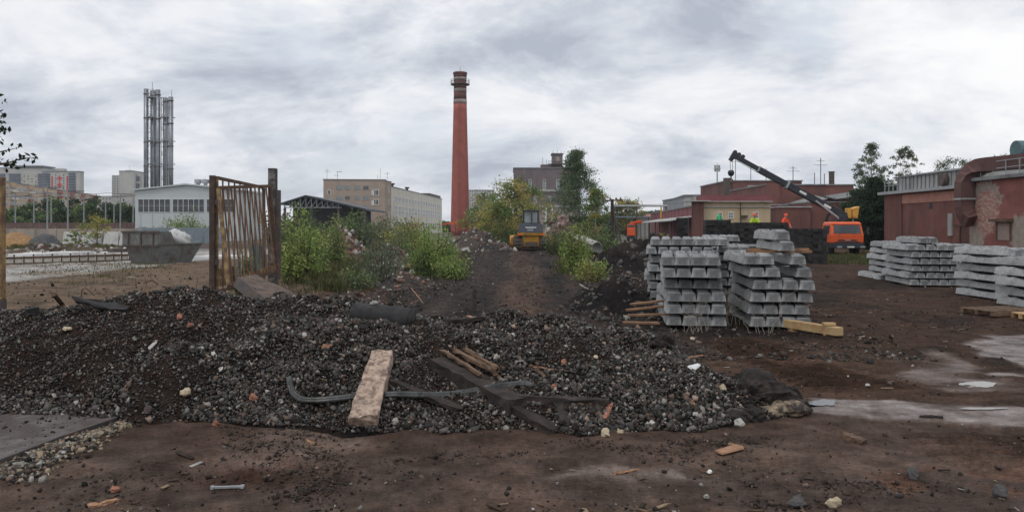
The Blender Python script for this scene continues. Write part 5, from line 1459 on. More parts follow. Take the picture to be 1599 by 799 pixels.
# ------------------------------------------------------------------ left yard: slabs, formwork rails, odds and ends
sl = [(12, 70, 54, 'nearest to the yellow post'), (72, 128, 56, 'second from the yellow post'), (130, 200, 58, 'third from the yellow post'), (100, 190, 66, 'farther back behind the others')]
for i, (a, b2, Y, lab) in enumerate(sl):
    x0, x1 = XW(a, Y), XW(b2, Y)
    r = thing('concrete_slab', f'flat whitish concrete slab on the left yard, {lab}', 'slab', (x0, Y, 0), math.radians(6), 'whitish slabs on the left yard')
    MB().box(0, x1 - x0 - .1, 0, 3.4, .0, .22 + .05 * (i % 2)).build('slab', M['slabwhite'], r, bevel=.02)
    for q in (.2, .8):
        MB().tube([((x1 - x0) * q, .5, .2), ((x1 - x0) * q, .5, .4), ((x1 - x0) * q + .15, .5, .4), ((x1 - x0) * q + .15, .5, .2)], .02, 5).build('lifting_loop', M['rust'], r)
r = thing('concrete_slab', 'flat whitish concrete slab showing right of the skip', 'slab', (XW(302, 50), 50, 0), 0, 'whitish slabs on the left yard'); MB().box(0, 3.5, 0, 3, 0, .2).build('slab', M['slabwhite'], r, bevel=.02)
r = thing('formwork_rail', 'long rusty formwork rail on short posts along the paved strip', 'rail', (XW(6, 42.5), 42.5, 0), math.atan2(5.2, XW(202, 47.7) - XW(6, 42.5)))
L = math.hypot(5.2, XW(202, 47.7) - XW(6, 42.5))
MB().box(0, L, 0, .06, .32, .42).build('rail', M['rust'], r); MB().box(0, L, .0, .06, .03, .09).build('rail', M['rust'], r)
for i in range(15): MB().box(L * i / 14 - .03, L * i / 14 + .03, -.063, -.003, 0, .55 if i % 2 else .45).build('stake', M['rust'], r)
for i in range(14): MB().box(L * i / 14 + .035, L * (i + 1) / 14 - .035, .063, .09, .0, .38).build('board', M['creamwall'], r)
r = thing('flat_pallet', 'stack of dark flat grids on the white slab left of the skip', 'grid', (XW(168, 56), 56, .27))
for j in range(3): MB().box(0, 1.6, 0, .9, j * .09, j * .09 + .06).build('grid', M['darksteel'], r)
m = MB(); m.lathe([(.27, 0), (.29, .05), (.29, .42), (.27, .45), (.27, .8)], n=16); o = m.build('blue_barrel', M['bluepipe'], None, True); o.location = P(82, 392, 70) - Vector((0, 0, .3)); o.rotation_euler = (0, 1.2, .3); tag(o, 'blue plastic barrel lying on the debris bank at left', 'barrel')
# ------------------------------------------------------------------ bulldozer
def wheel(root, c, rad, w, axis, name='wheel', rim='rust'):
    a = Vector(axis).normalized(); c = Vector(c)
    m = MB(); m.tube([c - a * w / 2, c - a * w * .42, c + a * w * .42, c + a * w / 2], [rad * .9, rad, rad, rad * .9], 20); o = m.build(name, M['rubber'], root, True)
    m = MB(); m.tube([c - a * (w / 2 + .02), c + a * (w / 2 + .02)], rad * .5, 14); m.build('rim', M[rim], o)
    return o
def bulldozer():
    Y = 69; k = Y / F; cx = 829.5
    r = thing('bulldozer', 'yellow and navy crawler bulldozer seen from behind on the track', 'bulldozer', (XW(cx, Y), Y, 0), math.radians(-1))
    X = lambda px: (px - cx) * k
    Z = lambda py: max(0, ZW(py, Y))
    for s in (-1, 1):
        x0, x1 = sorted((s * X(834.5 + 8), s * X(861 - 4)))
        o = MB().box(x0 + .08, x1 - .08, .35, 3.6, .25, .85).build('track_frame', M['dozeryellow'], r)
        # shoes round an oval
        L = 3.0; hgt = 1.1; rad = hgt / 2; per = 2 * L + 2 * math.pi * rad; n = 34
        me = None
        for i in range(n):
            q = per * i / n
            if q < L: y, z, a = rad + q, .03, 0
            elif q < L + math.pi * rad: t = (q - L) / rad; y, z, a = rad + L + math.sin(t) * rad, .03 + rad - math.cos(t) * rad, t
            elif q < 2 * L + math.pi * rad: y, z, a = rad + L - (q - L - math.pi * rad), .03 + 2 * rad, math.pi
            else: t = (q - 2 * L - math.pi * rad) / rad; y, z, a = rad - math.sin(t) * rad, .03 + rad + math.cos(t) * rad, math.pi + t
            if me is None:
                m = MB(); w = x1 - x0; m.box(-w / 2, w / 2, -.11, .11, -.02, .02); m.box(-w / 2, w / 2, -.02, .02, -.09, -.02); p = m.build('track_shoe', M['track'], r); me = p.data
            else: p = link('track_shoe', me, None, r)
            p.location = ((x0 + x1) / 2, y, z + .06); p.rotation_euler = (a, 0, 0)
        MB().tube([((x0 + x1) / 2 - .2, rad, rad + .08), ((x0 + x1) / 2 + .2, rad, rad + .08)], .36, 14).build('sprocket', M['track'], r)
        MB().tube([((x0 + x1) / 2 - .2, rad + L, rad + .08), ((x0 + x1) / 2 + .2, rad + L, rad + .08)], .36, 14).build('idler', M['track'], r)
        MB().box(*sorted((s * X(861.5), s * X(858))), .6, 3.4, .5, 1.15).build('push_arm', M['dozeryellow'], r)
    MB().hexa([(X(817), .25, .35), (X(842), .25, .35), (X(842), 3.6, .35), (X(817), 3.6, .35)], [(X(817), .15, Z(368)), (X(842), .15, Z(368)), (X(842), 3.6, Z(368)), (X(817), 3.6, Z(368))]).build('body', M['dozeryellow'], r, bevel=.03)
    MB().hexa([(X(808), -.05, Z(368) + .003), (X(849), -.05, Z(368) + .003), (X(849), 3.4, Z(368) + .003), (X(808), 3.4, Z(368) + .003)], [(X(807), -.1, Z(363.5)), (X(851), -.1, Z(363.5)), (X(851), 3.4, Z(363.5)), (X(807), 3.4, Z(363.5))]).build('fender_deck', M['dozeryellow'], r, bevel=.03)
    MB().hexa([(X(808), -.1, Z(363.3)), (X(849), -.1, Z(363.3)), (X(849), 1.1, Z(363.3)), (X(808), 1.1, Z(363.3))], [(X(812), .2, Z(349)), (X(846), .2, Z(349)), (X(846), 1.1, Z(349)), (X(812), 1.1, Z(349))]).build('fuel_tank', M['navy'], r, bevel=.05)
    # lettering is too small to read: a broken white strip and a grey plate
    m = MB(); yf = lambda py: -.1 + .3 * (363.3 - py) / 14.3 - .02
    for i in range(7): x = X(820.6 + 2.45 * i); m.box(x, x + .115, yf(355) - .01, yf(355) + .02, Z(356), Z(354.2))
    m.build('wordmark', M['white'], r)
    MB().box(X(823.5), X(833), yf(359) - .012, yf(359) + .04, Z(361), Z(357.3)).build('plate', M['greymetal'], r)
    # cab
    c0, c1, zb, zt = X(815.5), X(842.5), Z(348.8), Z(330)
    t0, t1 = X(817), X(841)
    for (xa, xb) in ((c0, t0), (c1 - .1, t1 - .1)):
        for y in (.4, 1.75): MB().hexa([(xa, y, zb), (xa + .1, y, zb), (xa + .1, y + .1, zb), (xa, y + .1, zb)], [(xb, y, zt), (xb + .1, y, zt), (xb + .1, y + .1, zt), (xb, y + .1, zt)]).build('cab_pillar', M['navy'], r)
    MB().box(t0 - .08, t1 + .08, .28, 1.95, zt, Z(327.5)).build('cab_roof', M['navy'], r, bevel=.04)
    MB().box(t0 + .1, t1 - .1, .43, .46, zb + .05, zt - .05).build('rear_window', M['glasspale'], r)
    MB().box(t0 + .1, t1 - .1, 1.8, 1.83, zb + .05, zt - .05).build('front_window', M['glasspale'], r)
    for x in (t0 - .02, t1 + .02): MB().box(x - .015, x + .015, .52, 1.72, zb + .05, zt - .05).build('side_window', M['glasspale'], r)
    MB().box(c0 + .15, c1 - .15, .7, 1.2, zb, zb + .8).build('seat', M['blackpaint'], r)
    m = MB(); m.box(X(829.5), X(831), .38, .43, zb + .1, zt - .1); m.build('wiper', M['blackpaint'], r)
    MB().box(c0, c1, 1.2, 3.4, Z(363.3), Z(351)).build('hood', M['dozeryellow'], r, bevel=.04)
    MB().tube([(X(838), 2.6, Z(351)), (X(838), 2.6, Z(340))], .06, 8).build('exhaust', M['darksteel'], r)
    m = MB(); m.box(X(820), X(839), .0, .3, .3, .75); m.box(X(825), X(834), -.12, -.003, .38, .62); m.build('drawbar', M['darksteel'], r)
    # blade far in front
    n = 8; vs = []; fs = []
    for i in range(n + 1):
        t = i / n; y = 4.9 - .35 * math.sin(math.pi * t); z = .05 + 1.25 * t
        vs += [(-1.95, y, z), (1.95, y, z), (-1.95, y + .06, z), (1.95, y + .06, z)]
    for i in range(n): a = i * 4; fs += [(a, a + 1, a + 5, a + 4), (a + 2, a + 6, a + 7, a + 3), (a, a + 4, a + 6, a + 2), (a + 1, a + 3, a + 7, a + 5)]
    MB().add(vs, fs).build('blade', M['dozeryellow'], r)
    for x in (X(811), X(848)): MB().box(x - .12, x + .12, -.16, -.11, Z(367.5), Z(364.5)).build('rear_lamp', M['orange'], r)
bulldozer()

# ------------------------------------------------------------------ crane truck
def crane_truck():
    Y = 54; k = Y / F; cx = 1323.5
    r = thing('crane_truck', 'orange truck with a black telescopic crane boom raised to the left', 'truck', (XW(cx, Y), Y, 0))
    X = lambda px: (px - cx) * k
    Z = lambda py: max(0, ZW(py, Y))
    w0, w1 = X(1297.5), X(1349.5)
    zf, zs, zt = Z(379.5), Z(365), Z(347.5)
    # cab shell: lower box with a slight forward bulge, upper part tapering back
    cab = MB().hexa([(w0, .05, zf), (w1, .05, zf), (w1, 1.75, zf), (w0, 1.75, zf)], [(w0, 0, zs), (w1, 0, zs), (w1, 1.75, zs), (w0, 1.75, zs)]).build('cab', M['orange'], r, bevel=.07)
    MB().hexa([(w0 + .02, .02, zs - .05), (w1 - .02, .02, zs - .05), (w1 - .02, 1.74, zs - .05), (w0 + .02, 1.74, zs - .05)], [(w0 + .1, .2, zt - .1), (w1 - .1, .2, zt - .1), (w1 - .1, 1.72, zt - .1), (w0 + .1, 1.72, zt - .1)]).build('cab_upper', M['orange'], cab, bevel=.05)
    MB().hexa([(w0 + .07, .12, zt - .1), (w1 - .07, .12, zt - .1), (w1 - .07, 1.75, zt - .1), (w0 + .07, 1.75, zt - .1)], [(w0 + .2, .35, zt + .06), (w1 - .2, .35, zt + .06), (w1 - .2, 1.6, zt + .06), (w0 + .2, 1.6, zt + .06)]).build('cab_roof', M['orange'], cab, bevel=.04)
    za, zb = zs + .03, zt - .17
    yA = lambda z: .02 + .18 * (z - zs) / (zt - .1 - zs)
    o = MB().hexa([(w0 + .2, yA(za) - .03, za), (w1 - .2, yA(za) - .03, za), (w1 - .2, yA(za) + .02, za), (w0 + .2, yA(za) + .02, za)], [(w0 + .26, yA(zb) - .03, zb), (w1 - .26, yA(zb) - .03, zb), (w1 - .26, yA(zb) + .02, zb), (w0 + .26, yA(zb) + .02, zb)]).build('windscreen', M['glass'], r)
    for s in (-.5, .3): MB().beam((s, yA(za) - .05, za + .02), (s + .35, yA(za) - .045, za + .22), .02, .015).build('wiper', M['blackpaint'], o)
    for x, s in ((w0, -1), (w1, 1)):
        MB().box(*sorted((x + s * .008, x - s * .1)), .42, 1.3, zs + .06, zt - .2).build('side_window', M['glass'], r)
        m = MB(); m.beam((x, .1, zt - .3), (x + s * .22, 0, zt - .3), .03, .03); m.box(*sorted((x + s * .16, x + s * .32)), -.06, 0, zs - .05, zt - .32); m.build('mirror', M['blackpaint'], r)
    m = MB(); m.box(X(1309), X(1338), -.04, .02, Z(375.5), Z(374)); m.box(X(1305), X(1342), -.04, .02, Z(379), Z(377.3)); m.build('grille', M['blackpaint'], r)
    MB().box(X(1319), X(1328), -.05, -.043, Z(375.5), Z(374.2)).build('badge', M['galv'], r)
    MB().box(w0 + .05, w1 - .05, -.1, .5, Z(387.5), zf - .004).build('bumper', M['blackpaint'], r, bevel=.03)
    for x in (X(1310), X(1346)):
        m = MB(); m.box(x - .17, x + .17, -.13, -.1, Z(386.5), Z(384)); m.build('headlight', M['galv'], r)
    MB().box(X(1322), X(1333), -.13, -.1, Z(386.5), Z(384.3)).build('number_plate', M['white'], r)
    MB().box(X(1306), X(1341), .5, 8.2, .62, .95).build('chassis', M['darksteel'], r)
    for y in (.95, 5.2, 6.5):
        for px in (1303.5, 1343.5): wheel(r, (X(px), y, .52), .52, .34, (1, 0, 0))
    for x in (w0 + .02, w1 - .32): MB().box(x, x + .3, .3, 1.55, 1.06, 1.14).build('mudguard', M['blackpaint'], r)
    # flat bed with orange side boards, seen left of the cab
    MB().box(X(1290), X(1350), 3.3, 9.2, 1.1, 1.25).build('bed', M['darksteel'], r)
    MB().box(X(1289.5), X(1290.5), 3.3, 9.2, 1.26, 1.8).build('side_board', M['orange'], r)
    MB().box(X(1350), X(1351), 3.3, 9.2, 1.26, 1.8).build('side_board', M['orange'], r)
    # outrigger at left with foot
    MB().box(X(1283), X(1297), 2.1, 2.4, 1.0, 1.25).build('outrigger_beam', M['orange'], r)
    MB().box(X(1288.5), X(1297), 2.05, 2.5, 1.26, Z(362)).build('stowage_box', M['orange'], r)
    for z in (1.35, 1.5, 1.65): MB().box(X(1281), X(1288.3), 2.1, 2.4, z, z + .1).build('slat', M['orange'], r)
    MB().tube([(X(1286), 2.25, .1), (X(1286), 2.25, 1.0)], .07, 8).build('outrigger_jack', M['blackpaint'], r); MB().lathe([(.22, 0), (.22, .06), (.08, .1)], (X(1286), 2.25, 0), 10).build('outrigger_foot', M['galv'], r)
    # the crane stands 2.6 m behind the cab front
    kb = (Y + 2.6) / F; x0 = XW(cx, Y)
    X = lambda px: (px - CX) * kb - x0
    Z = lambda py: max(0, EYE + (YH - py) * kb)
    # column and turntable
    cpx = 1313
    MB().lathe([(.45, 1.26), (.45, 1.6), (.36, 1.7), (.34, Z(343))], (X(cpx), 2.6, 0), 16).build('column', M['blackpaint'], r, True)
    MB().box(X(1306), X(1321), 2.2, 3.05, Z(346), Z(336)).build('slewing_head', M['blackpaint'], r, bevel=.06)
    # boom, three telescoping boxes
    y = 2.6
    p0 = Vector((X(1320), y, Z(338.5))); p3 = Vector((X(1146), y, Z(243)))
    at = lambda q: p0.lerp(p3, q)
    MB().beam(p0, at(.52), .42, .50, w1=.38, t1=.44).build('boom_base', M['blackpaint'], r, bevel=.02)
    MB().beam(at(.50), at(.78), .34, .38).build('boom_section', M['blackpaint'], r, bevel=.015)
    MB().beam(at(.76), at(1.0), .27, .30).build('boom_section', M['blackpaint'], r, bevel=.012)
    for q in (.36, .14): 
        a, b2 = at(q), at(q + .06); o2 = Vector((0, -.225, 0)); MB().beam(a + o2, b2 + o2, .012, .16, up=(0, 0, 1)).build('boom_decal', M['white'], r)
    MB().beam(at(.515), at(.53), .46, .54).build('collar', M['galv'], r); MB().beam(at(.775), at(.785), .38, .42).build('collar', M['galv'], r)
    MB().tube([Vector((X(1312), y - .3, Z(345))), at(.28) + Vector((0, -.3, -.1))], [.1, .07], 10).build('lift_cylinder', M['galv'], r)
    # head with sheaves
    h = p3
    m = MB(); m.beam(at(.985), at(1.02), .3, .5); m.beam(h + Vector((0, 0, .1)), h + Vector((-.25, 0, -.35)), .26, .28); m.build('boom_head', M['blackpaint'], r)
    for q, dz in ((.99, .28), (.955, .27), (.92, .27)): c = at(q) + Vector((0, 0, dz)); MB().tube([c - Vector((0, .06, 0)), c + Vector((0, .06, 0))], .15, 12).build('sheave', M['blackpaint'], r)
    hk = Vector((X(1141.5), y, Z(271)))
    m = MB(); m.tube([h + Vector((-.28, -.06, -.3)), hk + Vector((-.06, -.06, .2))], .018, 5); m.tube([h + Vector((-.1, .06, -.2)), hk + Vector((.12, .06, .2))], .018, 5); m.build('hoist_rope', M['darksteel'], r)
    m = MB(); m.lathe([(.04, .25), (.2, .2), (.24, .05), (.18, -.12), (.06, -.2)], hk, 12); m.build('hook_block', M['blackpaint'], r, True)
    m = MB(); m.tube([hk + Vector(q) for q in ((0, 0, -.15), (0, 0, -.35), (.1, 0, -.45), (.14, 0, -.58), (.04, 0, -.68), (-.1, 0, -.62))], .045, 6); m.build('hook', M['darksteel'], r)
    m = MB(); m.tube([hk + Vector((0, 0, -.6)), hk + Vector((-.1, .1, -1.1))], .015, 5); m.tube([hk + Vector((.02, 0, -.6)), hk + Vector((.16, .1, -1.05))], .015, 5); m.build('sling', M['darksteel'], r)
    m = MB(); m.tube([at(.98) + Vector((0, 0, -.25)), at(.6) + Vector((0, -.1, -.32)), at(.1) + Vector((0, 0, -.28))], .018, 5); m.build('winch_rope', M['darksteel'], r)
    # hose loop to the left of the column
    m = MB(); m.tube([(X(1290), 2.4, Z(352)), (X(1288.5), 2.4, Z(343)), (X(1291), 2.4, Z(336)), (X(1297), 2.4, Z(331.5)), (X(1302), 2.4, Z(333))], .11, 8); m.build('hose', M['rubber'], r, True)
    m = MB(); m.box(X(1288), X(1296), 2.3, 2.6, Z(353), Z(350)); m.build('hose_bracket', M['galv'], r)
    # yellow operator seat box behind the column
    MB().hexa([(X(1328), 2.2, Z(341)), (X(1336), 2.2, Z(341)), (X(1336), 3.0, Z(341)), (X(1328), 3.0, Z(341))], [(X(1328), 2.2, Z(325.5)), (X(1339), 2.2, Z(322)), (X(1339), 3.0, Z(322)), (X(1328), 3.0, Z(325.5))]).build('operator_station', M['craneyellow'], r, bevel=.05)
    MB().box(X(1321.5), X(1327.5), 2.3, 2.9, Z(341), Z(325)).build('winch_box', M['craneyellow'], r, bevel=.05)
    MB().tube([(X(1331), 2.5, 1.26), (X(1331), 2.5, Z(341))], .06, 8).build('support_post', M['galv'], r)
crane_truck()

# small far truck with a folded red crane
def small_truck():
    Y = 105; k = Y / F; cx = 985
    r = thing('small_truck', 'small far orange truck with a folded red crane arm left of the burgundy shed', 'truck', (XW(cx, Y), Y, 0), math.radians(-8.5))
    X = lambda px: (px - cx) * k; Z = lambda py: max(0, ZW(py, Y))
    MB().box(X(979), X(992), 0, 1.8, .9, Z(355)).build('cab', M['orange'], r, bevel=.05)
    MB().box(X(979.6), X(991.4), .05, 1.7, Z(355), Z(350)).build('cab_top', M['orange'], r, bevel=.05)
    MB().box(X(980.5), X(990.5), .02, .06, Z(355) + .03, Z(351)).build('windscreen', M['glass'], r)
    MB().box(X(980), X(991), -.08, .3, .5, .88).build('bumper', M['blackpaint'], r)
    MB().box(X(981), X(990), .3, 6.5, .6, .9).build('chassis', M['darksteel'], r)
    for y in (.8, 4.4, 5.6):
        for px in (981, 990): wheel(r, (X(px), y, .48), .48, .3, (1, 0, 0))
    MB().box(X(979), X(992), 2.6, 7, 1.0, 1.6).build('bed', M['darksteel'], r)
    MB().box(X(983), X(988), 2.0, 2.5, .95, Z(352)).build('crane_base', M['rust'], r)
    MB().beam((X(983), 2.2, Z(350)), (X(1003), 2.4, Z(346.5)), .2, .25).build('crane_arm', M['orange'], r)
    MB().beam((X(984), 2.0, Z(348)), (X(1001), 2.1, Z(344.5)), .18, .22).build('crane_arm', M['orange'], r)
small_truck()
Y = 120
r = thing('red_canopy', 'low bright red sheet canopy at the foot of the chimney', 'canopy', (XW(690, Y), Y, 0))
MB().hexa([(0, 0, ZW(351, Y)), (2.2, 0, ZW(349, Y)), (2.2, 2, ZW(349, Y)), (0, 2, ZW(351, Y))], [(0, 0, ZW(349.5, Y)), (2.2, 0, ZW(346, Y)), (2.2, 2, ZW(346, Y)), (0, 2, ZW(349.5, Y))]).build('sheet', M['orange'], r)
for x in (.2, 2.0): MB().box(x - .05, x + .05, .9, 1.0, 0, ZW(350.5, Y) + (.05 if x > 1 else 0)).build('post', M['darksteel'], r)

# ------------------------------------------------------------------ people (seen from the chest up over the timber stacks)
def skin_mesh(name, verts, edges, radii, mat, parent, root=0, sub=1):
    me = bpy.data.meshes.new(name); me.from_pydata(verts, edges, []); me.update()
    o = link(name, me, mat, parent)
    o.modifiers.new('skin', 'SKIN'); s = o.modifiers.new('sub', 'SUBSURF'); s.levels = sub; s.render_levels = sub
    if not me.skin_vertices: me.skin_vertices.new()
    for i, v in enumerate(me.skin_vertices[0].data):
        rr = radii[i]; v.radius = rr if isinstance(rr, tuple) else (rr, rr); v.use_root = (i == root)
    return o
def person(label, loc, rz, jacket, helmet, lean=.12, arms=((.25, .28, -.25), (-.22, .25, -.3)), hood=False):
    r = thing('person', label, 'person', loc, rz, 'workers behind the timber stacks')
    # local -y is forward
    V = [(0, 0, .95), (0, -lean * .4, 1.2), (0, -lean, 1.42), (0, -lean * 1.15, 1.52), (0, -lean * 1.35, 1.60), (0, -lean * 1.4, 1.68), (0, -lean * 1.35, 1.75)]
    Rr = [(.15, .11), (.15, .11), (.16, .11), .06, .085, .098, .07]
    E = [(i, i + 1) for i in range(6)]
    def addv(p, rad, frm): V.append(tuple(p)); Rr.append(rad); E.append((frm, len(V) - 1)); return len(V) - 1
    addv((0, -lean * 1.4 - .105, 1.655), .018, 5)          # nose
    for s in (-1, 1): addv((s * .09, -lean * 1.35, 1.665), .02, 5)   # ears
    hands = []; armj = []
    for s, (ax, ay, az) in zip((-1, 1), arms):
        sh = addv((s * .19, -lean, 1.42), .07, 2)
        el = Vector((s * .27, -lean - .06, 1.14)); ha = Vector((s * .2, -lean - abs(ay), 1.0))
        e = addv(el, .05, sh); h = addv(ha, .036, e); d = (ha - el).normalized(); armj.append((V[sh], el, ha))
        pm = addv(ha + d * .07, .034, h)
        side = Vector((1, 0, 0))
        for f, (of, ln) in enumerate(((-.03, .07), (-.01, .085), (.01, .08), (.028, .065))):
            b = addv(ha + d * .12 + side * of, .010, pm); addv(ha + d * (.12 + ln * .6) + side * of + Vector((0, -.01, -.03)), .008, b)
        addv(ha + d * .06 + side * (-s * .05), .010, h)
    for s in (-1, 1):
        a = addv((s * .1, 0, .90), .09, 0); b = addv((s * .11, -.03, .5), .065, a); c = addv((s * .11, .02, .1), .045, b); addv((s * .12, -.16, .05), .035, c)
    skin_mesh('body', V, E, Rr, M['skin'], r)
    jv = [(0, 0, .86), (0, -lean * .4, 1.18), (0, -lean, 1.40), (0, -lean * 1.1, 1.49)]; jr = [(.2, .15), (.195, .15), (.20, .145), .085]; je = [(0, 1), (1, 2), (2, 3)]
    for (sh, el, ha) in armj:
        for p, rd in ((sh, .095), (el, .075), (ha, .06)):
            jv.append(tuple(p)); jr.append(rd)
        n = len(jv); je += [(2, n - 3), (n - 3, n - 2), (n - 2, n - 1)]
    if hood: jv.append((0, -lean * 1.2 + .05, 1.64)); jr.append(.135); je.append((3, len(jv) - 1))
    skin_mesh('jacket', jv, je, jr, M[jacket], r)
    tv = [(0, 0, .93)]; tr = [(.17, .14)]; te = []
    for s in (-1, 1):
        for p, rd in (((s * .1, 0, .84), .11), ((s * .11, -.03, .5), .085), ((s * .11, .02, .12), .07)):
            tv.append(p); tr.append(rd); te.append((0 if len(tv) % 3 == 2 else len(tv) - 2, len(tv) - 1))
    skin_mesh('trousers', tv, te, tr, M['trousers'], r)
    for s in (-1, 1): MB().hexa([(s * .12 - .05, -.2, 0), (s * .12 + .05, -.2, 0), (s * .12 + .05, .09, 0), (s * .12 - .05, .09, 0)], [(s * .12 - .045, -.18, .07), (s * .12 + .045, -.18, .07), (s * .12 + .045, .08, .12), (s * .12 - .045, .08, .12)]).build('boot', M['rubber'], r)
    if helmet:
        c = (0, -lean * 1.38, 1.70); m = MB(); m.lathe([(.145, 0), (.125, .012), (.12, .06), (.09, .105), (.02, .125)], c, 14); m.build('hard_hat', M[helmet], r, True)
    for s in (-1, 1): MB().lathe([(.001, -.008), (.009, 0), (.001, .008)], (s * .033, -lean * 1.4 - .094, 1.685), 6).build('eye', M['rubber'], r)
Yw = 53.2
dz = 1.125
person('person in a green hooded jacket at the left end of the timber stacks', (XW(1118, Yw), Yw - .5, dz + .17), math.radians(60), 'hivisgreen', None, .1, hood=True)
person('person in a lime yellow vest and orange hard hat behind the widest timber stack', (XW(1176, Yw), Yw - .4, dz - .02), math.radians(-20), 'hivisyellow', 'hivisorange', .2)
person('person in a bright orange hooded jacket right of the one in yellow', (XW(1220, Yw), Yw - .4, dz - .04), math.radians(30), 'hivisorange', 'hivisorange', .15, hood=True)
# ------------------------------------------------------------------ trees, shrubs and weeds
def leaves_mesh(name, pos, size, cols, rng, aspect=.55, droop=0.0):
    n = len(pos)
    d = rng.normal(size=(n, 3)); d[:, 2] -= droop; d /= np.linalg.norm(d, axis=1, keepdims=True)
    u = rng.normal(size=(n, 3)); w = np.cross(d, u); w /= np.linalg.norm(w, axis=1, keepdims=True)
    s = size[:, None] if np.ndim(size) else size
    a = pos - d * s * .5; c = pos + d * s * .5; b = pos + w * s * aspect * .5; e = pos - w * s * aspect * .5
    v = np.stack([a, b, c, e], 1).reshape(-1, 3)
    f = np.arange(n * 4).reshape(n, 4)
    return np_mesh(name, v, f, np.repeat(cols, 4, 0))
PROF = {
    'round': lambda t: np.sqrt(np.clip(1 - (2 * t - 1) ** 2, 0, 1)) * .95 + .05,
    'oval': lambda t: np.clip(np.sin(np.clip(t, 0, 1) ** .75 * math.pi), 0, 1) ** .7 * .97 + .03,
    'spire': lambda t: np.clip((1 - t) ** .75 * (1 - np.exp(-t * 7)), 0, 1) * 1.15 + .03,
    'bush': lambda t: np.clip(1 - t ** 2.2, 0, 1) ** .6,
    'poplar': lambda t: np.clip(np.sin(np.clip(t, .02, .99) ** .6 * math.pi), 0, 1) ** .55,
}
def tree(name, label, cat, loc, h, rad, cols, prof='oval', base=.25, clusters=60, leaves=4500, lsize=.18, spread=.16, bark='bark', trunk=.16, seed=1, group=None, lean=(0, 0), droop=.1, stems=1, squash=1.0, crown='crown'):
    rng = np.random.default_rng(seed)
    r = thing(name, label, cat, loc, 0, group)
    zb = h * base; ch = h - zb
    t = rng.random(clusters) ** .9
    pr = PROF[prof](t)
    ang = rng.uniform(0, 2 * math.pi, clusters); q = np.sqrt(rng.random(clusters)) ** .8
    cx = np.cos(ang) * q * pr * rad * (1 + .25 * rng.normal(size=clusters)); cy = np.sin(ang) * q * pr * rad * squash * (1 + .25 * rng.normal(size=clusters))
    cz = zb + t * ch
    cx = cx + lean[0] * cz / h; cy = cy + lean[1] * cz / h
    cen = np.stack([cx, cy, cz], -1)
    cr = rad * spread * rng.uniform(.6, 1.5, clusters)
    # wood
    m = MB()
    tops = []
    for s in range(stems):
        a0 = rng.uniform(0, 6.28); off = .0 if stems == 1 else rad * .12
        bx, by = math.cos(a0) * off, math.sin(a0) * off
        k = 7; pts = []
        fan = 0 if stems == 1 else rad * .45
        for i in range(k + 1):
            f = i / k; z = f * h * (.93 if stems == 1 else rng.uniform(.6, .95))
            pts.append((bx + math.cos(a0) * fan * f + lean[0] * f + rng.normal() * trunk * .35 * (i > 0), by + math.sin(a0) * fan * f + lean[1] * f + rng.normal() * trunk * .35 * (i > 0), z - .1 * (i == 0)))
        rr = [trunk * (1.25 if i == 0 else 1) * (1 - .9 * i / k) / (stems ** .5) + .008 for i in range(k + 1)]
        m.tube(pts, rr, 7); tops.append(pts)
    for i in range(min(clusters, 46)):
        pts = tops[i % stems]
        zz = max(.25 * zb, cz[i] - rng.uniform(.3, .9) * math.hypot(cx[i], cy[i]) - .15 * h * (stems == 1))
        j = min(range(len(pts)), key=lambda q: abs(pts[q][2] - zz))
        p0 = Vector(pts[j]); p1 = Vector(cen[i]); mid = p0.lerp(p1, .5) + Vector((0, 0, -.06 * (p1 - p0).length + .02))
        b0 = max(.012, trunk * .38 * (1 - p0.z / h))
        m.tube([p0, mid, p1], [b0, b0 * .6, b0 * .25], 5, False)
    m.build('trunk', M[bark], r, True)
    # leaves
    per = np.maximum(3, (leaves * cr ** 2 / (cr ** 2).sum()).astype(int))
    idx = np.repeat(np.arange(clusters), per)
    g = rng.normal(size=(len(idx), 3)); g /= (np.linalg.norm(g, axis=1, keepdims=True) + 1e-6); g *= (rng.random((len(idx), 1)) ** .55) * rng.lognormal(0, .25, (len(idx), 1))
    pos = cen[idx] + g * cr[idx, None] * np.array((1.25, 1.25, .85))
    pos[:, 2] = np.maximum(pos[:, 2], .04)
    cc = np.array(cols, float)
    base_c = cc[rng.integers(0, len(cc), clusters)] * rng.uniform(.72, 1.25, (clusters, 1))
    lc = base_c[idx] * rng.uniform(.85, 1.75, (len(idx), 1))
    size = lsize * rng.uniform(.6, 1.4, len(idx))
    link(crown, leaves_mesh(crown, pos, size, np.clip(lc, .005, .6), rng, droop=droop), M['leaf'], r)
    return r
G_DARK = [(.050, .072, .040), (.060, .085, .042), (.040, .060, .036)]
G_MID = [(.125, .175, .070), (.105, .15, .062), (.15, .195, .078)]
G_YEL = [(.33, .29, .10), (.29, .265, .09), (.22, .225, .08), (.36, .29, .105)]
G_LIME = [(.205, .27, .085), (.17, .235, .075), (.25, .30, .10)]
G_GREY = [(.125, .155, .10), (.105, .132, .085), (.15, .18, .115)]
def tr(name, label, px, top, Y, wpx, cols, **k):
    h = ZW(top, Y); rad = wpx / 2 * Y / F * 1.18
    return tree(name, label, 'tree' if 'tree' in name or name in ('birch', 'pine') else 'shrub', (XW(px, Y), Y, 0), h, rad, cols, **k)
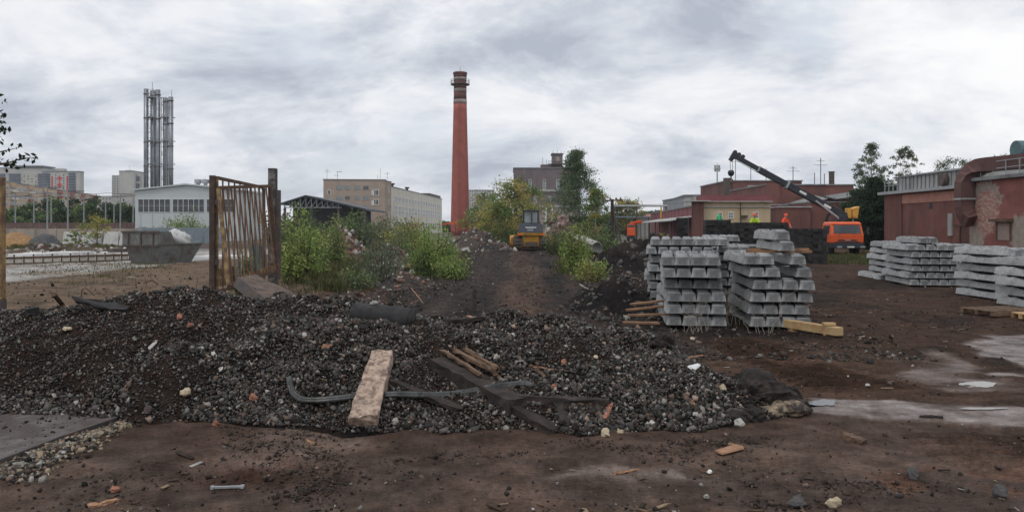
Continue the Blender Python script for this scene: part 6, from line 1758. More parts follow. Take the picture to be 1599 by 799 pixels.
# belt of trees along the railway, far left
belt = [(2, 330, 150, 40), (28, 327, 146, 40), (46, 323, 160, 36), (66, 317, 158, 38), (84, 309, 165, 34), (98, 320, 150, 36), (118, 313, 162, 34), (136, 319, 152, 36), (150, 308, 170, 30), (168, 320, 150, 34), (190, 316, 165, 32), (206, 322, 150, 30)]
names = ['leftmost, cut by the picture edge', 'second from the left edge', 'third from the left edge', 'fourth from the left edge', 'tall dark fifth one', 'sixth from the left edge', 'seventh from the left edge', 'eighth from the left edge', 'tall ninth one', 'tenth from the left edge', 'eleventh from the left edge', 'last one beside the pale hall']
for i, (px, top, Y, w) in enumerate(belt):
    tr('railway_tree', f'green tree in the belt above the brown fence, {names[i]}', px, top, Y, w, (G_MID + G_DARK) if i % 3 else G_DARK, prof='round', base=.12, clusters=34, leaves=1500, lsize=.55, spread=.3, trunk=.2, seed=100 + i, group='trees along the railway')
# far-off greenery closing the horizon
def far_wood(name, label, px0, px1, Y, top, n, seed):
    rng = np.random.default_rng(seed)
    x = XW(px0, Y) + (XW(px1, Y) - XW(px0, Y)) * rng.random(n); y = Y + rng.uniform(-8, 25, n)
    hh = ZW(top, Y) * (.72 + .4 * (fbm(x * .06, y * 0, 4, seed) * .5 + .5))
    z = hh * rng.random(n) ** .6
    c = np.array(G_MID + G_DARK + G_GREY)[rng.integers(0, 9, n)] * rng.uniform(.7, 1.5, (n, 1))
    me = leaves_mesh(name, np.stack([x, y, z], -1), rng.uniform(.6, 1.5, n) * Y / 170, c, rng, .8)
    tag(link(name, me, M['leaf']), label, 'trees', kind='stuff')
far_wood('distant_woods', 'distant low wood along the horizon behind the cream wing and chimney', 430, 830, 330, 346, 9000, 5)
far_wood('distant_woods', 'distant low wood along the horizon behind the workshop', 1300, 1760, 150, 330, 9000, 6)
far_wood('distant_woods', 'distant low wood along the far left horizon', -300, 240, 250, 336, 7000, 7)
far_wood('distant_woods', 'distant low wood behind the pipe bridge', 900, 1110, 230, 334, 6000, 8)
# middle
tr('ash_tree', 'yellowing bushy tree just right of the chimney foot', 757, 306, 112, 62, G_YEL + G_MID, prof='round', base=.08, clusters=70, leaves=5200, lsize=.3, spread=.24, seed=201, trunk=.14)
tr('ash_tree', 'tall yellow-green tree directly behind the bulldozer', 806, 284, 104, 78, G_YEL + G_MID[:1], prof='round', base=.08, clusters=110, leaves=9500, lsize=.28, spread=.22, seed=202, trunk=.2)
tr('ash_tree', 'low yellow-green tree between the chimney tree and the rubble heap', 778, 318, 98, 60, G_YEL[1:] + G_MID, prof='bush', base=.04, clusters=60, leaves=4200, lsize=.28, spread=.26, seed=203, trunk=.12, stems=3)
tr('birch', 'tall slender green birch right of the purple-brown building', 900, 237, 84, 84, [(.105, .145, .088), (.09, .125, .076), (.135, .175, .1)], prof='spire', base=.04, clusters=260, leaves=22000, lsize=.17, spread=.15, seed=204, bark='birchbark', trunk=.15, droop=.5)
tr('birch', 'shorter leafy birch leaning beside the power pole', 930, 297, 76, 46, G_MID + G_YEL[1:2], prof='oval', base=.1, clusters=60, leaves=4500, lsize=.2, spread=.22, seed=205, bark='birchbark', trunk=.1, droop=.4)
tr('dome_tree', 'rounded yellow-green tree far behind the pipe bridge', 977, 314, 185, 44, G_YEL[1:] + G_GREY, prof='round', base=.1, clusters=60, leaves=3800, lsize=.5, spread=.24, seed=206, trunk=.2)
# trees by the truck and behind the workshop
tr('birch', 'tall airy birch behind the orange crane truck', 1360, 227, 84, 50, G_GREY, prof='oval', base=.3, clusters=130, leaves=6500, lsize=.18, spread=.14, seed=211, bark='birchbark', trunk=.14, droop=.4)
tr('pine_tree', 'dense dark green tree right of the orange truck cab', 1366, 284, 72, 66, [(.032, .05, .03), (.04, .06, .036), (.048, .07, .04)], prof='oval', base=.03, clusters=170, leaves=18000, lsize=.24, spread=.22, seed=212, trunk=.2)
tr('pine_tree', 'second dark tree at the corner of the workshop', 1392, 292, 74, 40, [(.034, .052, .032), (.042, .062, .037)], prof='oval', base=.05, clusters=100, leaves=9500, lsize=.24, spread=.24, seed=213, trunk=.18)
tr('birch', 'pair-topped airy birch above the workshop roof', 1413, 228, 92, 46, G_GREY, prof='oval', base=.3, clusters=120, leaves=5600, lsize=.18, spread=.14, seed=214, bark='birchbark', trunk=.14, droop=.4, stems=2)
tr('birch', 'low grey-green tree top showing over the workshop clerestory', 1488, 249, 92, 64, G_GREY, prof='round', base=.4, clusters=110, leaves=5000, lsize=.18, spread=.15, seed=215, trunk=.14)
tr('birch', 'grey-green tree top beside the teal fan housing, right edge', 1570, 244, 96, 70, G_GREY, prof='round', base=.4, clusters=60, leaves=3000, lsize=.2, spread=.18, seed=216, trunk=.14)
tr('pine_tree', 'dark bushy tree rising behind the yellow crane station', 1344, 300, 78, 48, [(.036, .056, .034), (.044, .066, .038)], prof='round', base=.03, clusters=110, leaves=10500, lsize=.24, spread=.24, seed=217, trunk=.18)
# shrubs beside the track
def sh(label, px, base, top, wpx, cols, seed, leaves=3800, lsize=.11, clusters=60, spread=.2):
    """weedy shrub: many upright stems fanning from the ground, leaves along each stem"""
    rng = np.random.default_rng(seed)
    Y = GY(base); h = ZW(top, Y); rad = wpx / 2 * Y / F * 1.12
    r = thing('shrub', label, 'shrub', (XW(px, Y), Y, 0), 0, 'shrubs beside the track')
    n = max(16, int(clusters * .75)); m = MB(); pos = []; col = []; size = []
    cc = np.array(cols, float); per = int(leaves * .82 / n)
    for i in range(n):
        a = rng.uniform(0, 6.28); q = math.sqrt(rng.random())
        bx, by = math.cos(a) * q * rad * .55, math.sin(a) * q * rad * .55
        L = h * (1 - .45 * q ** 2) * rng.uniform(.38, 1.12)
        ex, ey = bx + math.cos(a) * q * rad * .5 + rng.normal() * rad * .1, by + math.sin(a) * q * rad * .5 + rng.normal() * rad * .1
        pts = [(bx, by, -.05), (bx + (ex - bx) * .25, by + (ey - by) * .25, L * .4), (bx + (ex - bx) * .6, by + (ey - by) * .6, L * .75), (ex, ey, L)]
        w = .012 * (1 + h / 3); m.tube(pts, [w, w * .8, w * .55, w * .2], 4, False)
        P4 = np.array(pts); t = rng.random(per) ** .75 * 3; k = np.minimum(t.astype(int), 2); f = (t - k)[:, None]
        c = P4[k] * (1 - f) + P4[k + 1] * f
        sp = lsize * (1.2 + 2.2 * np.sin(np.clip(t / 3, 0, 1) * 2.6))[:, None] * rng.uniform(.3, 1.15, (per, 1))
        g = rng.normal(size=(per, 3)); g /= np.linalg.norm(g, axis=1, keepdims=True)
        pos.append(c + g * sp * np.array((1.1, 1.1, .7)))
        col.append((np.array((.20, .15, .085)) if rng.random() < .1 else cc[rng.integers(0, len(cc))]) * rng.uniform(.75, 1.35) * rng.uniform(.85, 1.75, (per, 1)))
        size.append(lsize * rng.uniform(.55, 1.3, per))
    m.build('trunk', M['bark'], r, True)
    pos = np.concatenate(pos); pos[:, 2] = np.maximum(pos[:, 2], .03)
    link('foliage', leaves_mesh('foliage', pos, np.concatenate(size), np.clip(np.concatenate(col), .01, .6), rng, .5, .2), M['leaf'], r)
    return r
sh('bright green leafy shrub just right of the mottled gate post', 470, 440, 330, 60, G_LIME + G_MID[:1], 301, leaves=4200, clusters=46, lsize=.14)
sh('bright green shrub between the gate and the reddish rubble heap', 522, 420, 336, 34, G_LIME + G_MID[:1], 302, leaves=3200)
sh('dark green shrub behind the gate bars at the post foot', 448, 412, 332, 50, G_MID + G_DARK[:1], 303, leaves=2600)
sh('sparse grey-green shrub left of the lime one beside the track', 592, 446, 352, 66, G_GREY, 304, leaves=2600, clusters=44, lsize=.09)
sh('large lime green shrub at the left edge of the track', 670, 432, 346, 66, G_LIME + G_MID[:1], 305, leaves=6000, clusters=70, lsize=.11)
sh('yellow-green shrub behind the lime one, nearer the rubble heap', 694, 420, 370, 40, G_LIME + G_YEL[:1], 306, leaves=3000)
sh('leafy lime green shrub at the right edge of the track', 900, 428, 342, 36, G_LIME, 307, leaves=3600, clusters=50, lsize=.12)
sh('small yellow-green shrub at the foot of the dark earth heap', 920, 440, 398, 40, G_LIME + G_YEL[:1], 308, leaves=1500, clusters=30)
sh('dim green shrub between the bulldozer and the birch', 872, 398, 350, 44, G_MID + G_DARK, 309, leaves=2600, lsize=.16)
sh('thin green shrub climbing the barred gate leaf', 381, 462, 388, 34, G_MID + G_YEL[2:3], 310, leaves=1900, clusters=40, lsize=.07)
sh('olive shrub in front of the factory wing, left of the chimney', 556, 390, 334, 56, G_MID + G_GREY, 311, leaves=4200, lsize=.24, spread=.26)
sh('tall dim shrub below the open shed', 470, 394, 316, 96, G_DARK + G_MID, 312, leaves=6000, lsize=.24, spread=.26)
sh('yellowish shrub in front of the cream wing beside the chimney foot', 640, 396, 342, 60, G_YEL + G_MID, 313, leaves=3800, lsize=.22, spread=.26)
sh('dull green shrub under the cream wing left of the red canopy', 605, 390, 338, 60, G_MID + G_GREY, 314, leaves=3600, lsize=.24, spread=.26)
sh('small lime shrub beside the nearest black timber stack', 1037, 396, 366, 24, G_LIME, 315, leaves=900, clusters=20, lsize=.2)
sh('dim hedge-like shrub behind the slanted concrete pipe', 940, 404, 356, 66, G_DARK + G_MID, 316, leaves=3400, lsize=.18, spread=.26)
sh('pale green shrub in front of the hall windows behind the fence', 289, 378, 326, 66, G_LIME + G_MID, 317, leaves=2600, lsize=.3, clusters=44, spread=.2)
sh('low weedy green shrub in front of the sparse grey-green one', 560, 452, 412, 44, G_GREY + G_MID, 320, leaves=1100)
sh('low lime weeds at the left track edge below the large shrub', 708, 436, 392, 50, G_LIME + G_MID, 321, leaves=2200)
sh('tall pale shrub behind the sparse grey-green one', 628, 416, 352, 44, G_MID + G_GREY, 322, leaves=2000)
sh('bushy green shrub behind the bright ones near the gate', 492, 408, 340, 50, G_MID + G_LIME[:1], 323, leaves=2400)
tr('young_tree', 'slender yellow-green young tree before the pale concrete blocks', 152, 338, 76, 40, G_YEL[1:] + G_LIME[:1], prof='oval', base=.3, clusters=34, leaves=1000, lsize=.2, spread=.2, seed=318, trunk=.06)
tr('young_tree', 'sparse young tree standing before the gravel heap', 118, 362, 74, 26, G_MID + G_YEL[2:3], prof='oval', base=.25, clusters=20, leaves=380, lsize=.2, spread=.2, seed=319, trunk=.05)
# overhanging branches at the left edge
def overhang():
    Y = 12.5
    r = thing('roadside_tree', 'dark-leaved tree whose twigs hang in at the upper left edge', 'tree', (XW(-130, Y), Y, 0))
    rng = np.random.default_rng(77); m = MB()
    x0 = XW(-130, Y)
    m.tube([(0, 0, -.1), (.05, 0, 1.5), (-.05, .1, 3.2), (.1, 0, 5.5)], [.16, .13, .10, .04], 8)
    pos = []
    def twig(pts, n, spread):
        w = [P(px, py, Y + dy) - Vector((x0, Y, 0)) for px, py, dy in pts]
        m.tube(w, [.022 - .018 * i / (len(w) - 1) for i in range(len(w))], 5, False)
        for i in range(n):
            q = rng.uniform(.42, 1.0) * (len(w) - 1); a = int(min(q, len(w) - 2)); c = w[a].lerp(w[a + 1], q - a)
            pos.append(tuple(c + Vector(rng.normal(size=3) * spread)))
    for pts, n, s in (([(-125, 200, 0), (-60, 195, .2), (-10, 190, .1), (8, 176, 0)], 22, .05), ([(-125, 210, 0), (-50, 205, .1), (-5, 203, 0), (14, 203, 0)], 24, .05), ([(-125, 215, 0), (-40, 212, 0), (2, 214, 0)], 16, .05),
                      ([(-125, 262, 0), (-50, 250, .1), (5, 236, .1), (28, 231, 0)], 15, .035), ([(-125, 275, 0), (-40, 262, 0), (14, 254, 0), (36, 247, 0), (52, 246, 0)], 30, .04), ([(-20, 258, 0), (10, 256, .2), (26, 258, .2)], 16, .035), ([(-125, 268, 0), (-40, 256, .1), (2, 247, .1)], 14, .05), ([(-125, 180, 0), (-60, 150, 0), (-20, 160, 0)], 60, .2), ([(-125, 240, 0), (-60, 230, .3), (-14, 228, .3)], 60, .16)):
        twig(pts, n, s)
    m.build('trunk', M['bark'], r, True)
    pos = np.array(pos); n = len(pos)
    link('crown', leaves_mesh('crown', pos, rng.uniform(.07, .12, n), np.array(G_DARK)[rng.integers(0, 3, n)] * rng.uniform(.4, 1.0, (n, 1)), rng, .5, .5), M['leaf'], r)
overhang()
# grass and weeds
def grass(name, label, fn, n, h, cols, seed, wid=.012):
    rng = np.random.default_rng(seed)
    x, y = fn(rng, n); z = Hground(x, y)
    hh = h * rng.uniform(.4, 1.25, n); a = rng.uniform(0, 2 * math.pi, n); ln = hh * rng.uniform(.1, .6, n)
    wx, wy = np.cos(a + 1.57) * wid * rng.uniform(.6, 1.6, n), np.sin(a + 1.57) * wid
    b0 = np.stack([x - wx, y - wy, z - .02], -1); b1 = np.stack([x + wx, y + wy, z - .02], -1)
    m0 = np.stack([x + np.cos(a) * ln * .4, y + np.sin(a) * ln * .4, z + hh * .6], -1); t = np.stack([x + np.cos(a) * ln, y + np.sin(a) * ln, z + hh], -1)
    v = np.stack([b0, b1, m0 + (b1 - b0) * .35, t, m0 - (b1 - b0) * .35], 1).reshape(-1, 3)
    k = np.arange(n)[:, None] * 5
    f = np.concatenate([k + np.array([0, 1, 2, 4]), k + np.array([4, 2, 3, 3])], 0)
    me = bpy.data.meshes.new(name)
    fq = (np.arange(n)[:, None] * 5 + np.array([0, 1, 2, 3, 4]))
    c = np.array(cols)[rng.integers(0, len(cols), n)] * rng.uniform(.7, 1.3, (n, 1))
    tag(link(name, np_mesh(name, v, fq, np.repeat(c, 5, 0)), M['leaf']), label, 'grass', kind='stuff')
GR = [(.13, .155, .065), (.17, .17, .08), (.105, .135, .055), (.22, .20, .11)]
def region(px0, px1, py0, py1, clump=.9, seed=0):
    def fn(rng, n):
        py = 1 / (1 / py1 + 0)  # unused scale
        Y = rng.uniform(GY(py1), GY(py0), n * 3); px = rng.uniform(px0, px1, n * 3); X = (px - CX) * Y / F
        e = np.minimum(np.minimum((px - px0), (px1 - px)) / (px1 - px0), .25) * 4; f = np.minimum(np.minimum(Y - GY(py1), GY(py0) - Y) / (GY(py0) - GY(py1)), .2) * 5
        k = fbm(X * clump, Y * clump, 3, 400 + seed) + rng.normal(0, .25, n * 3) > 1.25 - 1.25 * np.minimum(e, 1) * np.minimum(f, 1)
        X, Y = X[k][:n], Y[k][:n]
        if len(X) < n: X = np.resize(X, n) + rng.normal(0, .1, n); Y = np.resize(Y, n)
        return X, Y
    return fn
grass('weeds', 'tall green weeds right of the gate', region(425, 575, 408, 472, seed=1), 17000, .38, GR + [(.24, .22, .12)], 41, .011)
grass('weeds', 'low grassy weeds between the shrubs left of the track', region(540, 740, 392, 440, seed=2), 8000, .3, GR, 42, .014)
grass('weeds', 'dry yellow weeds around the dark bank on the left yard', region(4, 215, 386, 398, seed=3), 5000, .45, [(.15, .135, .06), (.10, .105, .045), (.2, .17, .09)], 43, .03)
grass('weeds', 'weeds in the rails before the orange truck', region(1265, 1400, 396, 416, seed=4), 6000, .25, GR, 44, .016)
grass('weeds', 'weeds along the right edge of the track', region(860, 960, 398, 440, seed=5), 5000, .3, GR, 45, .014)
grass('weeds', 'sparse grass on the tan earth left of the gate', region(10, 330, 405, 450, seed=6), 2500, .09, [(.17, .15, .08), (.12, .12, .06)], 46, .012)

# catenary posts and poles on the far left
poles = [(24, 303, 132, 1), (53, 312, 130, 0), (74, 290, 124, 1), (80, 306, 133, 0), (106, 296, 127, 1), (131, 309, 131, 1), (165, 313, 133, 0), (178, 318, 134, 0), (188, 302, 128, 1), (208, 308, 133, 0)]
pn = ['leftmost', 'second from the left', 'tallest, third from the left', 'fourth from the left', 'fifth from the left', 'sixth from the left', 'seventh from the left', 'eighth from the left', 'ninth from the left', 'rightmost, beside the hall']
for i, (px, top, Y, arm) in enumerate(poles):
    r = thing('railway_mast', f'grey railway mast above the brown fence, {pn[i]}', 'mast', (XW(px, Y), Y, 0), 0, 'railway masts')
    MB().tube([(0, 0, 0), (0, 0, ZW(top, Y))], [.15, .09], 8).build('pole', M['greymetal'], r)
    if arm:
        MB().beam((-.1, 0, ZW(top + 4, Y)), (2.6, 0, ZW(top + 2.5, Y)), .1, .1).build('bracket', M['darksteel'], r)
        MB().beam((0, 0, ZW(top + 1, Y)), (2.5, 0, ZW(top + 2.5, Y)), .05, .05).build('stay', M['darksteel'], r)
for i, (py, lab) in enumerate(((301, 'upper'), (306, 'lower'))):
    pts = []
    for j in range(41):
        q = j / 40; px = -60 + 275 * q; s = (q * 6) % 1; pts.append(P(px, py + 4 * (1 - (2 * s - 1) ** 2) * .4, 128))
    m = MB(); m.tube(pts, .035, 4, False); tag(m.build('overhead_wire', M['darksteel']), f'{lab} railway overhead wire strung across the far left', 'wire')
m = MB(); m.tube([P(956, 312, 62), P(1000, 320, 80), P(1060, 318, 105), P(1100, 311, 120)], .02, 4, False); tag(m.build('overhead_wire', M['darksteel']), 'thin wire running from the power pole to the grey hall', 'wire')

# dead stems tangled in front of the front stacks
def dead_weed(label, px, py, h, n, seed):
    rng = np.random.default_rng(seed); c = hit(px, py)
    r = thing('dead_weed', label, 'plant', (c.x, c.y, c.z), 0, 'dead weeds by the sleepers')
    for i in range(n):
        a = rng.uniform(0, 6.28); L = h * rng.uniform(.5, 1.1); b = Vector((rng.normal() * .25, rng.normal() * .12, 0)); pts = []
        for k in range(6): q = k / 5; pts.append(b + Vector((math.cos(a) * L * .5 * q ** 1.6 + rng.normal() * .03 * k, math.sin(a) * L * .3 * q, L * q)))
        MB().tube(pts, [.006, .006, .005, .004, .003, .002], 4, False).build('stem', M['drystem'], r)
M['drystem'] = pmat('dry_stem', (.27, .24, .20), .9, .2, 10, None, bump=0)
dead_weed('dry tangled stems standing between the two front sleeper stacks', 1140, 508, 1.0, 16, 1)
dead_weed('dry thin stems in front of the front stack by the track', 1085, 518, .7, 12, 2)
dead_weed('few dry stems in front of the stack beside the loose beam', 1190, 520, .8, 7, 3)
# ------------------------------------------------------------------ things on and around the ballast heap
def obox(name, label, cat, p0, p1, w, t, mat, up=(0, 0, 1), bevel=.0, rough=0.0, seed=1, group=None, seg=8, w1=None, end=0.0):
    """a long piece from p0 to p1 with uneven, broken faces"""
    rr = np.random.default_rng(seed)
    p0 = Vector(p0); p1 = Vector(p1); d = (p1 - p0); L = d.length; d.normalize(); u = Vector(up)
    a = d.cross(u).normalized(); b = a.cross(d).normalized(); vs = []; fs = []; w1 = w if w1 is None else w1
    prof = [(-.5, -.5), (0, -.5), (.5, -.5), (.5, 0), (.5, .5), (.17, .5), (-.17, .5), (-.5, .5), (-.5, 0)]
    n = len(prof)
    for i in range(seg + 1):
        q = i / seg; ww = w + (w1 - w) * q
        for j, (x, y) in enumerate(prof):
            e = rr.normal(size=3) * rough
            ext = (rr.uniform(-1, .4) * end if i in (0, seg) else 0)
            vs.append(p0 + d * (q * L + (ext if i == seg else -ext)) + a * (x * ww + e[0]) + b * (y * t + e[1]))
    for i in range(seg):
        for j in range(n): fs.append((i * n + j, i * n + (j + 1) % n, i * n + n + (j + 1) % n, i * n + n + j))
    fs.append(tuple(range(n))[::-1]); fs.append(tuple(seg * n + j for j in range(n)))
    m = MB(); m.add(vs, fs); o = m.build(name, M[mat] if isinstance(mat, str) else mat, bevel=bevel)
    if label: tag(o, label, cat, group)
    return o
up = Vector((0, 0, 1))
# pale concrete block leaning on the heap
a, b = hit(568, 668), hit(597, 572)
n_ = (b - a).cross(Vector((1, 0, 0))).normalized(); n_ = -n_ if n_.z < 0 else n_
obox('concrete_block', 'broken pale reinforced-concrete block leaning on the front of the heap', 'block', a + n_ * .07, b + n_ * .10 + Vector((0, .05, .03)), .29, .15, 'oldconcrete', up=n_, bevel=.012, rough=.006, seed=4, seg=10, w1=.235, end=.02)
# bent grey rubber strip
pts = [(452, 590), (453, 600), (457, 612), (466, 621), (480, 625), (510, 624), (560, 619), (620, 616), (680, 617), (720, 613), (760, 606), (795, 601), (818, 599), (832, 603)]
w = [hit(px, py) for px, py in pts]
dep = [min(q.y, 8.55) for q in w]
w2 = []
for (px, py), q in zip(pts, w):
    yy = min(q.y - .06, 8.62 if px > 470 else q.y - .06); w2.append(P(px, py, yy))
def strip():
    m = MB(); vs = []; fs = []; K = 8
    dense = []
    for i in range(len(w2) - 1):
        p0, p1, p2, p3 = w2[max(i - 1, 0)], w2[i], w2[i + 1], w2[min(i + 2, len(w2) - 1)]
        for s in range(5):
            t = s / 5; dense.append(.5 * ((2 * p1) + (-p0 + p2) * t + (2 * p0 - 5 * p1 + 4 * p2 - p3) * t * t + (-p0 + 3 * p1 - 3 * p2 + p3) * t ** 3))
    dense.append(w2[-1])
    prof = [(-.036, -.004), (-.033, .016), (-.02, .029), (-.005, .033), (.004, .026), (.012, .026), (.02, .031), (.033, .014), (.036, -.004), (.02, -.02), (-.02, -.02)]
    n = len(prof)
    for i, p in enumerate(dense):
        d = (dense[min(i + 1, len(dense) - 1)] - dense[max(i - 1, 0)]).normalized()
        face = Vector((0, -.8, .6)); side = d.cross(face).normalized(); nn = side.cross(d).normalized()
        for x, y in prof: vs.append(p + side * x + nn * y)
    for i in range(len(dense) - 1):
        for j in range(n): fs.append((i * n + j, i * n + n + j, i * n + n + (j + 1) % n, i * n + (j + 1) % n))
    fs.append(tuple(range(n))); fs.append(tuple((len(dense) - 1) * n + j for j in range(n))[::-1])
    m.add(vs, fs); o = m.build('rubber_strip', M['greyrubber'], smooth=True)
    tag(o, 'long bent grey rubber strip lying across the front of the heap', 'strip')
strip()
# split sleepers
def on(px, py, dz=0.0, dy=0.0): q = hit(px, py); return Vector((q.x, q.y + dy, q.z + dz))
obox('old_timber', 'thick split dark timber slanting down the heap under the rubber strip', 'timber', on(684, 566, .0), on(812, 640, .03), .28, .15, 'oldtimber', rough=.007, seed=11, end=.05, seg=12)
obox('old_timber', 'long dark plank reaching from the rubber strip to the foot of the heap', 'timber', on(742, 606, .05), on(872, 676, .01), .2, .07, 'oldtimber', rough=.006, seed=12, end=.05, seg=12)
obox('old_timber', 'dark plank half buried below the rubber strip, beside the pale block', 'timber', on(612, 596, .01), on(722, 642, .01), .12, .05, 'oldtimber', rough=.006, seed=13, end=.04)
obox('old_timber', 'dark horizontal timber at the right end of the rubber strip', 'timber', on(806, 626, .02), on(950, 634, .02), .11, .09, 'oldtimber', rough=.008, seed=14, end=.05)
obox('old_timber', 'short dark post lying behind the horizontal timber', 'timber', on(868, 622, .02), on(882, 664, .02), .09, .07, 'oldtimber', rough=.007, seed=15, end=.03)
for i, (pa, pb, wd, lab) in enumerate((((706, 552), (768, 592), .05, 'longest'), ((724, 553), (778, 588), .04, 'uppermost'), ((690, 556), (752, 598), .045, 'lowest'), ((742, 570), (774, 596), .035, 'shortest'))):
    obox('wood_splinter', f'{lab} raw brown splinter torn from the thick split timber', 'splinter', on(*pa, .07), on(*pb, .09), wd, .035, 'rawtimber', rough=.006, seed=20 + i, end=.06, group='splinters on the split timber')
# black cylinder
a, b = hit(552, 496), hit(642, 503)
def drum():
    p0 = Vector((a.x, a.y + .02, a.z + .04)); p1 = Vector((b.x, b.y + .02, b.z + .02)); d = (p1 - p0)
    m = MB(); rad = .155
    pts = [p0 - d * .02, p0, p0 + d * .04, p0.lerp(p1, .33), p0.lerp(p1, .66), p1 - d * .03, p1]
    m.tube(pts, [.06, .12, .152, rad, rad * .985, rad * .98, .15], 24, False)
    m.tube([p1, p1 - d * .03], [.15, .147], 24, True)
    o = m.build('tank_shell', M['rubber'], smooth=True); tag(o, 'black dented cylinder half sunk in the crest of the heap', 'cylinder')
    k = on(578, 476); lump('stone', 'pale stone lying on top of the black cylinder', 'stone', (p0.lerp(p1, .36).x, p0.lerp(p1, .36).y, p0.lerp(p1, .36).z + rad + .01), .06, .04, .035, 'palestone', 9, .6)
M['palestone'] = pmat('pale_stone', (.40, .39, .36), .85, .2, 20, (.28, .25, .21), .4, 10, .6, 60, .006, perobj=.25)
M['creamstone'] = pmat('cream_stone', (.50, .42, .29), .9, .2, 18, (.33, .25, .17), .4, 12, .6, 60, .006, perobj=.2)
M['brickbit'] = pmat('brick_bit', (.30, .13, .085), .9, .25, 18, (.20, .10, .075), .4, 12, .6, 60, .006, perobj=.25)
M['clodcream'] = pmat('caked_concrete', (.30, .23, .16), .9, .25, 14, (.05, .04, .035), .6, 9, .8, 40, .02)
M['clod'] = pmat('dark_clod', (.028, .023, .021), .95, .4, 12, (.055, .042, .036), .4, 8, 1.0, 30, .03)
M['slabbrown'] = pmat('brown_slab', (.135, .095, .075), .9, .4, 9, (.07, .05, .042), .5, 5, 1.0, 24, .02)
drum()
# tilted brown slab right of the gate foot
def slab():
    TL, TR, BR, BL = P(374, 431, 12.6), P(402, 429, 13.4), P(492, 473, 12.4), P(440, 483, 11.2)
    r = thing('tilted_slab', 'long brown slab tilted against the heap below the gate', 'slab', tuple(BL))
    nn = (TR - TL).cross(BL - TL).normalized(); nn = -nn if nn.z < 0 else nn
    m = MB(); t = .16; N = 10; vs = []; fs = []; rr = np.random.default_rng(5)
    for i in range(N + 1):
        q = i / N
        l, rgt = TL.lerp(BL, q), TR.lerp(BR, q)
        for k in range(6):
            p = l.lerp(rgt, k / 5); vs.append(p + nn * rr.normal() * .012)
    for i in range(N):
        for k in range(5): fs.append((i * 6 + k, i * 6 + 6 + k, i * 6 + 7 + k, i * 6 + k + 1))
    nv = len(vs); vs += [v - nn * t for v in vs]
    fs += [tuple(q + nv for q in f[::-1]) for f in fs]
    for i in range(N): fs += [(i * 6, i * 6 + nv, i * 6 + 6 + nv, i * 6 + 6), (i * 6 + 5, i * 6 + 11, i * 6 + 11 + nv, i * 6 + 5 + nv)]
    for k in range(5): fs += [(k, k + 1, k + 1 + nv, k + nv), (N * 6 + k, N * 6 + k + nv, N * 6 + k + 1 + nv, N * 6 + k + 1)]
    m.add(vs, fs); m.build('slab', M['slabbrown'], r, world=True)
    MB().beam(TL.lerp(BL, .02) - nn * .08 + Vector((-.03, -.02, 0)), BL - nn * .08 + Vector((-.02, -.03, 0)), .03, .17, up=nn).build('steel_edge', M['darksteel'], r, world=True)
    for q in (.25, .75): p = TL.lerp(BL, q).lerp(TR.lerp(BR, q), .5) - nn * t; MB().box(p.x - .12, p.x + .12, p.y - .12, p.y + .12, -.05, p.z).build('rubble_prop', M['slabbrown'], r, world=True)
slab()
# bent steel on the crest, left
def bar(label, pts, rad, mat='rust', name='steel_bar', cat='bar', flat=False):
    m = MB(); m.tube(pts, rad, 8); tag(m.build(name, M[mat], smooth=False), label, cat)
bar('rusty leaning steel bar sticking up at the left end of the heap crest', [on(101, 490, -.1), on(98, 480) + Vector((0, 0, .03)), P(84, 459, on(98, 486).y)], .03)
q = on(126, 470)
bar('bent rusty hook of reinforcing bar on the left crest', [P(126, 476, q.y), P(127, 462, q.y), P(128, 452, q.y), P(134, 449, q.y), P(141, 455, q.y), P(147, 461, q.y)], .018)
def scrap():
    y0 = on(150, 480).y
    vs = [P(111, 461, y0), P(124, 463, y0 + .05), P(131, 466, y0), P(150, 467, y0), P(163, 472, y0), P(184, 472, y0), P(203, 478, y0 - .05), P(196, 483, y0 - .15), P(172, 482, y0 - .2), P(150, 479, y0 - .15), P(138, 473, y0 - .1), P(118, 470, y0 - .05)]
    m = MB(); m.prism(vs, (0, .02, -.03)); tag(m.build('scrap_sheet', M['creo']), 'torn dark sheet of scrap metal on the left crest', 'scrap')
scrap()
bar('short rusty wire bent over the middle of the left crest', [on(232, 462, -.03), P(228, 440, on(232, 458).y), P(238, 437, on(232, 458).y), P(247, 444, on(232, 458).y)], .012)
bar('short upright rusty stub on the crest left of the gate post', [on(305, 452, -.05), P(309, 433, on(305, 450).y)], .02)
tag(obox('dark_pipe', None, None, on(40, 490, .02), on(60, 488, .03), .09, .09, 'rubber', seed=31), 'short dark pipe end at the far left of the crest', 'pipe')
obox('wood_board', 'dark stub of a post standing behind the heap crest', 'post', on(741, 486, -.1), P(741, 456, on(741, 486).y + .1), .09, .09, 'oldtimber', up=(0, 1, 0), rough=.004, seed=32)
obox('wood_board', 'dark board lying along the crest right of the black cylinder', 'board', on(698, 505, .03), on(756, 500, .03), .10, .04, 'oldtimber', rough=.004, seed=33)
M['rawlight'] = pmat('raw_wood', (.34, .19, .11), .85, .25, 12, (.22, .12, .07), .4, 8, .6, 50, .006, perobj=.2)
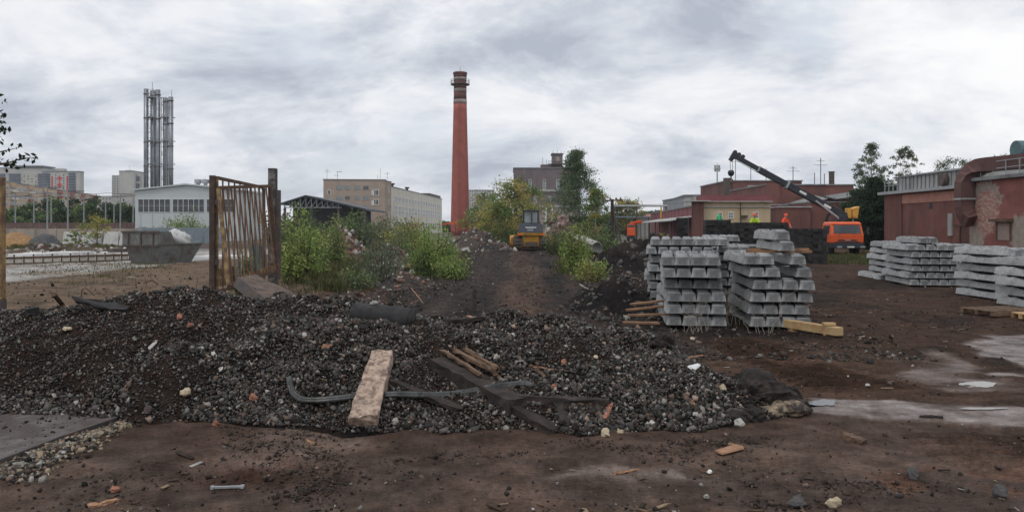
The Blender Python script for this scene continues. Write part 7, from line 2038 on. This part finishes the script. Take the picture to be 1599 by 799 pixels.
for i, (pa, pb, wd, th, mt, lab) in enumerate((((730, 494), (770, 508), .07, .03, 'rawlight', 'orange-brown splintered board on the crest beside the black cylinder'),
        ((503, 543), (541, 541), .09, .04, 'rawlight', 'short reddish wood offcut on the slope left of the pale block'),
        ((825, 571), (866, 578), .02, .015, 'rawlight', 'thin pale stick on the slope above the strip end'),
        ((836, 574), (852, 590), .05, .02, 'rawtimber', 'short brown chip below the thin pale stick'),
        ((954, 632), (942, 656), .05, .025, 'brickbit', 'pinkish sliver of wood standing on the right part of the heap'),
        ((1066, 616), (1098, 650), .025, .02, 'rawtimber', 'first of two thin brown laths on the right end of the heap'),
        ((1072, 620), (1100, 645), .02, .015, 'rawlight', 'second of two thin brown laths on the right end of the heap'),
        ((1060, 561), (1098, 555), .02, .015, 'rawlight', 'thin pale stick behind the right end of the heap'),
        ((1098, 689), (1152, 696), .05, .012, 'rawlight', 'long pale wood chip on the mud before the right end of the heap'),
        ((958, 740), (998, 734), .018, .012, 'rawlight', 'thin stick on the mud in front at centre'),
        ((1318, 682), (1350, 694), .09, .05, 'rawtimber', 'weathered wood offcut on the mud at right'),
        ((1436, 650), (1474, 652), .05, .02, 'oldtimber', 'thin dark stick on the pale wet concrete'),
        ((478, 688), (504, 699), .02, .015, 'rawlight', 'thin tan stick on the ridge of mud before the heap'),
        ((136, 792), (186, 782), .05, .02, 'rawlight', 'splintered brown bark strip at the bottom left'),
        ((640, 475), (652, 470), .03, .02, 'brickbit', 'small red stub behind the black cylinder'),
        ((660, 473), (642, 450), .025, .02, 'rawlight', 'slanting thin branch stub behind the crest'),
        ((945, 470), (985, 468), .04, .03, 'palestone', 'pale broken post lying at the foot of the dark earth heap'),
        ((905, 444), (936, 462), .03, .02, 'palestone', 'thin pale lath on the dark earth right of the track'),
        ((962, 482), (980, 500), .10, .08, 'palestone', 'pale blue-grey rubble post beside the boards'),
        ((600, 432), (628, 440), .16, .10, 'palestone', 'pale slab fragment leaning at the left edge of the track'),
        ((568, 424), (600, 438), .12, .08, 'palestone', 'pale broken post below the sparse grey-green shrub'))):
    obox('wood_piece' if mt != 'palestone' else 'broken_post', lab, 'debris', on(*pa, th * .4), on(*pb, th * .4), wd, th, mt, rough=.004, seed=50 + i, end=.02)
m = MB(); y0 = on(835, 602).y
# leaf-shaped white shard and white spike
def shard(label, pts, mat='palestone', th=.015, name='shard', cat='shard'):
    w = [on(*p, .02) for p in pts]; m = MB(); m.prism(w, (0, .01, th)); tag(m.build(name, M[mat]), label, cat)
shard('long white pointed shard on the left slope of the heap', [(329, 554), (334, 553), (348, 578), (347, 584), (342, 582)], 'palestone')
shard('white folded scrap of paper behind the right end of the heap', [(1074, 576), (1090, 572), (1094, 574), (1084, 582)], 'white')
shard('flat tan wood chip on the mud before the right end of the heap', [(1117, 709), (1128, 713), (1162, 704), (1158, 701), (1140, 702)], 'rawlight')
shard('grey sliver on the left slope above the white shard', [(231, 546), (243, 535), (245, 538), (234, 549)], 'palestone')
# iron clamp, front left
def clamp():
    c = hit(355, 762)
    r = thing('iron_clamp', 'grey forked iron clamp lying on the mud in front', 'clamp', (c.x, c.y, c.z + .004), math.radians(6))
    s = .158 / .28
    m = MB(); m.prism([(-.13 * s * 1.6, -.02, 0), (-.05, -.015, 0), (.05, -.013, 0), (.13 * s * 1.6, -.02, 0), (.15, -.05, 0), (.165, -.045, 0), (.155, .035, 0), (.12, .012, 0), (.05, .012, 0), (-.05, .010, 0), (-.11, .012, 0), (-.15, .02, 0), (-.155, -.04, 0), (-.125, -.045, 0)], (0, 0, .02))
    r.scale = (.78, .78, .78)
    m.build('bar', M['galv'], r)
    for q in (-.14, .148): m = MB(); m.tube([(q, -.008, .002), (q, -.008, .028)], .02, 10); m.build('boss', M['galv'], r)
clamp()
# clods with pale concrete, right end
c = hit(1186, 628)
lump('earth_clod', 'big black earth clod at the right end of the heap', 'clod', (c.x, c.y + .25, .09), .50, .36, .25, 'clod', 21, .2, .5, res=(60, 40))
lump('concrete_lump', 'tan concrete lump caked in black earth beside the big clod', 'lump', (hit(1222, 640).x, hit(1222, 640).y, .05), .25, .12, .10, 'clodcream', 22, .1, .4, res=(16, 9))
lump('earth_clod', 'small dark clod at the base of the tan lump', 'clod', (hit(1170, 650).x, hit(1170, 650).y, .04), .2, .12, .11, 'clod', 23, .4, .45, res=(30, 20))
lump('earth_clod', 'rounded black clod left of the tan lump', 'clod', (hit(1240, 632).x, hit(1240, 632).y + .02, .06), .09, .1, .12, 'clod', 24, .4, .45, res=(30, 20))
lump('earth_clod', 'brown earthy clod on the heap behind the front sleeper stack', 'clod', tuple(on(1035, 540, .05)), .16, .12, .09, 'clod', 25, .4, .45, res=(30, 20))
# stones that stand out
big = [(105, 517, .13, 'creamstone', 'flat cream stone on the upper left slope'), (290, 617, .13, 'creamstone', 'cream rock low on the left slope'), (232, 644, .13, 'clodstone', 'round dark boulder at the foot of the left slope'),
       (655, 562, .0, '', ''), (610, 572, .0, '', ''), (476, 526, .08, 'palestone', 'pale stone left of the black cylinder'), (775, 560, .08, 'palestone', 'round whitish stone right of the splinters'), (617, 661, .09, 'palestone', 'pale stone at the foot beside the block'),
       (742, 522, .09, 'palestone', 'flat pale stone below the crest board'), (1155, 665, .12, 'palestone', 'pale cube-like stone at the right foot'), (1183, 652, .10, 'creamstone', 'cream stone beside the right-hand clods'), (1082, 531, .13, 'creamstone', 'tan flat rock behind the right slope'),
       (945, 680, .12, 'creamstone', 'cream stone at the foot right of centre'), (968, 676, .07, 'creamstone', 'small cream stone next to the larger one at the foot'), (1018, 664, .08, 'palestone', 'pale wedge stone low on the right slope'), (865, 607, .10, 'brickbit', 'orange brick fragment right of the strip end'),
       (880, 568, .08, 'brickbit', 'tan-red brick bit above the strip end'), (281, 498, .10, 'brickbit', 'red-brown brick bit near the left crest'), (297, 510, .08, 'brickbit', 'second red-brown brick bit near the left crest'), (395, 625, .11, 'brickbit', 'reddish stone low on the slope left of the strip'),
       (337, 665, .09, 'brickbit', 'rounded red stone at the foot of the left slope'), (442, 594, .10, 'slabbrown', 'brown stone beside the upturned strip end'), (555, 548, .08, 'creamstone', 'yellowish chip below the offcut'), (1129, 610, .10, 'creamstone', 'yellow-tan stone left of the big clod'), (1165, 600, .10, 'creamstone', 'tan stone on the big clod edge'),
       (1086, 650, .08, 'palestone', 'grey-white stone in the right slope'), (930, 560, .07, 'creamstone', 'small cream stone mid right slope'), (800, 525, .07, 'palestone', 'pale stone near the crest, right'), (1355, 603, .08, 'palestone', 'pale chip on the brown mud at right'), (1108, 738, .06, 'white', 'white scrap on the mud in front'), (1103, 777, .055, 'palestone', 'small white block on the mud in front'),
       (1300, 790, .12, 'creamstone', 'cream rubble lump at the bottom right'), (1244, 790, .16, 'clodgrey', 'flat grey broken piece at the bottom edge'), (1425, 745, .14, 'clodgrey', 'dark clod pressed in the mud at right'), (1560, 775, .14, 'clodgrey', 'dark stone in the mud at the lower right corner'), (180, 768, .11, 'brickbit', 'terracotta tile shard on the mud at left'), (165, 790, .18, '', ''), (1425, 572, .05, 'palestone', 'small pale stone by the tread marks')]
M['clodstone'] = pmat('dark_boulder', (.07, .055, .048), .9, .2, 12, None, bump=.6)
M['clodgrey'] = pmat('grey_clod', (.085, .08, .078), .9, .3, 12, (.05, .045, .042), .4, 8, .8, 40, .01)
for i, (px, py, s, mt, lab) in enumerate(big):
    if not mt: continue
    q = on(px, py, s * .18)
    fl = .35 if 'flat' in lab or 'shard' in lab or 'chip' in lab or 'scrap' in lab else .62
    lump('stone' if mt not in ('rawtimber', 'white') else 'debris_piece', lab, 'stone' if mt not in ('rawtimber', 'white') else 'debris', tuple(q), s * .46, s * .36, s * fl * .75, mt, 500 + i, i * .7, .34, res=(9, 6))
# concrete pipe half and other mid-distance debris
p = P(930, 372, 48)
m = MB(); vs = []; n = 12
for i in range(n + 1):
    a = math.pi * (.08 + .84 * i / n)
    for rr, yy in ((.62, 0), (.55, 0), (.62, 1.6), (.55, 1.6)): vs.append((math.cos(a) * rr, yy, math.sin(a) * rr))
fs = []
for i in range(n):
    k = i * 4; fs += [(k, k + 4, k + 6, k + 2), (k + 1, k + 3, k + 7, k + 5), (k, k + 1, k + 5, k + 4), (k + 2, k + 6, k + 7, k + 3)]
m.add(vs, fs); o = m.build('pipe_half', M['concrete'], smooth=False); o.location = (p.x, p.y, .55); o.rotation_euler = (.3, .5, .9); tag(o, 'pale broken half pipe tilted on the debris right of the track', 'pipe')
rr = random.Random(9)
for i, (px, py, w, h, mt, lab) in enumerate(((705, 384, 24, 9, 'slab', 'pale broken slab on the rubble heap left of the bulldozer'), (735, 378, 18, 10, 'rawtimber', 'brown block among the rubble left of the bulldozer'), (748, 381, 12, 12, 'brickbit', 'red-brown chunk among the rubble left of the bulldozer'), (770, 384, 22, 9, 'palestone', 'light rubble chunk nearest the bulldozer'),
        (740, 362, 26, 10, 'cardboard', 'tan sheet of board on top of the rubble heap'), (722, 392, 20, 6, 'slab', 'flat pale slab at the front of the rubble heap'), (905, 392, 22, 6, 'slab', 'flat pale slab beside the lime shrub'), (960, 398, 26, 8, 'rawlight', 'tan timber offcut among debris right of the track'), (985, 385, 16, 10, 'slab', 'pale chunk on the debris right of the track'))):
    Y = GY(py + h / 2); k = Y / F; c = P(px, py, Y)
    obox('rubble_chunk', lab, 'rubble', (c.x - w * k / 2, Y, max(c.z, .1) + .12), (c.x + w * k / 2, Y + .2, max(c.z, .1) + rr.uniform(.05, .35)), .5, h * k * .6, mt, rough=.03, seed=80 + i, end=.06, seg=4)

# wood chips, scraps and splinters trodden into the ground
def chips():
    rng = np.random.default_rng(91); n = 2600
    y = 5.0 + rng.random(n) ** 1.5 * 34; x = rng.uniform(-.62, .66, n) * y
    cl = hit(355, 762)
    k = (np.hypot(x - cl.x, y - cl.y) > .35) & (wetmask(x, y) < .5) & (fbm(x * .9, y * .9, 3, 300) + rng.normal(0, .4, n) > .05)
    x, y = x[k], y[k]; n = len(x)
    L = np.clip(rng.lognormal(math.log(.035), .7, n), .012, .22) * np.where(y > 13, 1.5, 1); w = L * rng.uniform(.08, .4, n); t = np.clip(L * .08, .004, .02)
    a = rng.uniform(0, 3.14, n); tilt = rng.normal(0, .12, n)
    ca, sa = np.cos(a), np.sin(a)
    loc = CUB_V[None] / .86 * np.stack([L, w, t], -1)[:, None, :] * .5 * (1 + rng.normal(0, .12, (n, 8, 3)))
    z = loc[..., 2] + loc[..., 0] * tilt[:, None]
    v = np.stack([loc[..., 0] * ca[:, None] - loc[..., 1] * sa[:, None] + x[:, None], loc[..., 0] * sa[:, None] + loc[..., 1] * ca[:, None] + y[:, None], z + (H(x, y) + .012)[:, None]], -1)
    f = (CUB_F[None] + (np.arange(n) * 8)[:, None, None]).reshape(-1, 3)
    pal = np.array([(.20, .12, .07), (.13, .085, .055), (.30, .22, .14), (.06, .045, .038), (.40, .38, .35), (.09, .06, .045), (.045, .036, .032)])
    c = pal[rng.integers(0, len(pal), n)] * rng.uniform(.7, 1.25, (n, 1))
    tag(link('wood_chips', np_mesh('wood_chips', v.reshape(-1, 3), f, np.repeat(c, 8, 0)), M['gravel']), 'wood chips and scraps trodden into the mud and heap', 'debris', kind='stuff')
chips()

def clods():
    """dark clods along the ridges pushed up by wheels in front of the heap and at the right"""
    rng = np.random.default_rng(17); xs = []; ys = []; ss = []
    for line, n, w in (([(362, 668), (400, 700), (438, 735), (470, 770)], 420, .10), ([(455, 668), (490, 705), (525, 742), (500, 762), (440, 775)], 620, .12), ([(1040, 690), (1110, 700), (1190, 690)], 260, .12), ([(1180, 785), (1250, 788), (1330, 775)], 220, .10),
                       ([(1290, 760), (1330, 755), (1400, 770), (1480, 760)], 240, .10), ([(900, 690), (1000, 705), (1080, 715)], 240, .12), ([(1200, 560), (1240, 600), (1250, 575)], 260, .3), ([(100, 790), (200, 745), (300, 740)], 160, .2), ([(600, 720), (720, 712), (830, 708)], 160, .08)):
        g = np.array([gpt(*q) for q in line]); t = rng.random(n) * (len(g) - 1); k = np.minimum(t.astype(int), len(g) - 2); f = (t - k)[:, None]
        p = g[k] * (1 - f) + g[k + 1] * f + rng.normal(0, w, (n, 2)) * np.array((1, .7))
        xs.append(p[:, 0]); ys.append(p[:, 1]); ss.append(np.clip(rng.lognormal(math.log(.015), .55, n), .005, .06))
    x, y, s_ = map(np.concatenate, (xs, ys, ss))
    pos = np.stack([x, y, H(x, y) + s_ * .2], -1)
    c = np.array([(.045, .033, .027), (.06, .044, .036), (.035, .027, .023), (.07, .056, .048)])[rng.integers(0, 4, len(x))] * rng.uniform(.7, 1.3, (len(x), 1))
    tag(link('mud_clods', stones_mesh('mud_clods', pos, s_, c, rng, .5), M['gravel']), 'dark mud clods along the wheel ridges in front of the heap', 'mud', kind='stuff')
clods()

# thin sheet of standing water on the wet concrete at the right
def puddle(label, px0, px1, py0, py1, seed):
    rng = np.random.default_rng(seed); n = 64; pts = []
    cx, cy = (px0 + px1) / 2, (py0 + py1) / 2
    for i in range(n):
        a = 2 * math.pi * i / n; r = 1 + .28 * float(fbm(np.array([math.cos(a) * 2 + seed]), np.array([math.sin(a) * 2]), 4, seed)[0])
        g = gpt(cx + math.cos(a) * r * (px1 - px0) / 2, cy - math.sin(a) * r * (py1 - py0) / 2); pts.append(g)
    z = max(hg(*p) for p in pts[::4]) * .5 + .006
    m = MB(); m.add([(p[0], p[1], z) for p in pts], [tuple(range(n))])
    tag(m.build('puddle', M['water']), label, 'puddle', kind='structure')
def watermat():
    t = NT('puddle_water'); t.bump(t.noise(18, 3), .03, .004)
    return t.done((.055, .045, .04), .04, 0, .6)
M['water'] = watermat()
puddle('bright shallow puddle on the wet concrete at right', 1500, 1560, 597, 606, 5)
puddle('narrow puddle along the pale concrete strip at right', 1500, 1570, 636, 640, 9)
puddle('small puddle beside the big clod on the pale strip', 1262, 1310, 624, 633, 12)

# ------------------------------------------------------------------ air
def haze():
    t = NT('air'); t.t.nodes.remove(t.b)
    v = t.n('ShaderNodeVolumePrincipled'); v.inputs['Color'].default_value = (.86, .90, .96, 1); v.inputs['Density'].default_value = HAZE
    v.inputs['Anisotropy'].default_value = .2
    t.l(v.outputs[0], t.out.inputs['Volume'])
    m = MB(); m.box(-1750, 1750, -700, 1750, -1.5, 60)
    o = m.build('haze', t.m); o['kind'] = 'stuff'; o['label'] = 'thin pale haze in the air over the whole yard'
HAZE = .00022
haze()
